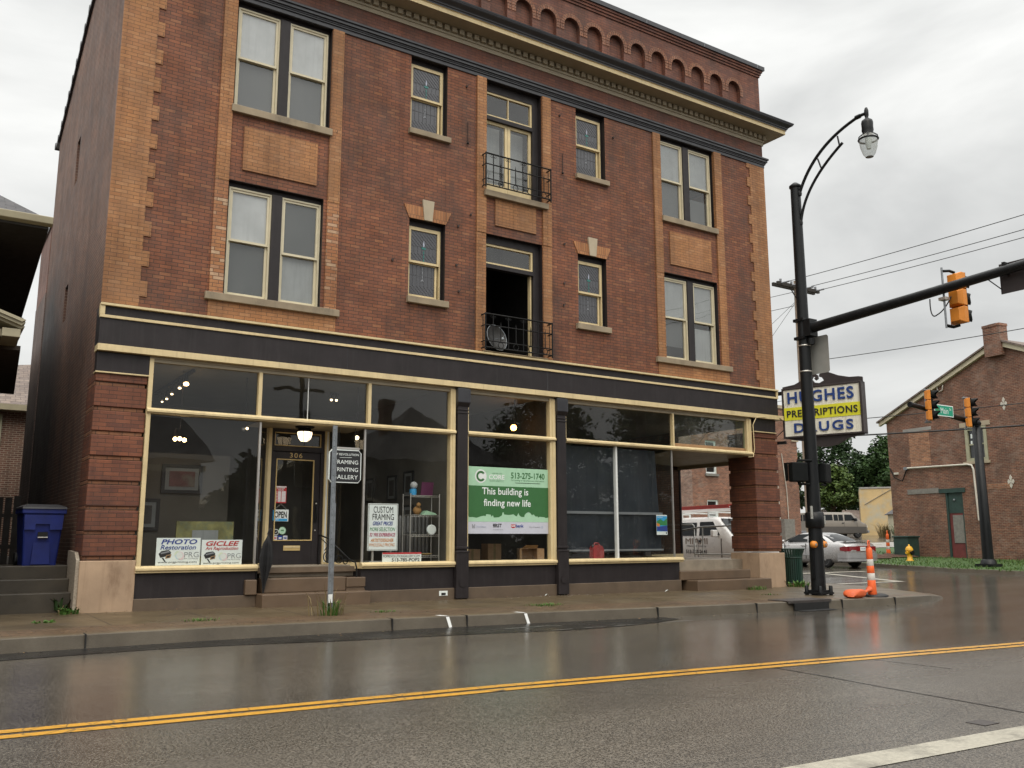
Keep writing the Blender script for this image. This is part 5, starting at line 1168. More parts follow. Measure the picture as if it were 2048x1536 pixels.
o.build('sign_board', HS); MB().box(8.92, 9.45, -.04, -.02, 3.06, 3.10, 'silver').tube([(9.0, -.03, 3.1), (9.0, -.03, 3.5)], .008, 'iron', 5).tube([(9.35, -.03, 3.1), (9.35, -.03, 3.5)], .008, 'iron', 5).build('hanger_bar', HS)
# black furled umbrella hung on the left rail
u = MB(); prof = [(.012, 1.36), (.03, 1.30), (.07, 1.18), (.10, .96), (.095, .80), (.06, .62), (.03, .45), (.012, .28)]; vv = []
n = 20
for i, (r_, z) in enumerate(prof):
    for j in range(n): t = 2*math.pi*j/n+.25*i*.3; rr_ = r_*(1+.28*(1 if j % 2 else -1)*(1 if .3 < z < 1.3 else 0)); vv.append((7.59+rr_*math.cos(t)-.05*(1-z), -.13+rr_*math.sin(t)*.8, z))
u.raw(vv, [(i*n+j, i*n+(j+1) % n, (i+1)*n+(j+1) % n, (i+1)*n+j) for i in range(len(prof)-1) for j in range(n)], 'umb')
U = tag(u.build('furled_umbrella', loc=(7.56, -.13, .275)), 'black furled umbrella hung by the left side of the entrance steps', 'umbrella')
MB().tube([(7.59, -.13, 1.36), (7.62, -.13, 1.46), (7.66, -.13, 1.47), (7.67, -.13, 1.43)], .01, 'p_black', 6).build('handle', U)
# satellite dish in the open balcony door
DI = thing('satellite_dish', 'grey round dish leaning inside the lower balcony railing', 'dish', (12.75, -.08, 5.48))
M['dish_grey'] = pm('dull_dish_grey', (.045, .043, .04), .4, .2, 4, metal=.4)
k = MB(); v = []; n = 24
for i in range(6):
    r_ = .30*i/5
    for j in range(n): t = 2*math.pi*j/n; v.append(Vector((r_*math.cos(t), -.09*(1-(r_/.30)**2)*-1, r_*1.03*math.sin(t))))
mt = Matrix.Translation((12.74, -.06, 5.80)) @ Matrix.Rotation(R(12), 4, 'Z') @ Matrix.Rotation(R(-14), 4, 'X')
k.raw([mt @ p for p in v], [(i*n+j, i*n+(j+1) % n, (i+1)*n+(j+1) % n, (i+1)*n+j) for i in range(5) for j in range(n)], 'dish_grey', True)
k.tube([mt @ Vector((.305*math.cos(t), 0, .314*math.sin(t))) for t in (2*math.pi*j/n for j in range(n))], .009, 'galv', 5, True); 
k.build('reflector', DI)
MB().tube([mt @ Vector((0, .08, 0)), mt @ Vector((0, -.16, -.1))], .008, 'galv', 5).tube([mt @ Vector((.26, .0, .1)), mt @ Vector((0, -.16, -.08))], .005, 'galv', 5).ball(mt @ Vector((0, -.16, -.1)), .04, 'galv', 8).build('receiver_arm', DI)

# ------------------------------------------------------------------ street furniture on the near corner
LX, LY = 19.787, -2.962; LZ = zs(LX)-.02
T = thing('street_lamp', 'tall black street lamp and signal pole with curved arm at the corner', 'street lamp', (LX, LY, LZ))
p = MB(); p.lathe((LX, LY, 0), [(.168, LZ), (.165, .6), (.15, 3.5), (.135, 7), (.122, 9.95)], 'pole_black', 16); p.lathe((LX, LY, 0), [(.122, 9.95), (.15, 9.97), (.15, 10.02), (.10, 10.06), (.05, 10.10), (0, 10.11)], 'pole_black', 16); p.build('pole', T)
b = MB(); b.box(LX-.24, LX+.24, LY-.24, LY+.24, LZ+.03, LZ+.07, 'pole_black'); b.box(LX-.20, LX+.20, LY-.20, LY+.20, LZ+.07, LZ+.12, 'pole_black')
for i in (-1, 1):
    for j in (-1, 1): b.lathe((LX+i*.19, LY+j*.19, 0), [(.045, LZ), (.045, LZ+.20), (.03, LZ+.22)], 'pole_black', 8)
b.build('base_plate', T)
a = MB(); top = bez((LX, LY-.12, 9.78), (LX, LY-.62, 10.86), (LX, LY-1.98, 11.10), 16); low = bez((LX, LY-.12, 9.05), (LX, LY-.28, 9.95), (LX, LY-1.45, 10.62), 14)
a.tube(top, .038, 'pole_black', 8); a.tube([(LX, LY-.12, 9.0)]+low, .034, 'pole_black', 8); a.tube([(LX, LY-.72, 10.48), (LX, LY-.80, 10.22)], .02, 'pole_black', 6); a.tube([(LX, LY-1.32, 10.84), (LX, LY-1.36, 10.58)], .02, 'pole_black', 6)
a.lathe((LX, LY-.1, 9.02), [(.05, -.06), (.06, 0), (.05, .06)], 'pole_black', 8); a.lathe((LX, LY-.12, 9.78), [(.05, -.06), (.06, 0), (.05, .06)], 'pole_black', 8); a.lathe((LX, LY-1.9, 11.09), [(.055, -.07), (.055, .05)], 'pole_black', 8, 'y')
a.build('lamp_arm', T)
gx, gy = LX, LY-2.14
L_ = MB().lathe((gx, gy, 0), [(0, 11.24), (.03, 11.22), (.05, 11.15), (.05, 11.03), (.035, 10.98), (.05, 10.95), (.12, 10.90), (.135, 10.84), (.13, 10.72), (.135, 10.66), (.11, 10.56), (.12, 10.54)], 'pole_black', 16).tube([(LX, LY-1.94, 11.10), (gx, gy, 11.09)], .04, 'pole_black', 8).build('lamp_head', T)
M['lamp_bowl'] = glass('prismatic_lamp_glass', (.86, .88, .88), 1.5, .22, .25)
g = MB(); g.lathe((gx, gy, 0), [(.11, 10.56), (.17, 10.50), (.205, 10.44), (.205, 10.36), (.185, 10.22), (.14, 10.08), (.09, 10.00)], 'lamp_bowl', 20); g.lathe((gx, gy, 0), [(.09, 10.0), (.05, 9.985), (0, 9.98)], 'p_grey', 12); g.lathe((gx, gy, 0), [(.07, 10.55), (.08, 10.4), (.05, 10.2)], 'p_white', 10)
g.build('glass_bowl', L_)
k = MB(); k.tube([(gx+.215*math.cos(t), gy+.215*math.sin(t), 10.43) for t in (2*math.pi*j/24 for j in range(24))], .022, 'pole_black', 6, True)
for j in range(4): t = j*math.pi/2+.6; k.tube([(gx+.12*math.cos(t), gy+.12*math.sin(t), 10.58), (gx+.2*math.cos(t), gy+.2*math.sin(t), 10.52), (gx+.215*math.cos(t), gy+.215*math.sin(t), 10.43)], .014, 'pole_black', 6)
k.build('lamp_ring', L_)
m_ = MB(); m_.tube([(LX, LY-.15, 6.30), (LX, LY-3, 6.44), (LX, LY-5, 6.55), (LX, LY-8.4, 6.74)], [.125, .108, .098, .08], 'pole_black', 14); m_.box(LX-.14, LX+.14, LY-.30, LY-.10, 6.10, 6.52, 'pole_black'); m_.box(LX-.17, LX+.17, LY-.13, LY+.17, 6.05, 6.12, 'pole_black'); m_.box(LX-.17, LX+.17, LY-.13, LY+.17, 6.50, 6.57, 'pole_black'); m_.lathe((LX, LY-.2, 6.0), [(.09, -.1), (.09, .05)], 'pole_black', 8)
m_.build('mast_arm', T)
for z in (5.88, 5.24): MB().lathe((LX, LY, z), [(.148, 0), (.155, .005), (.155, .03), (.148, .035)], 'steel', 16).build('steel_band', T)
MB().lathe((LX, LY, 0), [(.165, 1.50), (.215, 1.53), (.215, 1.86), (.165, 1.89)], 'pole_black', 14).build('pole_collar', T)
MB().box(LX-.195, LX-.15, LY-.06, LY+.04, .35, 1.0, 'pole_black').build('junction_box', T)
s = MB(); s.prism([(-3.50+.05*math.cos(t)*0+o[0], o[1]) for o, t in (((0.04, 5.20), 0), ((.64, 5.20), 0), ((.68, 5.24), 0), ((.68, 6.08), 0), ((.64, 6.12), 0), ((.04, 6.12), 0), ((0, 6.08), 0), ((0, 5.24), 0))], 'x', LX+.20, LX+.206, 'alum_back'); s.box(LX+.13, LX+.20, LY-.02, LY+.02, 5.2, 6.0, 'steel')
tag(s.build('road_sign', loc=(LX+.2, LY-.2, 5.2)), 'plain grey back of a road sign strapped high on the lamp pole', 'sign')
def signal(name, label, loc, rotz, group=None):
    """three-section signal head looking along its own +x"""
    S = thing(name, label, 'traffic light', loc, rotz, group, world=False); h = MB()
    for i in range(3):
        z = i*.37; h.prism([(-.17, z+.01), (-.17, z+.36), (.17, z+.36), (.17, z+.01)], 'x', -.02, .10, 'signal_orange'); h.loft([[(-.02, a*.17, z+b) for a, b in ((-1, .01), (1, .01), (1, .36), (-1, .36))], [(-.12, a*.10, z+b) for a, b in ((-1, .05), (1, .05), (1, .32), (-1, .32))]], 'signal_orange', False)
    h.build('housing', S, bevel=.012); MB().box(.1005, .112, -.168, .168, .012, 1.098, 'signal_black').build('front_plate', S)
    for i in range(3):
        z = i*.37+.185; v = MB(); n = 14; a0, a1 = R(-55), R(235)
        P = [[(x, r*math.cos(a0+(a1-a0)*j/n), z+r*math.sin(a0+(a1-a0)*j/n)) for j in range(n+1)] for x, r in ((.112, .158), (.37, .158))]
        for j in range(n):                                  # cut back towards the lower lips like a tunnel visor
            f = lambda jj: .34-.13*(1-abs(math.sin(a0+(a1-a0)*jj/n))) if math.sin(a0+(a1-a0)*jj/n) < .5 else .34
            A, B_ = P[0][j], P[0][j+1]; C_, D_ = P[1][j+1], P[1][j]
            v.face([A, B_, (f(j+1), C_[1], C_[2]), (f(j), D_[1], D_[2])], 'signal_black', True)
        v.build('visor', S); MB().lathe((.102, 0, z), [(.14, 0), (.10, .02), (0, .03)], 'lens_dark', 16, 'x').build('lens', S)
    return S
sg = signal('traffic_light', 'yellow traffic light seen from behind on the near mast arm over the street', (LX+.33, -6.69, 5.74), R(-4))
MB().tube([(-.28, .10, -.10), (-.28, .10, 1.22)], .022, 'galv', 8).tube([(-.28, .10, 1.14), (-.1, .05, 1.16), (0, 0, 1.12)], .03, 'signal_black', 6).tube([(-.28, .10, -.05), (-.1, .05, -.07), (0.02, 0, -.03)], .035, 'signal_black', 6).box(-.36, -.2, .02, .18, .50, .56, 'steel').build('mounting_pipe', sg)
MB().tube(bez((-.30, .42, .60), (-.32, .44, .12), (-.30, .28, .22), 10)+bez((-.30, .28, .22), (-.28, .10, .28), (-.1, .04, .62), 8), .014, 'rubber', 6).build('cable_loop', sg)
ns = MB(); ns.box(LX+.16, LX+.19, -9.9, -7.72, 6.12, 6.74, 'sign_brown'); ns.tube([(LX+.02, -7.5, 6.5), (LX+.17, -7.75, 6.2)], .012, 'iron', 5)
for y in (-7.9, -9.3): ns.box(LX-.02, LX+.17, y-.03, y+.03, 6.48, 6.72, 'iron')
tag(ns.build('street_sign', loc=(LX+.17, -8.8, 6.12)), 'dark back of the wide sign hung far out on the near mast arm', 'sign')
for i, (dx, dy, lab) in enumerate(((-.47, .02, 'black pedestrian signal box left of the lamp pole, backed to the street'), (.40, -.05, 'black pedestrian signal box right of the lamp pole, half hidden by it'))):
    P_ = thing('pedestrian_signal', lab, 'pedestrian signal', (LX+dx, LY+dy, 2.58), rotz=R(-18 if i == 0 else 20), world=False)
    MB().box(-.21, .21, -.10, .10, 0, .46, 'signal_black').build('box', P_, bevel=.03); h = MB(); h.prism([(.10, .03), (.10, .44), (.26, .46), (.22, .03)], 'x', -.21, -.20, 'signal_black').prism([(.10, .03), (.10, .44), (.26, .46), (.22, .03)], 'x', .20, .21, 'signal_black').box(-.21, .21, .10, .26, .445, .46, 'signal_black'); h.build('visor', P_)
    MB().tube([(0, 0, .46), (0, 0, .51), (-dx*.8, 0, .51)], .03, 'signal_black', 6).tube([(0, 0, 0), (0, 0, -.05), (-dx*.6, 0, -.05)], .03, 'signal_black', 6).build('bracket', P_)
for dx, lab in ((-.215, 'round orange crossing button on the left of the lamp pole'), (.215, 'round orange crossing button on the right of the lamp pole')):
    o = MB(); o.lathe((LX+dx*.82, LY-.07, 1.13), [(.0, -.07), (.075, -.06), (.085, 0), (.075, .05), (0, .06)], 'signal_orange', 14, 'y'); o.lathe((LX+dx*.82, LY-.145, 1.13), [(.03, 0), (.028, .02)], 'steel', 10, 'y')
    tag(o.build('crossing_button', loc=(LX+dx, LY, 1.13)), lab, 'push button')
tag(MB().box(LX-.265, LX-.195, LY-.12, LY-.10, 1.72, 2.02, 'alum_back').build('button_plate', loc=(LX-.23, LY-.1, 1.72)), 'small grey instruction plate on the left side of the lamp pole', 'sign')
tag(MB().box(LX+.17, LX+.24, LY-.12, LY-.10, 1.60, 1.80, 'alum_back').build('button_plate', loc=(LX+.2, LY-.1, 1.60)), 'small grey instruction plate on the right side of the lamp pole', 'sign')
# hanging-sign post without its sign
px_, py_ = 7.965, -2.36; pz = zs(px_)-.02
SPt = thing('sign_post', 'bare grey steel sign post in the pavement before the gallery entrance', 'post', (px_, py_, pz))
def chan(z0, z1, w, d, nm, y=0):
    o = MB(); o.prism([(px_-w/2, py_+y-d), (px_-w/4, py_+y), (px_+w/4, py_+y), (px_+w/2, py_+y-d), (px_+w/2-.006, py_+y-d-.004), (px_+w/4-.004, py_+y-.008), (px_-w/4+.004, py_+y-.008), (px_-w/2+.006, py_+y-d-.004)], 'z', z0, z1, 'galv')
    for i in range(int((z1-z0)/.1)): o.lathe((px_, py_+y-.0085, z0+.05+i*.1), [(.007, 0), (0, .0)], 'p_black', 6, 'y')
    return o.build(nm, SPt)
chan(pz, 1.88, .10, .035, 'lower_channel'); chan(1.2, 3.215, .085, .03, 'upper_channel', .012)
MB().box(px_-.035, px_+.035, py_-.045, py_-.03, .22, .36, 'fresh_white').build('paint_blob', SPt)
def tuft(name, label, x, y, n, h, sp, seed=0, m_='weed', z=None, broad=False):
    rnd = random.Random(seed); o = MB(); z = zs(x)-.03 if z is None else z
    for _ in range(n):
        a = rnd.uniform(0, 6.28); r_ = sp*rnd.random()**.7*.5; bx, by = x+r_*math.cos(a), y+r_*math.sin(a)*.6; hh = h*rnd.uniform(.35, 1); lean = rnd.uniform(.15, .9)*hh; w = .006+.004*rnd.random()
        if broad: w *= 3
        q = a+rnd.uniform(-.8, .8); t_ = Vector((math.cos(q), math.sin(q), 0)); s_ = Vector((-t_.y, t_.x, 0))*w
        P0 = Vector((bx, by, z)); P1 = P0+t_*lean*.35+Vector((0, 0, hh*.65)); P2 = P0+t_*lean+Vector((0, 0, hh*rnd.uniform(.75, 1)))
        mm = m_ if rnd.random() < .85 else 'straw'
        o.face([P0-s_, P0+s_, P1+s_*.8, P1-s_*.8], mm); o.face([P1-s_*.8, P1+s_*.8, P2], mm)
    return tag(o.build(name, loc=(x, y, z)), label, 'weed')
tuft('weed', 'tall grassy weed clump growing round the foot of the grey sign post', 7.95, -2.48, 80, .34, .40, 1)
tuft('weed', 'seedy dry stalks leaning out of the weed clump by the sign post', 7.88, -2.45, 18, .60, .6, 2, 'straw')
tuft('weed', 'flat green weed patch in the pavement joint below the PHOTO card', 5.85, -2.38, 90, .05, .6, 3)
tuft('weed', 'flat green weed patch in the pavement joint before the green banner', 12.3, -2.45, 170, .06, .9, 4)
tuft('weed', 'leafy weed against the pale stone foot of the left pier', 4.28, -.10, 45, .16, .3, 5, broad=True, z=.04)
tuft('weed', 'straggly weed in the pavement crack left of the pale pier', 3.75, -1.6, 24, .06, .4, 6, broad=True)
tuft('weed', 'dark leafy weed at the right end of the alley steps', 4.22, .27, 26, .28, .25, 7, 'leaf_mid', z=.1, broad=True)
tuft('weed', 'bright weed at the foot of the corner entrance steps', 20.3, -.62, 120, .14, .75, 8)
tuft('weed', 'weed growing between the corner pier and the green litter bin', 22.55, -.1, 110, .22, .9, 9, broad=True)
tuft('weed', 'small weed on the pavement seam before the corner steps', 18.9, -2.3, 80, .05, .6, 10)
tuft('weed', 'small weed on the pavement seam right of the sign post', 9.0, -2.3, 60, .05, .5, 12)
pc = MB(); rnd = random.Random(3)
for _ in range(26): x, y = 14.2+rnd.gauss(.5, .9), -.35+rnd.uniform(-.7, .1); s_ = rnd.uniform(.01, .035); z = zs(x)+.004; pc.face([(x-s_, y, z), (x, y-s_*.8, z+.008), (x+s_, y, z), (x, y+s_*.7, z+.004)], 'p_pale')
for x, y, s_ in ((17.45, -.35, .07), (13.9, -.3, .06)): pc.face([(x-s_, y, zs(x)), (x, y-s_*.6, zs(x)+.05), (x+s_, y, zs(x)+.01), (x, y+s_*.5, zs(x)+.04)], 'p_white')
tag(pc.build('litter'), 'white paint flakes and paper scraps along the foot of the shopfront', 'litter', kind='stuff')
lf = MB(); rnd = random.Random(8)
for _ in range(420):
    x = rnd.uniform(0, 22); yk = lerp(KERB[:13], x); u = rnd.random()
    if u < .45: y, z = yk+.18+abs(rnd.gauss(0, .5)), zs(x)-.018
    elif u < .7: y, z = yk-.05-abs(rnd.gauss(0, .18)), gz(x, yk)+.006
    else: y, z = -.03-abs(rnd.gauss(0, .25)), zs(x)+.004
    if y > -.02: continue
    s_ = rnd.uniform(.008, .03); a = rnd.uniform(0, 6.3); c_, d_ = math.cos(a)*s_, math.sin(a)*s_
    lf.face([(x-c_, y-d_, z), (x+d_*.5, y-c_*.5, z+.006), (x+c_, y+d_, z+.002), (x-d_*.5, y+c_*.5, z+.004)], rnd.choice(('soil', 'kraft', 'rubber', 'rubber', 'straw')))
tag(lf.build('leaf_litter'), 'scattered dead leaf scraps and grit along kerb and shopfront foot', 'litter', kind='stuff')
# storm drain
DR = thing('storm_drain', 'cast iron storm drain hood let into the kerb near the lamp pole', 'drain', (17.95, -4.1, gz(17.95, -4)))
y0 = lerp(KERB[:13], 17.95); zt = zs(17.95)-.02
MB().prism([(17.30, y0+.55), (18.55, y0+.5), (18.62, y0-.02), (17.28, y0-.0)], 'z', zt-.005, zt+.016, 'cast').prism([(17.28, y0-.005), (18.62, y0-.025), (18.6, y0-.07), (17.33, y0-.05)], 'z', zt-.035, zt+.012, 'cast').build('drain_hood', DR, bevel=.008)
MB().box(17.42, 18.5, y0-.075, y0-.03, gz(17.95, -4)-.01, zt-.034, 'black').build('drain_mouth', DR)
MB().box(17.45, 18.48, y0-.30, y0-.07, gz(17.95, -4)+.004, gz(17.95, -4)+.012, 'black').build('drain_grate', DR)
# channelizer post with its sandbag
def channelizer(label, loc, lean=(0, 0), s=1.0):
    C = thing('traffic_channelizer', label, 'traffic cone', loc, world=False); C.rotation_euler = (lean[0], lean[1], .3)
    for z0, z1, m_, nm in ((.03, .38, 'chan_orange', 'orange_section'), (.38, .535, 'reflect', 'white_band'), (.535, .70, 'chan_orange', 'orange_section'), (.70, .845, 'reflect', 'white_band'), (.845, 1.08, 'chan_orange', 'orange_section')):
        r = lambda z: .098-.036*z/1.1; MB().lathe((0, 0, 0), [(r(z0), z0), (r(z0)+.003, z0+.006), (r(z1)+.003, z1-.006), (r(z1), z1)], m_, 18).build(nm, C)
    MB().lathe((0, 0, 0), [(.06, 1.08), (.05, 1.10), (.035, 1.11)], 'chan_orange', 14).tube([(-.05, 0, 1.10), (-.055, 0, 1.24), (-.03, 0, 1.26), (.03, 0, 1.26), (.055, 0, 1.24), (.05, 0, 1.10)], .014, 'chan_orange', 6).build('grab_loop', C)
    MB().lathe((.12, 0, 0), [(.30, 0), (.30, .035), (.24, .06), (.1, .07)], 'rubber', 10).build('rubber_base', C)
    return C
channelizer('upright orange and white traffic post beside an orange sandbag on the near kerb', (20.36, -3.98, zs(20.36)-.03), (0, R(-2)))
bg = MB(); n = 32; v = []; rb = random.Random(4); fold = [(rb.uniform(5, 16), rb.uniform(5, 16), rb.uniform(0, 6)) for _ in range(5)]
for i in range(17):
    a = math.pi*i/16
    for j in range(n):
        t = 2*math.pi*j/n; c_, s_ = math.cos(t), math.sin(t); e = .62
        q = Vector((.265*math.sin(a)**.7*abs(c_)**e*(1 if c_ > 0 else -1), .17*math.sin(a)**.7*abs(s_)**e*(1 if s_ > 0 else -1), .09+.095*math.cos(a)))
        q.z += (.055*q.x/.3+.03*math.sin(7*q.x+2)+.012*sum(math.sin(A*q.x+B2*q.y+C) for A, B2, C in fold))*math.sin(a)*(1 if q.z > .08 else .1); q.z = max(q.z, 0)
        v.append((19.66+q.x, -4.02+q.y, zs(19.66)-.035+q.z))
bg.raw(v, [(i*n+j, (i+1)*n+j, (i+1)*n+(j+1) % n, i*n+(j+1) % n) for i in range(16) for j in range(n)], 'bag_orange', True)
BG = tag(bg.build('sandbag', loc=(19.66, -4.02, zs(19.66)-.035)), 'orange sandbag slumped on the kerb against the traffic post', 'sandbag')
nk = MB(); nk.loft([[(19.95+.0*k, -4.02+.10*math.cos(t)*s_, zs(19.9)+.07+.07*math.sin(t)*s_+h) for t in (2*math.pi*j/9 for j in range(9))] for k, s_, h in ((0, 1.0, 0),)]+[[(x, -4.02+r_*math.cos(t), zs(19.9)+z+r_*.8*math.sin(t)) for t in (2*math.pi*j/9 for j in range(9))] for x, r_, z in ((20.04, .035, .09), (20.12, .05, .12), (20.20, .085, .15))], 'bag_orange', True); nk.build('tied_neck', BG)
# slatted litter bin
tx, ty = 23.2, .62; tz = zs(tx)
UC = MB().box(9.14, 9.34, -12.88, -12.72, gz(9.2, -12.8)-.02, gz(9.2, -12.8)+.006, 'cast'); tag(UC.build('valve_cover', loc=(9.25, -12.8, gz(9.2, -12.8))), 'small dark iron valve cover in the road by the white line', 'cover')
LB = thing('litter_bin', 'dark green slatted litter bin beside the corner pier', 'litter bin', (tx, ty, tz))
MB().lathe((tx, ty, tz), [(.22, .04), (.265, .05), (.275, .78)], 'black', 24).build('liner', LB)
sl = MB(); n = 30
for j in range(n):
    t = 2*math.pi*j/n; c_, s_ = math.cos(t), math.sin(t); pts = [(.28, .0), (.285, .74), (.30, .84), (.36, 1.0)]
    for (r0, z0), (r1, z1) in zip(pts, pts[1:]): sl.beam((tx+r0*c_, ty+r0*s_, tz+z0), (tx+r1*c_, ty+r1*s_, tz+z1), .042, .012, 'can_green', (-c_, -s_, 0) if abs(c_) > 2 else (0, 0, 1))
sl.build('slats', LB)
rg = MB()
for r_, z in ((.29, .05), (.295, .76), (.365, 1.0)): rg.tube([(tx+r_*math.cos(t), ty+r_*math.sin(t), tz+z) for t in (2*math.pi*j/24 for j in range(24))], .016, 'can_green', 6, True)
rg.build('rim_band', LB)
# drugs sign projecting from the corner pier
DS = thing('drugstore_sign', 'ribbed white projecting sign reading HUGHES PRESCRIPTIONS DRUGS in a brown frame', 'sign', (22.26, -.1, 4.04), rotz=R(-72.5), world=False)
W_, H_ = 2.24, 1.42
f = MB(); f.box(0, W_, .02, .30, 0, .05, 'sign_brown').box(0, W_, .02, .30, H_-.05, H_, 'sign_brown').box(0, .05, .02, .30, .05, H_-.05, 'sign_brown').box(W_-.06, W_, -.005, .325, .0, H_, 'sign_brown'); f.build('frame', DS, bevel=.008)
pn = MB(); pn.box(.05, W_-.06, .05, .27, .05, H_-.05, 'sign_pan'); n = 64
for i in range(n): x = .05+(W_-.11)*i/n; pn.box(x+.004, x+.022, .043, .05, .05, H_-.05, 'sign_pan')
pn.build('panel', DS)
MB().box(.05, W_-.06, .034, .042, .50, .86, 'sign_pan_y').build('yellow_band', DS)
f = FY(.04); MB().text('HUGHES', .17, W_-.22, .97, 1.30, f, 'sign_blue', .035, ext=.02, spacing=1.15).build('raised_lettering', DS); MB().text('PRESCRIPTIONS', .13, W_-.14, .58, .78, FY(.033), 'p_black', .025, ext=.01, spacing=1.1).build('raised_lettering', DS); MB().text('DRUGS', .32, W_-.28, .14, .41, f, 'sign_blue', .025, ext=.02, spacing=1.25).build('raised_lettering', DS)
MB().prism([(0, H_), (0, H_+.06), (.35, H_+.10), (.62, H_+.22), (.80, H_+.34), (.94, H_+.36), (1.03, H_+.30), (1.04, H_+.20), (.97, H_+.16), (.93, H_+.21), (.97, H_+.25), (.9, H_+.27), (.86, H_+.20), (.93, H_+.10), (1.07, H_+.07), (1.20, H_+.13), (1.15, H_+.22), (1.07, H_+.25), (1.08, H_+.32), (1.18, H_+.37), (1.34, H_+.35), (1.6, H_+.23), (1.9, H_+.15), (W_-.1, H_+.14), (W_, H_+.12), (W_, H_)], 'y', .12, .2, 'sign_brown').build('scroll_crest', DS)
MB().prism([(.05, 0), (.25, -.05), (.55, -.10), (.8, -.24), (1.05, -.29), (1.25, -.29), (1.5, -.24), (1.75, -.10), (2.0, -.05), (W_-.05, -.02), (W_-.05, 0)], 'y', .1, .2, 'sign_brown').build('scroll_apron', DS)
MB().box(-.35, .02, .10, .18, -.14, -.06, 'iron').box(-.35, .02, .10, .18, H_-.16, H_-.06, 'iron').build('bracket', DS)

# ------------------------------------------------------------------ the alley on the left
AS = MB()
for i in range(3): AS.box(-4, 4.36, .3+.33*i, 2.2, -.1, .385+.22*i, 'alley')
tag(AS.build('alley_steps', loc=(3.0, .3, .05), bevel=.015), 'three dark wet concrete steps up into the alley by the brick wall', 'steps')
tag(MB().box(-4, 4.42, 2.2, 20, -.1, .80, 'alley').build('alley_path'), kind='structure')
BN = thing('recycling_bin', 'blue wheeled bin with grey lid standing at the head of the alley steps', 'bin', (3.90, 1.35, .826), rotz=R(4), world=False)
b = MB(); b.loft([[(-.27, -.27, 0), (.27, -.27, 0), (.27, .27, 0), (-.27, .27, 0)], [(-.30, -.32, .45), (.30, -.32, .45), (.30, .30, .45), (-.30, .30, .45)], [(-.335, -.37, .98), (.335, -.37, .98), (.335, .33, .98), (-.335, .33, .98)]], 'bin_blue', False); b.build('bin_body', BN, bevel=.03)
b = MB(); b.box(-.355, .355, -.40, .34, .90, .985, 'bin_blue'); b.prism([(-.30, .62), (-.13, .62), (-.13, .72), (.10, .72), (.10, .62), (.30, .62), (.315, .88), (-.315, .88)], 'y', -.385, -.30, 'bin_blue'); b.prism([(-.15, .02), (.15, .02), (.13, .40), (-.13, .40)], 'y', -.325, -.27, 'bin_blue'); b.build('moulded_panel', BN, bevel=.012)
MB().box(-.08, .08, -.375, -.36, .50, .58, 'black').tube([(-.08, -.375, .485), (.08, -.375, .485)], .014, 'silver', 6).build('lift_bar', BN)
b = MB(); b.loft([[(-.365, -.42, .985), (.365, -.42, .985), (.365, .36, .985), (-.365, .36, .985)], [(-.355, -.40, 1.02), (.355, -.40, 1.02), (.355, .34, 1.02), (-.355, .34, 1.02)], [(-.25, -.2, 1.07), (.25, -.2, 1.07), (.25, .22, 1.07), (-.25, .22, 1.07)]], 'bin_lid', False); b.build('lid', BN, bevel=.012)
for x in (-.29, .29): MB().lathe((x, .30, .11), [(.11, -.03), (.12, 0), (.11, .03)], 'tyre', 14, 'x').build('wheel', BN)
fe = thing('picket_fence', 'dark picket fence half hidden behind the blue bin', 'fence', (3.0, 3.2, .8))
for i in range(7): x = 2.7+.15*i; MB().box(x, x+.12, 3.18, 3.2, .8, 1.95+.02*math.sin(i*2)+.03*i, 'wood_dark').build('picket', fe)
MB().box(2.5, 3.8, 3.2, 3.24, 1.1, 1.18, 'wood_dark').build('rail', fe); MB().box(2.5, 3.8, 3.2, 3.24, 1.7, 1.78, 'wood_dark').build('rail', fe)
M['brown_eave'] = pm('brown_eave_boards', (.05, .035, .024), .8, .2, 3)
NH = thing('neighbour_house', 'dark house at the left edge with deep black eaves and cream gutter', 'house', (0, 4, 0))
MB().box(-7, 2.55, .9, 15, 0, 6.6, 'wood_dark').box(-7, 2.42, -1.6, .9, 0, 4.0, 'wood_dark').build('house_wall_and_shade_block', NH)  # second box is an unseen porch body, added to darken the alley
MB().prism([(3.50, -.05), (3.74, 7.8), (-7, 7.8), (-7, -.05)], 'z', 6.60, 6.66, 'wood_dark').build('soffit', NH)
MB().prism([(3.78, 7.6), (4.07, 15.2), (-7, 15.2), (-7, 7.6)], 'z', 6.52, 6.66, 'brown_eave').build('rear_eave', NH)
gt = MB(); gt.prism([(-.05, 6.64), (-.17, 6.67), (-.19, 6.79), (-.15, 6.80), (-.03, 6.78)], 'x', -7, 3.55, 'gutter'); gt.build('gutter', NH, bevel=.01)
rf = MB(); rf.face([(3.46, -.05, 6.79), (-7, -.05, 6.79), (-7, 5, 9.4), (1.3, 5, 9.4)], 'shingle'); rf.face([(3.46, -.05, 6.79), (1.3, 5, 9.4), (1.3, 9, 9.4), (3.7, 9, 6.72)], 'shingle'); rf.build('roof', NH)
pg = MB()
for o0, o1, y, m_ in ((0, .045, -.34, 'gutter'), (.045, .10, -.42, 'gutter'), (.10, .135, -.46, 'gutter')): pg.prism([(3.20, 4.73+o0), (1.2, 5.43+o0), (1.2, 5.43+o1), (3.26, 4.73+o1)], 'y', y, .6, m_)
pg.box(2.93, 3.20, -.36, .6, 4.58, 4.72, 'gutter'); pg.box(1.2, 2.93, -.22, .6, 4.60, 4.72, 'gutter'); pg.box(1.2, 2.93, -.12, .6, 4.3, 4.60, 'brown_eave'); pg.build('porch_gable', NH, bevel=.008)
MB().prism([(3.28, .5), (3.62, 6.0), (1.2, 6.0), (1.2, .5)], 'z', 4.52, 4.60, 'brown_eave').build('porch_soffit', NH)
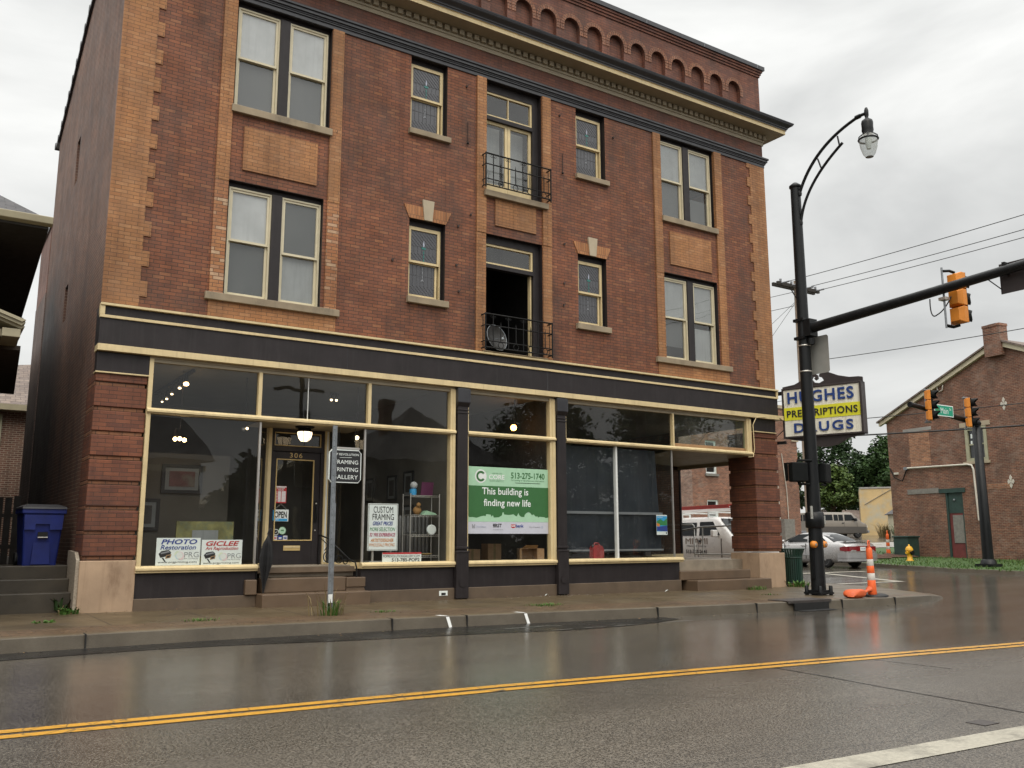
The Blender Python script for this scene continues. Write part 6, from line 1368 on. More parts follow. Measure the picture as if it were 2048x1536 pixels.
M['wing_low'] = brick('wing_lower_brick', (.15, .10, .085), (.11, .075, .065), (.17, .14, .12), dirt=(.07, .055, .05))
RB = thing('rear_building', 'pinkish brick block rising behind the left flank of the corner building', 'building', (6, 11, 0))
MB().box(4.43, 12, 9.93, 12.4, 7.95, 9.82, 'wing').box(4.42, 12, 9.93, 12.41, 0, 7.95, 'wing_low').build('wall', RB); MB().box(4.39, 12.05, 9.94, 12.45, 9.82, 9.92, 'dark2').build('coping', RB)
BH = thing('background_house', 'red brick house with brown shingle roof seen down the alley', 'house', (1, 20, 0))
MB().box(-6, 7, 18, 26, 0, 5.62, 'bg_brick').build('wall', BH); MB().box(-6.3, 7.3, 17.55, 17.7, 5.62, 5.82, 'gutter').box(-6.3, 7.3, 17.7, 18.0, 5.62, 5.66, 'gutter').build('gutter', BH)
MB().face([(-6.3, 17.6, 5.82), (7.3, 17.6, 5.82), (7.3, 21, 8.1), (0.5, 21, 6.95)], 'shingle_br').face([(-6.3, 17.6, 5.82), (.5, 21, 6.95), (-6.3, 26, 5.8)], 'shingle_br').build('roof', BH)
w_ = MB(); w_.box(3.2, 4.16, 17.93, 18.02, 4.5, 5.5, 'olive_paint'); wo = w_.build('window', BH); MB().box(3.28, 4.06, 17.915, 17.93, 4.58, 5.42, 'window_black').build('pane', wo)

# ------------------------------------------------------------------ the far side of the side street
def at(t, d, z=0):                                         # point on the gable building: t along its street wall, d into it
    return (42.8-.139*t+.99*d, 10.5-.99*t-.139*d, z)
GBD = thing('gable_building', 'old weathered brick gable-end building with boarded door across the side street', 'building', (42.8, 10.5, 0), rotz=R(-97.99), world=False)
w_ = MB(); zb = -.1; ev, rg_, tr = 7.05, 9.78, 6.55; tE = 13.1
hol = [(4.45, 5.57, 4.72, 6.30), (3.12, 4.05, .28, 3.36)]
wall(w_, 0, tE, zb, ev, 0, 'old', hol, .18)
w_.face([(0, 0, ev), (tE, 0, ev), (tr, 0, rg_)], 'old'); w_.face([(0, 0, zb), (0, 12, zb), (0, 12, ev), (0, 0, ev)], 'old'); w_.face([(tE, 0, zb), (tE, 12, zb), (tE, 12, ev), (tE, 0, ev)], 'old')
w_.build('gable_wall', GBD)
MB().box(1.32, 2.50, -.012, .02, 4.72, 6.42, 'old_patch').build('bricked_window', GBD); MB().box(1.0, 2.65, -.02, .02, 6.42, 6.58, 'far_walk').build('stone_lintel', GBD)
r = MB(); r.prism([(-.35, ev-.16), (tr, rg_+.0), (tE+.35, ev-.16), (tE+.35, ev+.06), (tr, rg_+.22), (-.35, ev+.06)], 'y', -.16, .0, 'cream_pale'); r.build('barge_board', GBD)
r = MB(); r.prism([(-.42, ev-.0), (tr, rg_+.23), (tE+.42, ev-.0), (tE+.42, ev+.08), (tr, rg_+.31), (-.42, ev+.08)], 'y', -.25, 12, 'shingle_br'); r.build('roof', GBD)
c = MB(); c.box(6.03, 6.86, -.27, .25, 9.3, 10.62, 'old'); c.box(6.01, 6.88, -.29, .27, 10.62, 10.74, 'old'); c.box(6.2, 6.6, -.1, .2, 10.74, 10.80, 'old'); c.build('chimney', GBD)
W_f = MB(); frame(W_f, 4.46, 5.56, 4.72, 6.29, .15, -.03, .12, 'olive_paint'); W_f.box(4.6, 5.42, .02, .06, 5.46, 5.52, 'olive_paint'); Wd = W_f.build('window', GBD)
MB().box(4.6, 5.42, .05, .06, 4.86, 6.16, 'window_black').build('pane', Wd); MB().box(4.30, 5.64, -.08, .1, 4.60, 4.72, 'limestone').build('sill', Wd); MB().box(4.22, 5.78, -.03, .1, 6.31, 6.52, 'limestone').build('lintel', Wd)
MB().box(4.72, 4.80, .035, .045, 5.78, 5.98, 'p_white').box(4.70, 4.78, .035, .045, 5.52, 5.66, 'p_white').build('window_paper', Wd)
D_ = MB().box(3.12, 3.22, .02, .16, .28, 3.36, 'green_paint').box(3.98, 4.05, .02, .16, .28, 3.36, 'green_paint').box(3.22, 3.98, .06, .16, 2.42, 3.36, 'green_paint').box(2.82, 4.22, -.05, .1, 3.36, 3.56, 'green_paint').build('boarded_door', GBD)
MB().box(3.22, 3.98, .08, .14, .30, 2.42, 'red_paint').build('door_leaf', D_); MB().box(3.40, 3.96, .05, .08, 1.05, 2.32, 'boarding').build('board', D_); MB().ball((3.56, .04, 3.02), .06, 'galv', 8).build('door_lamp', D_)
MB().box(1.0, 2.80, -.02, .02, 3.38, 3.62, 'boarding').build('stone_lintel', GBD)
MB().tube([(1.15, -.08, 4.66), (4.5, -.08, 4.60), (4.72, -.08, 4.55), (4.80, -.08, 4.36), (4.86, -.08, 2.05)], .045, 'pipe_white', 8).build('conduit', GBD)
MB().tube([(.05, -.05, 4.75), (.35, -.1, 4.25), (.8, -.08, 4.05), (1.1, -.08, 4.6)], .03, 'iron', 6).box(.3, .55, -.07, 0, 4.4, 4.5, 'pipe_white').box(.95, 1.15, -.12, 0, 4.58, 4.72, 'galv').build('service_cable', GBD)
for t_, z in ((6.55, 7.14), (6.54, 3.70)):
    s_ = MB()
    for k in range(4): a = k*math.pi/2; s_.prism([(t_, z), (t_+.13*math.cos(a+.55), z+.2*math.sin(a+.55)), (t_+.16*math.cos(a), z+.3*math.sin(a)), (t_+.13*math.cos(a-.55), z+.2*math.sin(a-.55))], 'y', -.03, 0, 'pipe_white')
    s_.build('wall_star', GBD)
jb = MB(); jb.tube([(3.25, -.04, 8.6), (3.2, -.06, 8.35), (3.3, -.06, 8.15), (3.5, -.06, 8.2), (3.55, -.06, 8.45)], .03, 'pipe_white', 6); jb.build('wall_hook', GBD)
ab = MB()
for k in range(15): t_ = 5.3+k*.085; ab.prism([(t_, 3.42+.0*k), (t_+.07, 3.42), (t_+.07, 3.66), (t_, 3.66)], 'y', -.012, .02, 'old_patch')
ab.build('soldier_arch', GBD)
lc = [at(-.25, -1.0)[0], at(-.25, -1.0)[1]]
tag(MB().box(41.2, 42.1, 8.75, 9.5, .2, 1.30, 'green_paint').box(41.15, 42.15, 8.7, 9.55, 1.30, 1.38, 'green_paint').build('utility_cabinet', loc=(41.6, 9.1, .25), bevel=.02), 'dark green utility cabinet against the corner of the gable building', 'cabinet')
# fire hydrant
hx, hy, hz = 38.3, 6.8, gz(38.3, 6.8)+.12
HY = thing('fire_hydrant', 'yellow fire hydrant standing in the grass before the gable building', 'hydrant', (hx, hy, hz))
MB().lathe((hx, hy, hz), [(.15, 0), (.15, .05), (.115, .06), (.11, .40), (.15, .41), (.15, .46), (.125, .47)], 'hyd', 16).build('barrel', HY); MB().lathe((hx, hy, hz), [(.165, .47), (.15, .55), (.10, .62), (.04, .65), (.035, .71), (0, .72)], 'hyd', 16).build('bonnet', HY)
for dx, dy, r_ in ((-.2, .02, .06), (.2, -.02, .06), (-.03, -.2, .085)): MB().tube([(hx+dx*.45, hy+dy*.45, hz+.36), (hx+dx, hy+dy, hz+.36)], r_, 'hyd' if r_ < .08 else 'iron', 12).build('nozzle', HY)
channelizer('orange and white traffic post leaning over disturbed soil by the gable building', (40.9, 9.6, gz(41, 9.6)+.15), (R(4), R(-13)))
# far signal pole with its mast arm
fx, fy = 35.95, 2.02; fz = gz(fx, fy)+.1
FP = thing('signal_pole', 'tall black signal pole on the far corner carrying two lights and a street sign', 'signal pole', (fx, fy, fz))
MB().lathe((fx, fy, 0), [(.20, fz), (.19, 1.5), (.15, 5.75), (.0, 5.8)], 'pole_black', 14).build('pole', FP); MB().box(fx-.34, fx+.34, fy-.34, fy+.34, fz, fz+.14, 'pole_black').lathe((fx, fy, 0), [(.3, fz+.1), (.26, fz+.28), (.2, fz+.32)], 'pole_black', 14).build('base_plate', FP)
MB().tube([(fx, fy-.1, 5.62), (34.5, fy-.1, 5.75), (31.6, fy-.1, 6.02)], [.11, .10, .085], 'pole_black', 10).lathe((31.6, fy-.1, 6.02), [(.10, -.05), (.11, .02)], 'pole_black', 10, 'x').build('mast_arm', FP)
for x, z, lab in ((32.36, 5.46, 'far yellow traffic light on the mast arm left of the Main St sign'), (34.90, 5.38, 'far yellow traffic light beside its pole right of the Main St sign')):
    s_ = signal('traffic_light', lab, (x, fy-.35, z), R(-68), 'signal lights over the far crossing')
    MB().tube([(-.16, .22, -.06), (-.16, .22, 1.22)], .028, 'galv', 8).box(-.2, 0, .0, .24, 1.12, 1.16, 'galv').box(-.2, 0, .0, .24, -.06, -.02, 'galv').build('mounting_pipe', s_)
ss = MB(); ss.box(32.82, 34.02, fy-.26, fy-.24, 5.70, 6.12, 'p_white'); f = FY(fy-.262); rect(ss, f, 32.85, 33.99, 5.73, 6.09, 'sign_green'); ss.text('Main', 33.20, 33.68, 5.80, 6.02, FY(fy-.265), 'p_white', .02); ss.text('St', 33.76, 33.88, 5.94, 6.03, FY(fy-.265), 'p_white'); disc(ss, FY(fy-.264), 33.02, 5.93, .10, 'p_green', 14)
tag(ss.build('street_name_sign', loc=(33.4, fy-.25, 5.7)), 'green Main St street name sign between the two far signal lights', 'sign')

# ------------------------------------------------------------------ vehicles (x forward, y left, wheels on z = 0)
def wheel(V, x, y, r, w, mat_rim='rim', spokes=7):
    s_ = 1 if y > 0 else -1
    t_ = MB().lathe((x, y, r), [(r*.62, -w/2), (r*.93, -w/2), (r, -w/2+.04), (r, w/2-.04), (r*.93, w/2), (r*.62, w/2)], 'tyre', 24, 'y').build('wheel', V)
    q = MB(); q.lathe((x, y+s_*(w/2-.05), r), [(0, 0), (r*.60, 0)], 'black', 20, 'y'); q.lathe((x, y+s_*(w/2-.01), r), [(r*.64, 0), (r*.60, .012*s_), (r*.56, 0)], mat_rim, 22, 'y'); q.lathe((x, y+s_*(w/2-.02), r), [(r*.16, 0), (r*.14, .02*s_), (0, .022*s_)], mat_rim, 12, 'y')
    for k in range(spokes):
        a = 2*math.pi*k/spokes; q.beam((x+r*.12*math.cos(a), y+s_*(w/2-.015), r+r*.12*math.sin(a)), (x+r*.60*math.cos(a), y+s_*(w/2-.015), r+r*.60*math.sin(a)), .055, .02, mat_rim, (0, 1, 0))
    q.build('rim', t_)
def half(sec): return sec+[(x, -y, z) for (x, y, z) in reversed(sec) if y > 1e-6]
def arches(o, xs, w, r):
    c = MB()
    for x in xs:
        for s_ in (-1, 1): c.lathe((x, s_*w, r-.02), [(r*1.13, -.22), (r*1.13, .22)], 'black', 24, 'y')
    return boolean_cut(o, c)
def sedan(label, loc, rotz):
    V = thing('parked_car', label, 'car', loc, rotz, world=False)
    ST = [(-2.52, .36, .70, .70), (-2.48, .26, .86, .82), (-2.35, .24, .97, .885), (-2.1, .22, 1.015, .91), (-1.4, .20, 1.01, .93), (0, .19, .985, .935), (1.1, .19, .95, .935), (1.7, .20, .89, .91), (2.2, .24, .80, .86), (2.45, .30, .68, .76), (2.55, .40, .58, .6)]
    secs = [half([(x, 0, zb_), (x, w*.90, zb_), (x, w*.985, zb_+(zt_-zb_)*.2), (x, w, zb_+(zt_-zb_)*.5), (x, w*.985, zb_+(zt_-zb_)*.75), (x, w*.95, zt_-.045), (x, w*.86, zt_), (x, 0, zt_+.025)]) for x, zb_, zt_, w in ST]
    b = MB().loft(secs, 'car_silver').build('body', V); arches(b, (-1.40, 1.42), .9, .335)
    LV = [(.93, -2.02, 1.32, .80), (1.02, -1.86, 1.12, .795), (1.18, -1.52, .78, .74), (1.33, -1.12, .42, .655), (1.40, -.82, .12, .59), (1.425, -.5, -.12, .45)]
    def loop(z, x0, x1, w, n=28):
        P = []
        for j in range(n):
            t = 2*math.pi*j/n; c_, s_ = math.cos(t), math.sin(t); e = .42; P.append(((x0+x1)/2+(x1-x0)/2*abs(c_)**e*(1 if c_ > 0 else -1), w*abs(s_)**e*(1 if s_ > 0 else -1), z))
        return P
    MB().loft([loop(*q) for q in LV], 'car_silver').build('cabin', V)
    wz = lambda z: lerp([(q[0], q[3]) for q in LV], z); xr = lambda z: lerp([(q[0], q[1]) for q in LV], z); xf_ = lambda z: lerp([(q[0], q[2]) for q in LV], z)
    for s_ in (1, -1):
        for nm, pts in (('front_side_window', [(.68, 1.03), (.62, 1.12), (.16, 1.345), (-.36, 1.36), (-.40, 1.04)]), ('rear_side_window', [(-.47, 1.04), (-.44, 1.36), (-.86, 1.325), (-1.20, 1.20), (-1.38, 1.06)])):
            g = MB(); g.prism([(x, z) for x, z in pts], 'y', 0, .012, 'carglass')
            g.v = [(x, s_*(wz(z)+.004+y), z) for x, y, z in g.v]; g.build(nm, V)
    g = MB(); P = []
    for z in (1.06, 1.16, 1.26, 1.345): P.append([(xr(z)-.012+.10*abs(k)**3, k*(wz(z)-.10), z+.004) for k in (-1, -.6, -.2, .2, .6, 1)])
    g.raw([p for r_ in P for p in r_], [(i*6+j, i*6+j+1, (i+1)*6+j+1, (i+1)*6+j) for i in range(3) for j in range(5)], 'carglass', True); g.build('rear_window', V)
    g = MB(); P = []
    for z in (1.05, 1.16, 1.26, 1.35): P.append([(xf_(z)+.012-.10*abs(k)**3, k*(wz(z)-.10), z+.004) for k in (-1, -.6, -.2, .2, .6, 1)])
    g.raw([p for r_ in P for p in r_], [(i*6+j, i*6+j+1, (i+1)*6+j+1, (i+1)*6+j) for i in range(3) for j in range(5)], 'carglass', True); g.build('windscreen', V)
    for s_ in (1, -1):
        t_ = MB(); pr2 = [(-2.16, .905), (-2.36, .878), (-2.47, .825), (-2.505, .74)]
        for (xa, ya), (xb, yb) in zip(pr2, pr2[1:]+[(-2.515, .32)]): t_.raw([(xa-.006, s_*(ya+.006), .70 if xa > -2.2 else .67), (xb-.006, s_*(yb+.006), .67), (xb-.006, s_*(yb+.006), .86), (xa-.006, s_*(ya+.006), .82 if xa > -2.2 else .86)], [(0, 1, 2, 3)], 'tail')
        t_.build('tail_light', V)
    MB().box(-2.53, -2.50, -.32, .32, .67, .87, 'tail').build('tail_panel', V); MB().box(-2.54, -2.53, -.155, .155, .69, .84, 'p_white').text('DRX 1848', -.12, .12, .735, .795, lambda u, v, w=0: (-2.542, -u, v), 'p_blue').build('number_plate', V)
    q = MB(); ring2 = [(-2.05, .925), (-2.35, .905), (-2.52, .83), (-2.58, .66), (-2.60, 0), (-2.58, -.66), (-2.52, -.83), (-2.35, -.905), (-2.05, -.925)]
    for z0_, z1_, o_ in ((.28, .40, .0), (.40, .56, .012), (.56, .60, .0)):
        q.raw([(x-o_, y*(1+o_), z) for z in (z0_, z1_) for x, y in ring2], [(i, i+1, i+10, i+9) for i in range(8)], 'bumper_silver', True)
    q.raw([(x, y, .60) for x, y in ring2], [tuple(range(9))], 'bumper_silver'); q.build('rear_bumper', V)
    MB().box(-2.36, -2.05, -.78, .78, 1.055, 1.075, 'car_silver').box(-2.3, -2.2, -.72, -.66, 1.0, 1.06, 'car_silver').box(-2.3, -2.2, .66, .72, 1.0, 1.06, 'car_silver').build('boot_spoiler', V, bevel=.01)
    for s_ in (1, -1):
        MB().ball((.72, s_*1.0, 1.06), .09, 'car_silver', 10, (.7, 1, .75)).build('wing_mirror', V); MB().box(-.36, -.18, *sorted((s_*.925, s_*.955)), .86, .90, 'car_silver').build('door_handle', V)
        tr_ = MB(); tr_.box(-1.0, 1.0, *sorted((s_*.93, s_*.948)), .50, .55, 'bumper_silver'); tr_.build('side_moulding', V)
        for x in (-.42, .74): MB().box(x-.005, x+.005, *sorted((s_*.90, s_*.938)), .35, .96, 'black').build('door_gap', V)
    for x in (-1.40, 1.42):
        for y in (.80, -.80): wheel(V, x, y, .325, .21)
    return V
def van(label, loc, rotz, paint, kind):
    V = thing('parked_van', label, 'van', loc, rotz, world=False)
    L2 = 2.85
    ST = [(-L2, .42, 1.98, .93), (-L2+.06, .34, 2.05, .98), (-1.5, .32, 2.08, 1.0), (0, .32, 2.09, 1.0), (1.2, .32, 2.08, 1.0), (1.42, .32, 2.03, .995), (1.62, .32, 1.86, .99), (1.92, .32, 1.62, .985), (2.14, .33, 1.42, .975), (2.3, .34, 1.34, .96), (2.7, .36, 1.20, .92), (2.84, .40, 1.06, .86), (2.90, .48, .90, .78)]
    def sec(x, zb_, zt_, w):
        zm = min(1.15, zt_*.72); zs_ = zt_-.10*(zt_/2.09)
        return half([(x, 0, zb_), (x, w*.93, zb_), (x, w*.985, zb_+.15), (x, w, zm), (x, w-.10*(zs_-zm)/.85, zs_), (x, w-.10*(zs_-zm)/.85-.12, zt_-.015), (x, 0, zt_)])
    b = MB().loft([sec(*q) for q in ST], paint).build('body', V); arches(b, (-1.72, 1.76), .93, .36)
    yw = lambda z: 1.0-.10*max(0, (z-1.15))/.85
    def win(nm, pts, s_, m_='carglass'):
        g = MB(); g.prism(pts, 'y', 0, .01, m_); g.v = [(x, s_*(yw(z)+.002+y), z) for x, y, z in g.v]; return g.build(nm, V)
    for s_ in (1, -1):
        win('door_window', [(1.62, 1.42), (1.22, 1.90), (.52, 1.90), (.50, 1.40)], s_)
        if kind == 'passenger':
            win('side_window', [(.36, 1.40), (.36, 1.88), (-.08, 1.88), (-.08, 1.40)], s_); win('side_window', [(-.15, 1.40), (-.15, 1.88), (-.55, 1.88), (-.55, 1.40)], s_); win('side_window', [(-.68, 1.42), (-.68, 1.88), (-2.0, 1.88), (-2.0, 1.42)], s_); win('side_window', [(-2.12, 1.42), (-2.12, 1.88), (-2.72, 1.88), (-2.72, 1.46)], s_)
            g = MB(); g.box(-2.9, 2.6, *sorted((s_*.955, s_*1.006)), .40, .92, 'van_brown'); o = g.build('lower_panel', V); arches(o, (-1.72, 1.76), .93, .36)
        else: win('side_window', [(.34, 1.40), (.34, 1.88), (-.55, 1.88), (-.55, 1.40)], s_)
        for x in (.44, 1.70) + ((-.62,) if kind != 'passenger' else ()): MB().box(x-.006, x+.006, *sorted((s_*.93, s_*1.004)), .5, 1.3, 'p_black').build('door_gap', V)
        MB().box(.20 if kind == 'passenger' else .50, .38 if kind == 'passenger' else .62, *sorted((s_*.98, s_*1.02)), 1.16, 1.24, 'p_black').build('door_handle', V)
        MB().box(1.42, 1.56, *sorted((s_*1.0, s_*1.24)), 1.36, 1.60, 'p_black' if kind == 'passenger' else paint).build('wing_mirror', V, bevel=.03)
        MB().box(2.78, 2.87, *sorted((s_*.55, s_*.84)), .84, 1.02, 'p_white').build('headlight', V, bevel=.02)
    g = MB(); P = [[(x+.012, k*(w-.16), z+.01) for k in (-1, -.5, 0, .5, 1)] for x, z, w in ((2.11, 1.44, .98), (1.92, 1.62, .97), (1.64, 1.84, .95), (1.45, 2.00, .92))]
    g.raw([p for r_ in P for p in r_], [(i*5+j, i*5+j+1, (i+1)*5+j+1, (i+1)*5+j) for i in range(3) for j in range(4)], 'carglass', True); g.build('windscreen', V)
    MB().box(2.80, 2.98, -.93, .93, .42, .64, 'p_grey').build('front_bumper', V, bevel=.03); MB().box(-2.98, -2.80, -.93, .93, .40, .58, 'p_grey').build('rear_bumper', V, bevel=.03); MB().box(2.84, 2.89, -.5, .5, .68, 1.0, 'p_black').build('grille', V)
    for s_ in (1, -1):
        win_ = MB().box(-2.87, -2.855, *sorted((s_*.08, s_*.78)), 1.38, 1.86, 'carglass').build('rear_window', V); MB().box(-2.88, -2.80, *sorted((s_*.84, s_*.95)), .9, 1.5, 'tail').build('tail_light', V)
    for x in (-1.72, 1.76):
        for y in (.86, -.86): wheel(V, x, y, .36, .22, 'rim' if kind == 'passenger' else 'p_grey', 6)
    return V
# silver saloon driving away up the side street
s_loc = (33.05, 7.04); az = R(4); hd = Vector((math.sin(az), math.cos(az))); lf = Vector((-hd.y, hd.x))
c0 = Vector(s_loc)-lf*.80+hd*1.40
sedan('silver four-door saloon with red tail lights stopped on the side street', (c0.x, c0.y, gz(c0.x, c0.y)-.02), math.pi/2-az)
az = R(185); hd = Vector((math.sin(az), math.cos(az)))
wv = van('white work van with red ladders on its roof rack behind the corner entrance', (27.05, 7.55, gz(27, 7.5)), math.pi/2-az, 'van_white', 'work')
M['p_brown2'] = flat('faded_brown_letters', (.20, .14, .10))
f = lambda u, v, w=0: (u, -1.004-w, v)
MB().text('MIAMI', -.25, .98, 1.10, 1.32, f, 'p_brown2', .02).build('lettering', wv); MB().text('Heating & Cooling', -.18, .90, .98, 1.07, f, 'p_black').build('lettering', wv); MB().text('513-737-2641', -.25, .92, .76, .90, f, 'p_black', .02).build('lettering', wv)
MB().box(1.75, 2.02, -.62, -.25, 1.60, 1.603, 'p_lgreen').build('dashboard_paper', wv)
rk = MB()
for x in (-2.2, -.6, .9): rk.beam((x, -.86, 2.24), (x, .86, 2.24), .05, .04, 'p_white'); [rk.beam((x, y, 2.05), (x, y, 2.24), .05, .05, 'p_white', (0, 1, 0)) for y in (-.84, .84)]
rk.build('roof_rack', wv)
def ladder(label, x0, x1, y, z, m_):
    g = MB()
    for dy in (-.2, .2): g.beam((x0, y+dy, z), (x1, y+dy, z+.02), .03, .10, m_)
    n = int((x1-x0)/.3)
    for i in range(n): x = x0+.15+i*.3; g.tube([(x, y-.2, z), (x, y+.2, z)], .014, 'silver', 6)
    th = g.build('ladder'); th.matrix_world = wv.matrix_basis.copy(); 
    return tag(th, label, 'ladder')
ladder('long red ladder lying on the roof rack of the white van', -2.9, 1.9, -.55, 2.42, 'ladder_red'); ladder('shorter white ladder lying beside the red one on the white van', -2.3, 1.55, .15, 2.34, 'p_white')
ladder('red ladder lying on the far side of the white van roof rack', -2.9, 1.7, .6, 2.50, 'ladder_red')
az = R(104); hd = Vector((math.sin(az), math.cos(az))); fwv = Vector((66.85, 30.13)); rt_v = Vector((hd.y, -hd.x)); c1 = fwv-hd*1.76-rt_v*.86
van('beige passenger van parked beyond the lawn in front of the trees', (c1.x, c1.y, gz(*fwv)), math.pi/2-az, 'van_beige', 'passenger')

# ------------------------------------------------------------------ buildings, trees, poles and wires behind
YB = thing('stucco_building', 'small flat-roofed building with a blank yellow stucco wall behind the lawn', 'building', (77, 34, 1))
p0, p1 = Vector((73.7, 34.6)), Vector((77.4, 29.6)); dn = Vector((p1.y-p0.y, -(p1.x-p0.x))).normalized()*-1
def slab(p, q, d, z0, z1, m_, mb): a, b = Vector(p), Vector(q); mb.prism([tuple(a), tuple(b), tuple(b+d), tuple(a+d)], 'z', z0, z1, m_); return mb
slab(p0, p1, dn*8, .5, 5.72, 'stucco', MB()).build('wall', YB); slab(p0-dn*.05, p1-dn*.05, dn*8.1, 5.72, 5.86, 'far_walk', MB()).build('coping', YB)
k = MB(); m0 = p0+(p1-p0)*.05-dn*.03
for a, b in (((.06, 4.3), (.42, 5.6)), ((.42, 5.6), (.60, 5.6)), ((.60, 5.6), (1.0, 4.3))): A, B_ = p0+(p1-p0)*a[0]-dn*.03, p0+(p1-p0)*b[0]-dn*.03; k.beam((A.x, A.y, a[1]), (B_.x, B_.y, b[1]), .10, .03, 'far_walk')
k.build('old_roof_scar', YB)
SD = thing('garden_shed', 'small cream shed with a grey hipped roof squeezed beside the gable building', 'shed', (68.5, 27, 1))
q0, q1 = Vector((69.0, 28.2)), Vector((71.5, 25.4)); dq = Vector((-(q1.y-q0.y), q1.x-q0.x)).normalized()
slab(q0, q1, dq*3, .9, 3.25, 'siding', MB()).build('wall', SD); r = MB(); a, b = q0-dq*.3-(q1-q0).normalized()*.3, q1-dq*.3+(q1-q0).normalized()*.3; c_, d_ = b+dq*3.6, a+dq*3.6; ap = (a+b+c_+d_)/4
for u, v in ((a, b), (b, c_), (c_, d_), (d_, a)): r.face([(u.x, u.y, 3.22), (v.x, v.y, 3.22), (ap.x, ap.y, 4.7)], 'shingle')
r.build('roof', SD)
GR_ = thing('grey_roof_house', 'low house with broad grey roof just behind the beige van', 'house', (84, 38, 2)); MB().box(79, 90, 40, 46, .8, 2.3, 'siding').build('wall', GR_); MB().face([(78.2, 39.6, 2.3), (90.5, 39.6, 2.3), (90.5, 43.4, 4.2), (78.2, 43.4, 4.2)], 'shingle_br').build('roof', GR_)
for i, (x, y) in enumerate(((70.9, 30.2), (72.6, 28.6), (68.2, 27.0))):
    tuft('ornamental_grass', ['left tan ornamental grass clump before the stucco wall', 'right tan ornamental grass clump before the stucco wall', 'dark ornamental grass clump before the cream shed'][i], x, y, 240, 1.5, 1.8, 40+i, ['straw', 'straw', 'leaf_mid'][i], gz(x, y)-.05, True)
FB = thing('brick_side_building', 'two storey old brick building across the side street behind the white van', 'building', (43, 22, 0))
fb = MB(); hs_ = [(39.55, 40.40, 4.95, 6.85), (39.55, 40.42, 1.6, 3.46)]
wall(fb, 38.44, 47.5, -.1, 9.2, 20, 'far_brick', hs_, .15, 'pipe_white'); fb.face([(38.44, 20, -.1), (38.44, 30, -.1), (38.44, 30, 9.2), (38.44, 20, 9.2)], 'far_brick2'); fb.face([(47.5, 20, -.1), (47.5, 30, -.1), (47.5, 30, 9.2), (47.5, 20, 9.2)], 'far_brick'); fb.face([(38.44, 20, 9.2), (47.5, 20, 9.2), (47.5, 30, 9.2), (38.44, 30, 9.2)], 'black')
fb.build('wall', FB)
for h in hs_:
    g = MB(); frame(g, h[0]+.01, h[1]-.01, h[2]+.01, h[3]-.01, .08, 20.06, 20.14, 'p_white'); g.box(h[0]+.09, h[1]-.09, 20.08, 20.12, (h[2]+h[3])/2-.03, (h[2]+h[3])/2+.03, 'p_white'); wo = g.build('window', FB); MB().box(h[0]+.09, h[1]-.09, 20.12, 20.13, h[2]+.09, h[3]-.09, 'window_black').build('pane', wo); MB().box(h[0]-.1, h[1]+.1, 19.9, 20.1, h[2]-.14, h[2], 'boarding').build('sill', wo)
MB().box(47.0, 47.62, 19.95, 20.2, 7.20, 7.55, 'limestone').build('corner_block', FB)
MB().box(38.4, 47.55, 19.94, 30, 9.2, 9.4, 'limestone').build('coping', FB)
MB().tube([(45.4, 19.96, 7.1), (45.55, 19.96, 4.0), (45.6, 19.96, 2.0)], .03, 'pipe_white', 5).tube([(46.0, 19.96, 6.4), (46.3, 19.96, 4.2), (46.35, 19.96, 2.2)], .03, 'pipe_white', 5).build('mortar_streak', FB)
tag(MB().box(44.7, 45.6, 18.9, 19.6, gz(45, 19), 2.4, 'boarding').build('gas_meter_cabinet', loc=(45.1, 19.2, gz(45, 19))), 'narrow grey cabinet against the foot of the far brick side building', 'cabinet')
def tree(name, label, x, y, z, trunk_h, blobs, n, size, m_, seed, group='trees behind the side street'):
    T_ = thing(name, label, 'tree', (x, y, z), group=group); g = MB(); rnd = random.Random(seed); top = max(b[2]+b[5]*.4 for b in blobs)
    g.tube([(x, y, z-.2), (x+.08, y, z+trunk_h*.5), (x-.05, y+.05, z+trunk_h), (x, y, z+(top*.75))], [.26, .21, .17, .05], 'bark', 9)
    for b in blobs[:9]: g.tube([(x, y, z+trunk_h*rnd.uniform(.7, 1.1)), (x+b[0]*.5, y+b[1]*.5, z+(trunk_h+b[2])*.52), (x+b[0], y+b[1], z+b[2])], [.11, .07, .02], 'bark', 6)
    g.build('trunk', T_); leaf_cloud(MB(), [(x+b[0], y+b[1], z+b[2], b[3], b[4], b[5]) for b in blobs], n, size, m_, seed).build('crown', T_); return T_
def crown(rnd, w, z0, z1, k):
    out = []
    for i in range(k):
        f_ = (i+.5)/k; z = z0+(z1-z0)*f_; rr_ = w*(.55+.45*math.sin(math.pi*min(1, f_*1.15)))*(1-.45*f_**3); a = i*2.4+rnd.uniform(-.5, .5); q = rr_*rnd.uniform(.35, .75); s_ = rnd.uniform(.28, .46)*w*(1-.3*f_); out.append((q*math.cos(a), q*math.sin(a), z, s_, s_, s_*rnd.uniform(.7, .95)))
    return out
rt_ = random.Random(21)
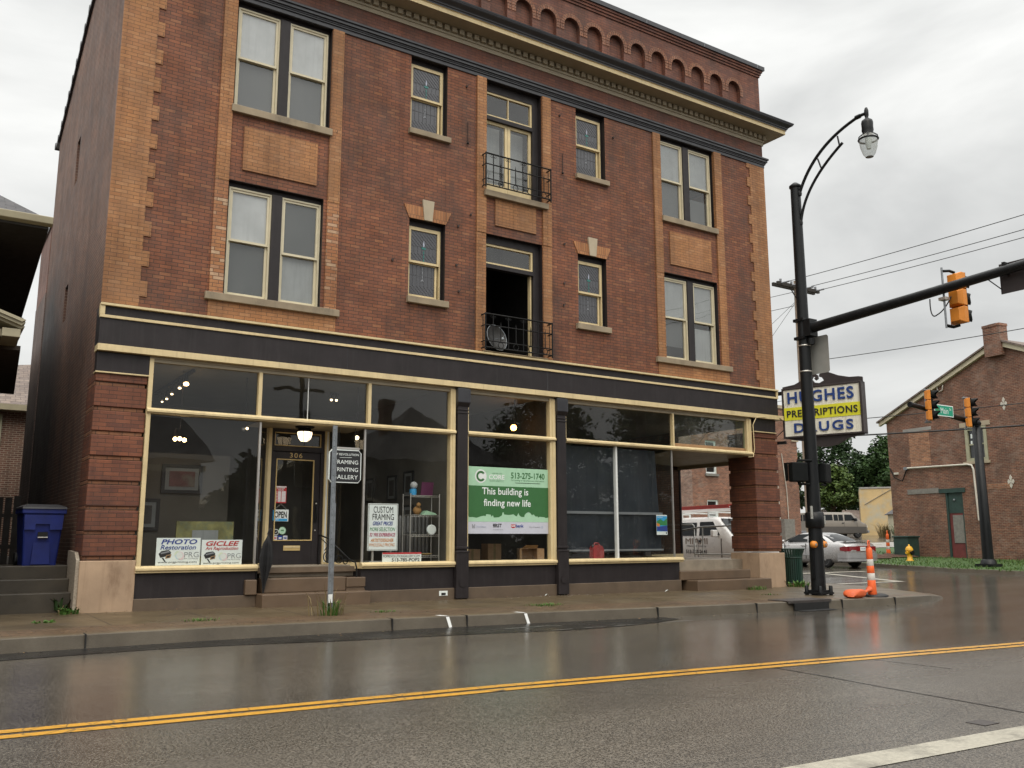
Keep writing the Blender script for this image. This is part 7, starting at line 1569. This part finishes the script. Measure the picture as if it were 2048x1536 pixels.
for lab, x, y, w, z0, z1, k, n, m_ in (('tall dark green tree behind the lamp pole', 84.6, 52.5, 3.9, 2.2, 10.6, 17, 9000, 'leaf_dark'), ('broad dark green tree rising behind the drugstore sign', 86.5, 46.3, 4.2, 2.0, 10.2, 18, 9000, 'leaf_dark'),
        ('pointed dark green tree close against the gable building', 88.6, 41.6, 4.0, 1.8, 9.6, 17, 10000, 'leaf_mid'), ('dark tree between the broad one and the pointed one', 92.0, 46.5, 4.2, 2.0, 8.2, 15, 8000, 'leaf_dark'), ('dark bushy tree filling the gap low beside the stucco building', 89.5, 45.0, 3.6, 1.0, 6.5, 13, 6000, 'leaf_dark'), ('pale yellow-green smaller tree in front of the dark ones', 78.5, 41.3, 2.9, 1.6, 6.4, 14, 7000, 'leaf_light'), ('dark tree peeping out right of the far brick side building', 80.0, 55.0, 4.0, 1.0, 9.0, 15, 6000, 'leaf_mid')):
    tree('leafy_tree', lab, x, y, gz(x, y), 2.5, crown(rt_, w, z0+1, z1, k), n, .20, m_, int(x*10))
# utility pole and power lines
UX, UY = 37.55, 11.4; uz = gz(UX, UY)
UP = thing('utility_pole', 'weathered wooden utility pole with double crossarm behind the lamp pole', 'utility pole', (UX, UY, uz))
MB().lathe((UX, UY, 0), [(.17, uz), (.15, 6), (.11, 13.9)], 'pole_wood', 12).build('pole', UP); ca = MB()
for dy in (-.14, .14): ca.box(UX-1.55, UX+1.55, UY+dy-.06, UY+dy+.06, 13.45, 13.62, 'wood_dark')
ca.beam((UX-.7, UY-.14, 13.5), (UX-.05, UY-.14, 12.8), .05, .03, 'wood_dark'); ca.build('crossarm', UP)
MB().box(UX+.02, UX+.24, UY-.2, UY+.0, 1.75, 2.9, 'alum_back').build('meter_box', UP)
ins = MB()
for x in (-1.3, -.5, .5, 1.3): ins.lathe((UX+x, UY-.14, 13.62), [(.03, 0), (.06, .05), (.05, .09), (.07, .13), (.03, .17)], 'p_grey', 8); ins.tube([(UX+x, UY-.2, 13.55), (UX+x, UY-.65, 13.53)], .045, 'p_grey', 6)
ins.build('insulators', UP)
def wire(label, a, b, sag, r=.016, group='power lines'):
    A, B_ = Vector(a), Vector(b); P = []
    for i in range(21): t = i/20; q = A.lerp(B_, t); q.z -= sag*4*t*(1-t); P.append(q)
    return tag(MB().tube(P, r, 'rubber', 5).build('power_line', loc=a), label, 'cable', group)
for x, lab in ((-1.3, 'highest of the three thin wires climbing right from the crossarm'), (.35, 'middle of the three thin wires climbing right from the crossarm'), (1.3, 'lowest of the three thin wires climbing right from the crossarm')):
    wire(lab, (UX+x, UY-.65, 13.53), (UX+x-2.2, UY-32, 13.3), .35, .017)
wire('single wire rising right above the drugstore sign toward the chimney', (UX, UY-.1, 9.75), (UX-2, UY-30, 9.2), .4, .017); wire('thin wire passing behind the far signal lights', (UX, UY-.1, 6.75), (UX-2, UY-30, 6.2), .25, .018); wire('thick black cable crossing level below the far signal lights', (UX, UY-.1, 6.05), (UX-2, UY-30, 5.0), .22, .035)
for dz, r_, lab in ((13.3, .014, 'upper wire leaving the crossarm toward the corner building'), (12.6, .014, 'second wire sloping down from the pole toward the corner building'), (8.3, .022, 'black cable sloping from the pole low behind the corner building'), (8.0, .012, 'thin wire just under the sloping black cable')): wire(lab, (UX-.2, UY, dz), (21, 40, dz-2.2), .4, r_)
for lab, x1, y1, z1 in (('left of two thin guy wires slanting down behind the building edge', 33.2, 20, 5.0), ('right of two thin guy wires slanting down behind the building edge', 34.0, 17, 4.0)): wire(lab, (UX, UY, 12.9), (x1, y1, z1), 0, .010, 'guy wires')

# ------------------------------------------------------------------ across our own street: what the shop glass mirrors
OH = thing('opposite_house', 'dark gabled house across the street mirrored in the left shop window', 'house', (6, -29, 0))
MB().box(1.5, 12.8, -33, -25.5, -.2, 4.9, 'bg_brick').box(1.3, 13.0, -25.5, -25.3, 4.3, 4.6, 'cream_pale').build('wall', OH); r = MB(); r.face([(1, -25, 4.9), (13.3, -25, 4.9), (12.6, -29, 7.3), (1.6, -29, 7.3)], 'shingle').face([(1, -33.5, 4.9), (13.3, -33.5, 4.9), (12.6, -29, 7.3), (1.6, -29, 7.3)], 'shingle').face([(13.3, -25, 4.9), (13.3, -33.5, 4.9), (12.6, -29, 7.3)], 'shingle'); r.build('roof', OH)
OH2 = thing('opposite_house', 'low porch-fronted house across the street mirrored behind door 306', 'house', (18, -27, 0))
w_ = MB(); w_.box(14.6, 22.0, -34, -27, -.2, 3.0, 'boarding'); w_.prism([(14.6, 3.0), (22.0, 3.0), (18.3, 4.9)], 'y', -34, -27, 'boarding'); w_.build('wall', OH2); MB().prism([(14.2, 2.9), (18.3, 5.05), (22.4, 2.9), (22.4, 3.1), (18.3, 5.3), (14.2, 3.1)], 'y', -34.3, -26.2, 'cream_pale').build('roof', OH2)
for x in (15.0, 18.3, 21.6): MB().box(x-.1, x+.1, -26.5, -26.3, -.2, 2.95, 'cream_pale').build('porch_post', OH2)
OH3 = thing('opposite_house', 'tall hip-roofed house with chimney across the street mirrored in the transoms', 'house', (26, -30, 0))
MB().box(22.6, 31, -36, -28, -.2, 5.6, 'interior_dark').build('wall', OH3); r = MB()
for a, b in (((22.2, -27.6), (31.4, -27.6)), ((31.4, -27.6), (31.4, -36.4)), ((31.4, -36.4), (22.2, -36.4)), ((22.2, -36.4), (22.2, -27.6))): r.face([(*a, 5.6), (*b, 5.6), (26.8, -32, 9.2)], 'shingle')
r.build('roof', OH3); MB().box(24.2, 24.8, -31, -30.4, 6, 9.3, 'bg_brick').build('chimney', OH3)
for lab, x, y, w, z1, n, m_ in (('round dark tree across the street mirrored right of the left window', 15.2, -25.8, 2.0, 5.2, 9000, 'leaf_dark'), ('big dark tree across the street mirrored over the green banner', 34, -28, 5.6, 9.4, 20000, 'leaf_dark'), ('second big tree across the street mirrored in the dark tarp window', 44, -29, 6.8, 12.0, 24000, 'leaf_dark'), ('third dark tree across the street mirrored beside the corner entrance', 55, -27, 6.8, 12.0, 20000, 'leaf_dark')):  # the big crowns are thickened to block sky from the mirrored view
    tree('leafy_tree', lab, x, y, -.2, 2.0, crown(rt_, w, 1.2, z1, 24), n, .17, m_, int(x), 'trees across the street')
OP = thing('utility_pole', 'dark utility pole across the street mirrored in the entrance transom', 'utility pole', (17.2, -25, -.2)); MB().lathe((17.2, -25, 0), [(.16, -.2), (.12, 9.2)], 'wood_dark', 10).build('pole', OP); MB().box(16.0, 18.4, -25.1, -24.9, 8.4, 8.55, 'wood_dark').build('crossarm', OP); MB().lathe((17.55, -24.8, 6.6), [(.2, 0), (.22, .1), (.22, .8), (.18, .9)], 'wood_dark', 12).build('transformer', OP)
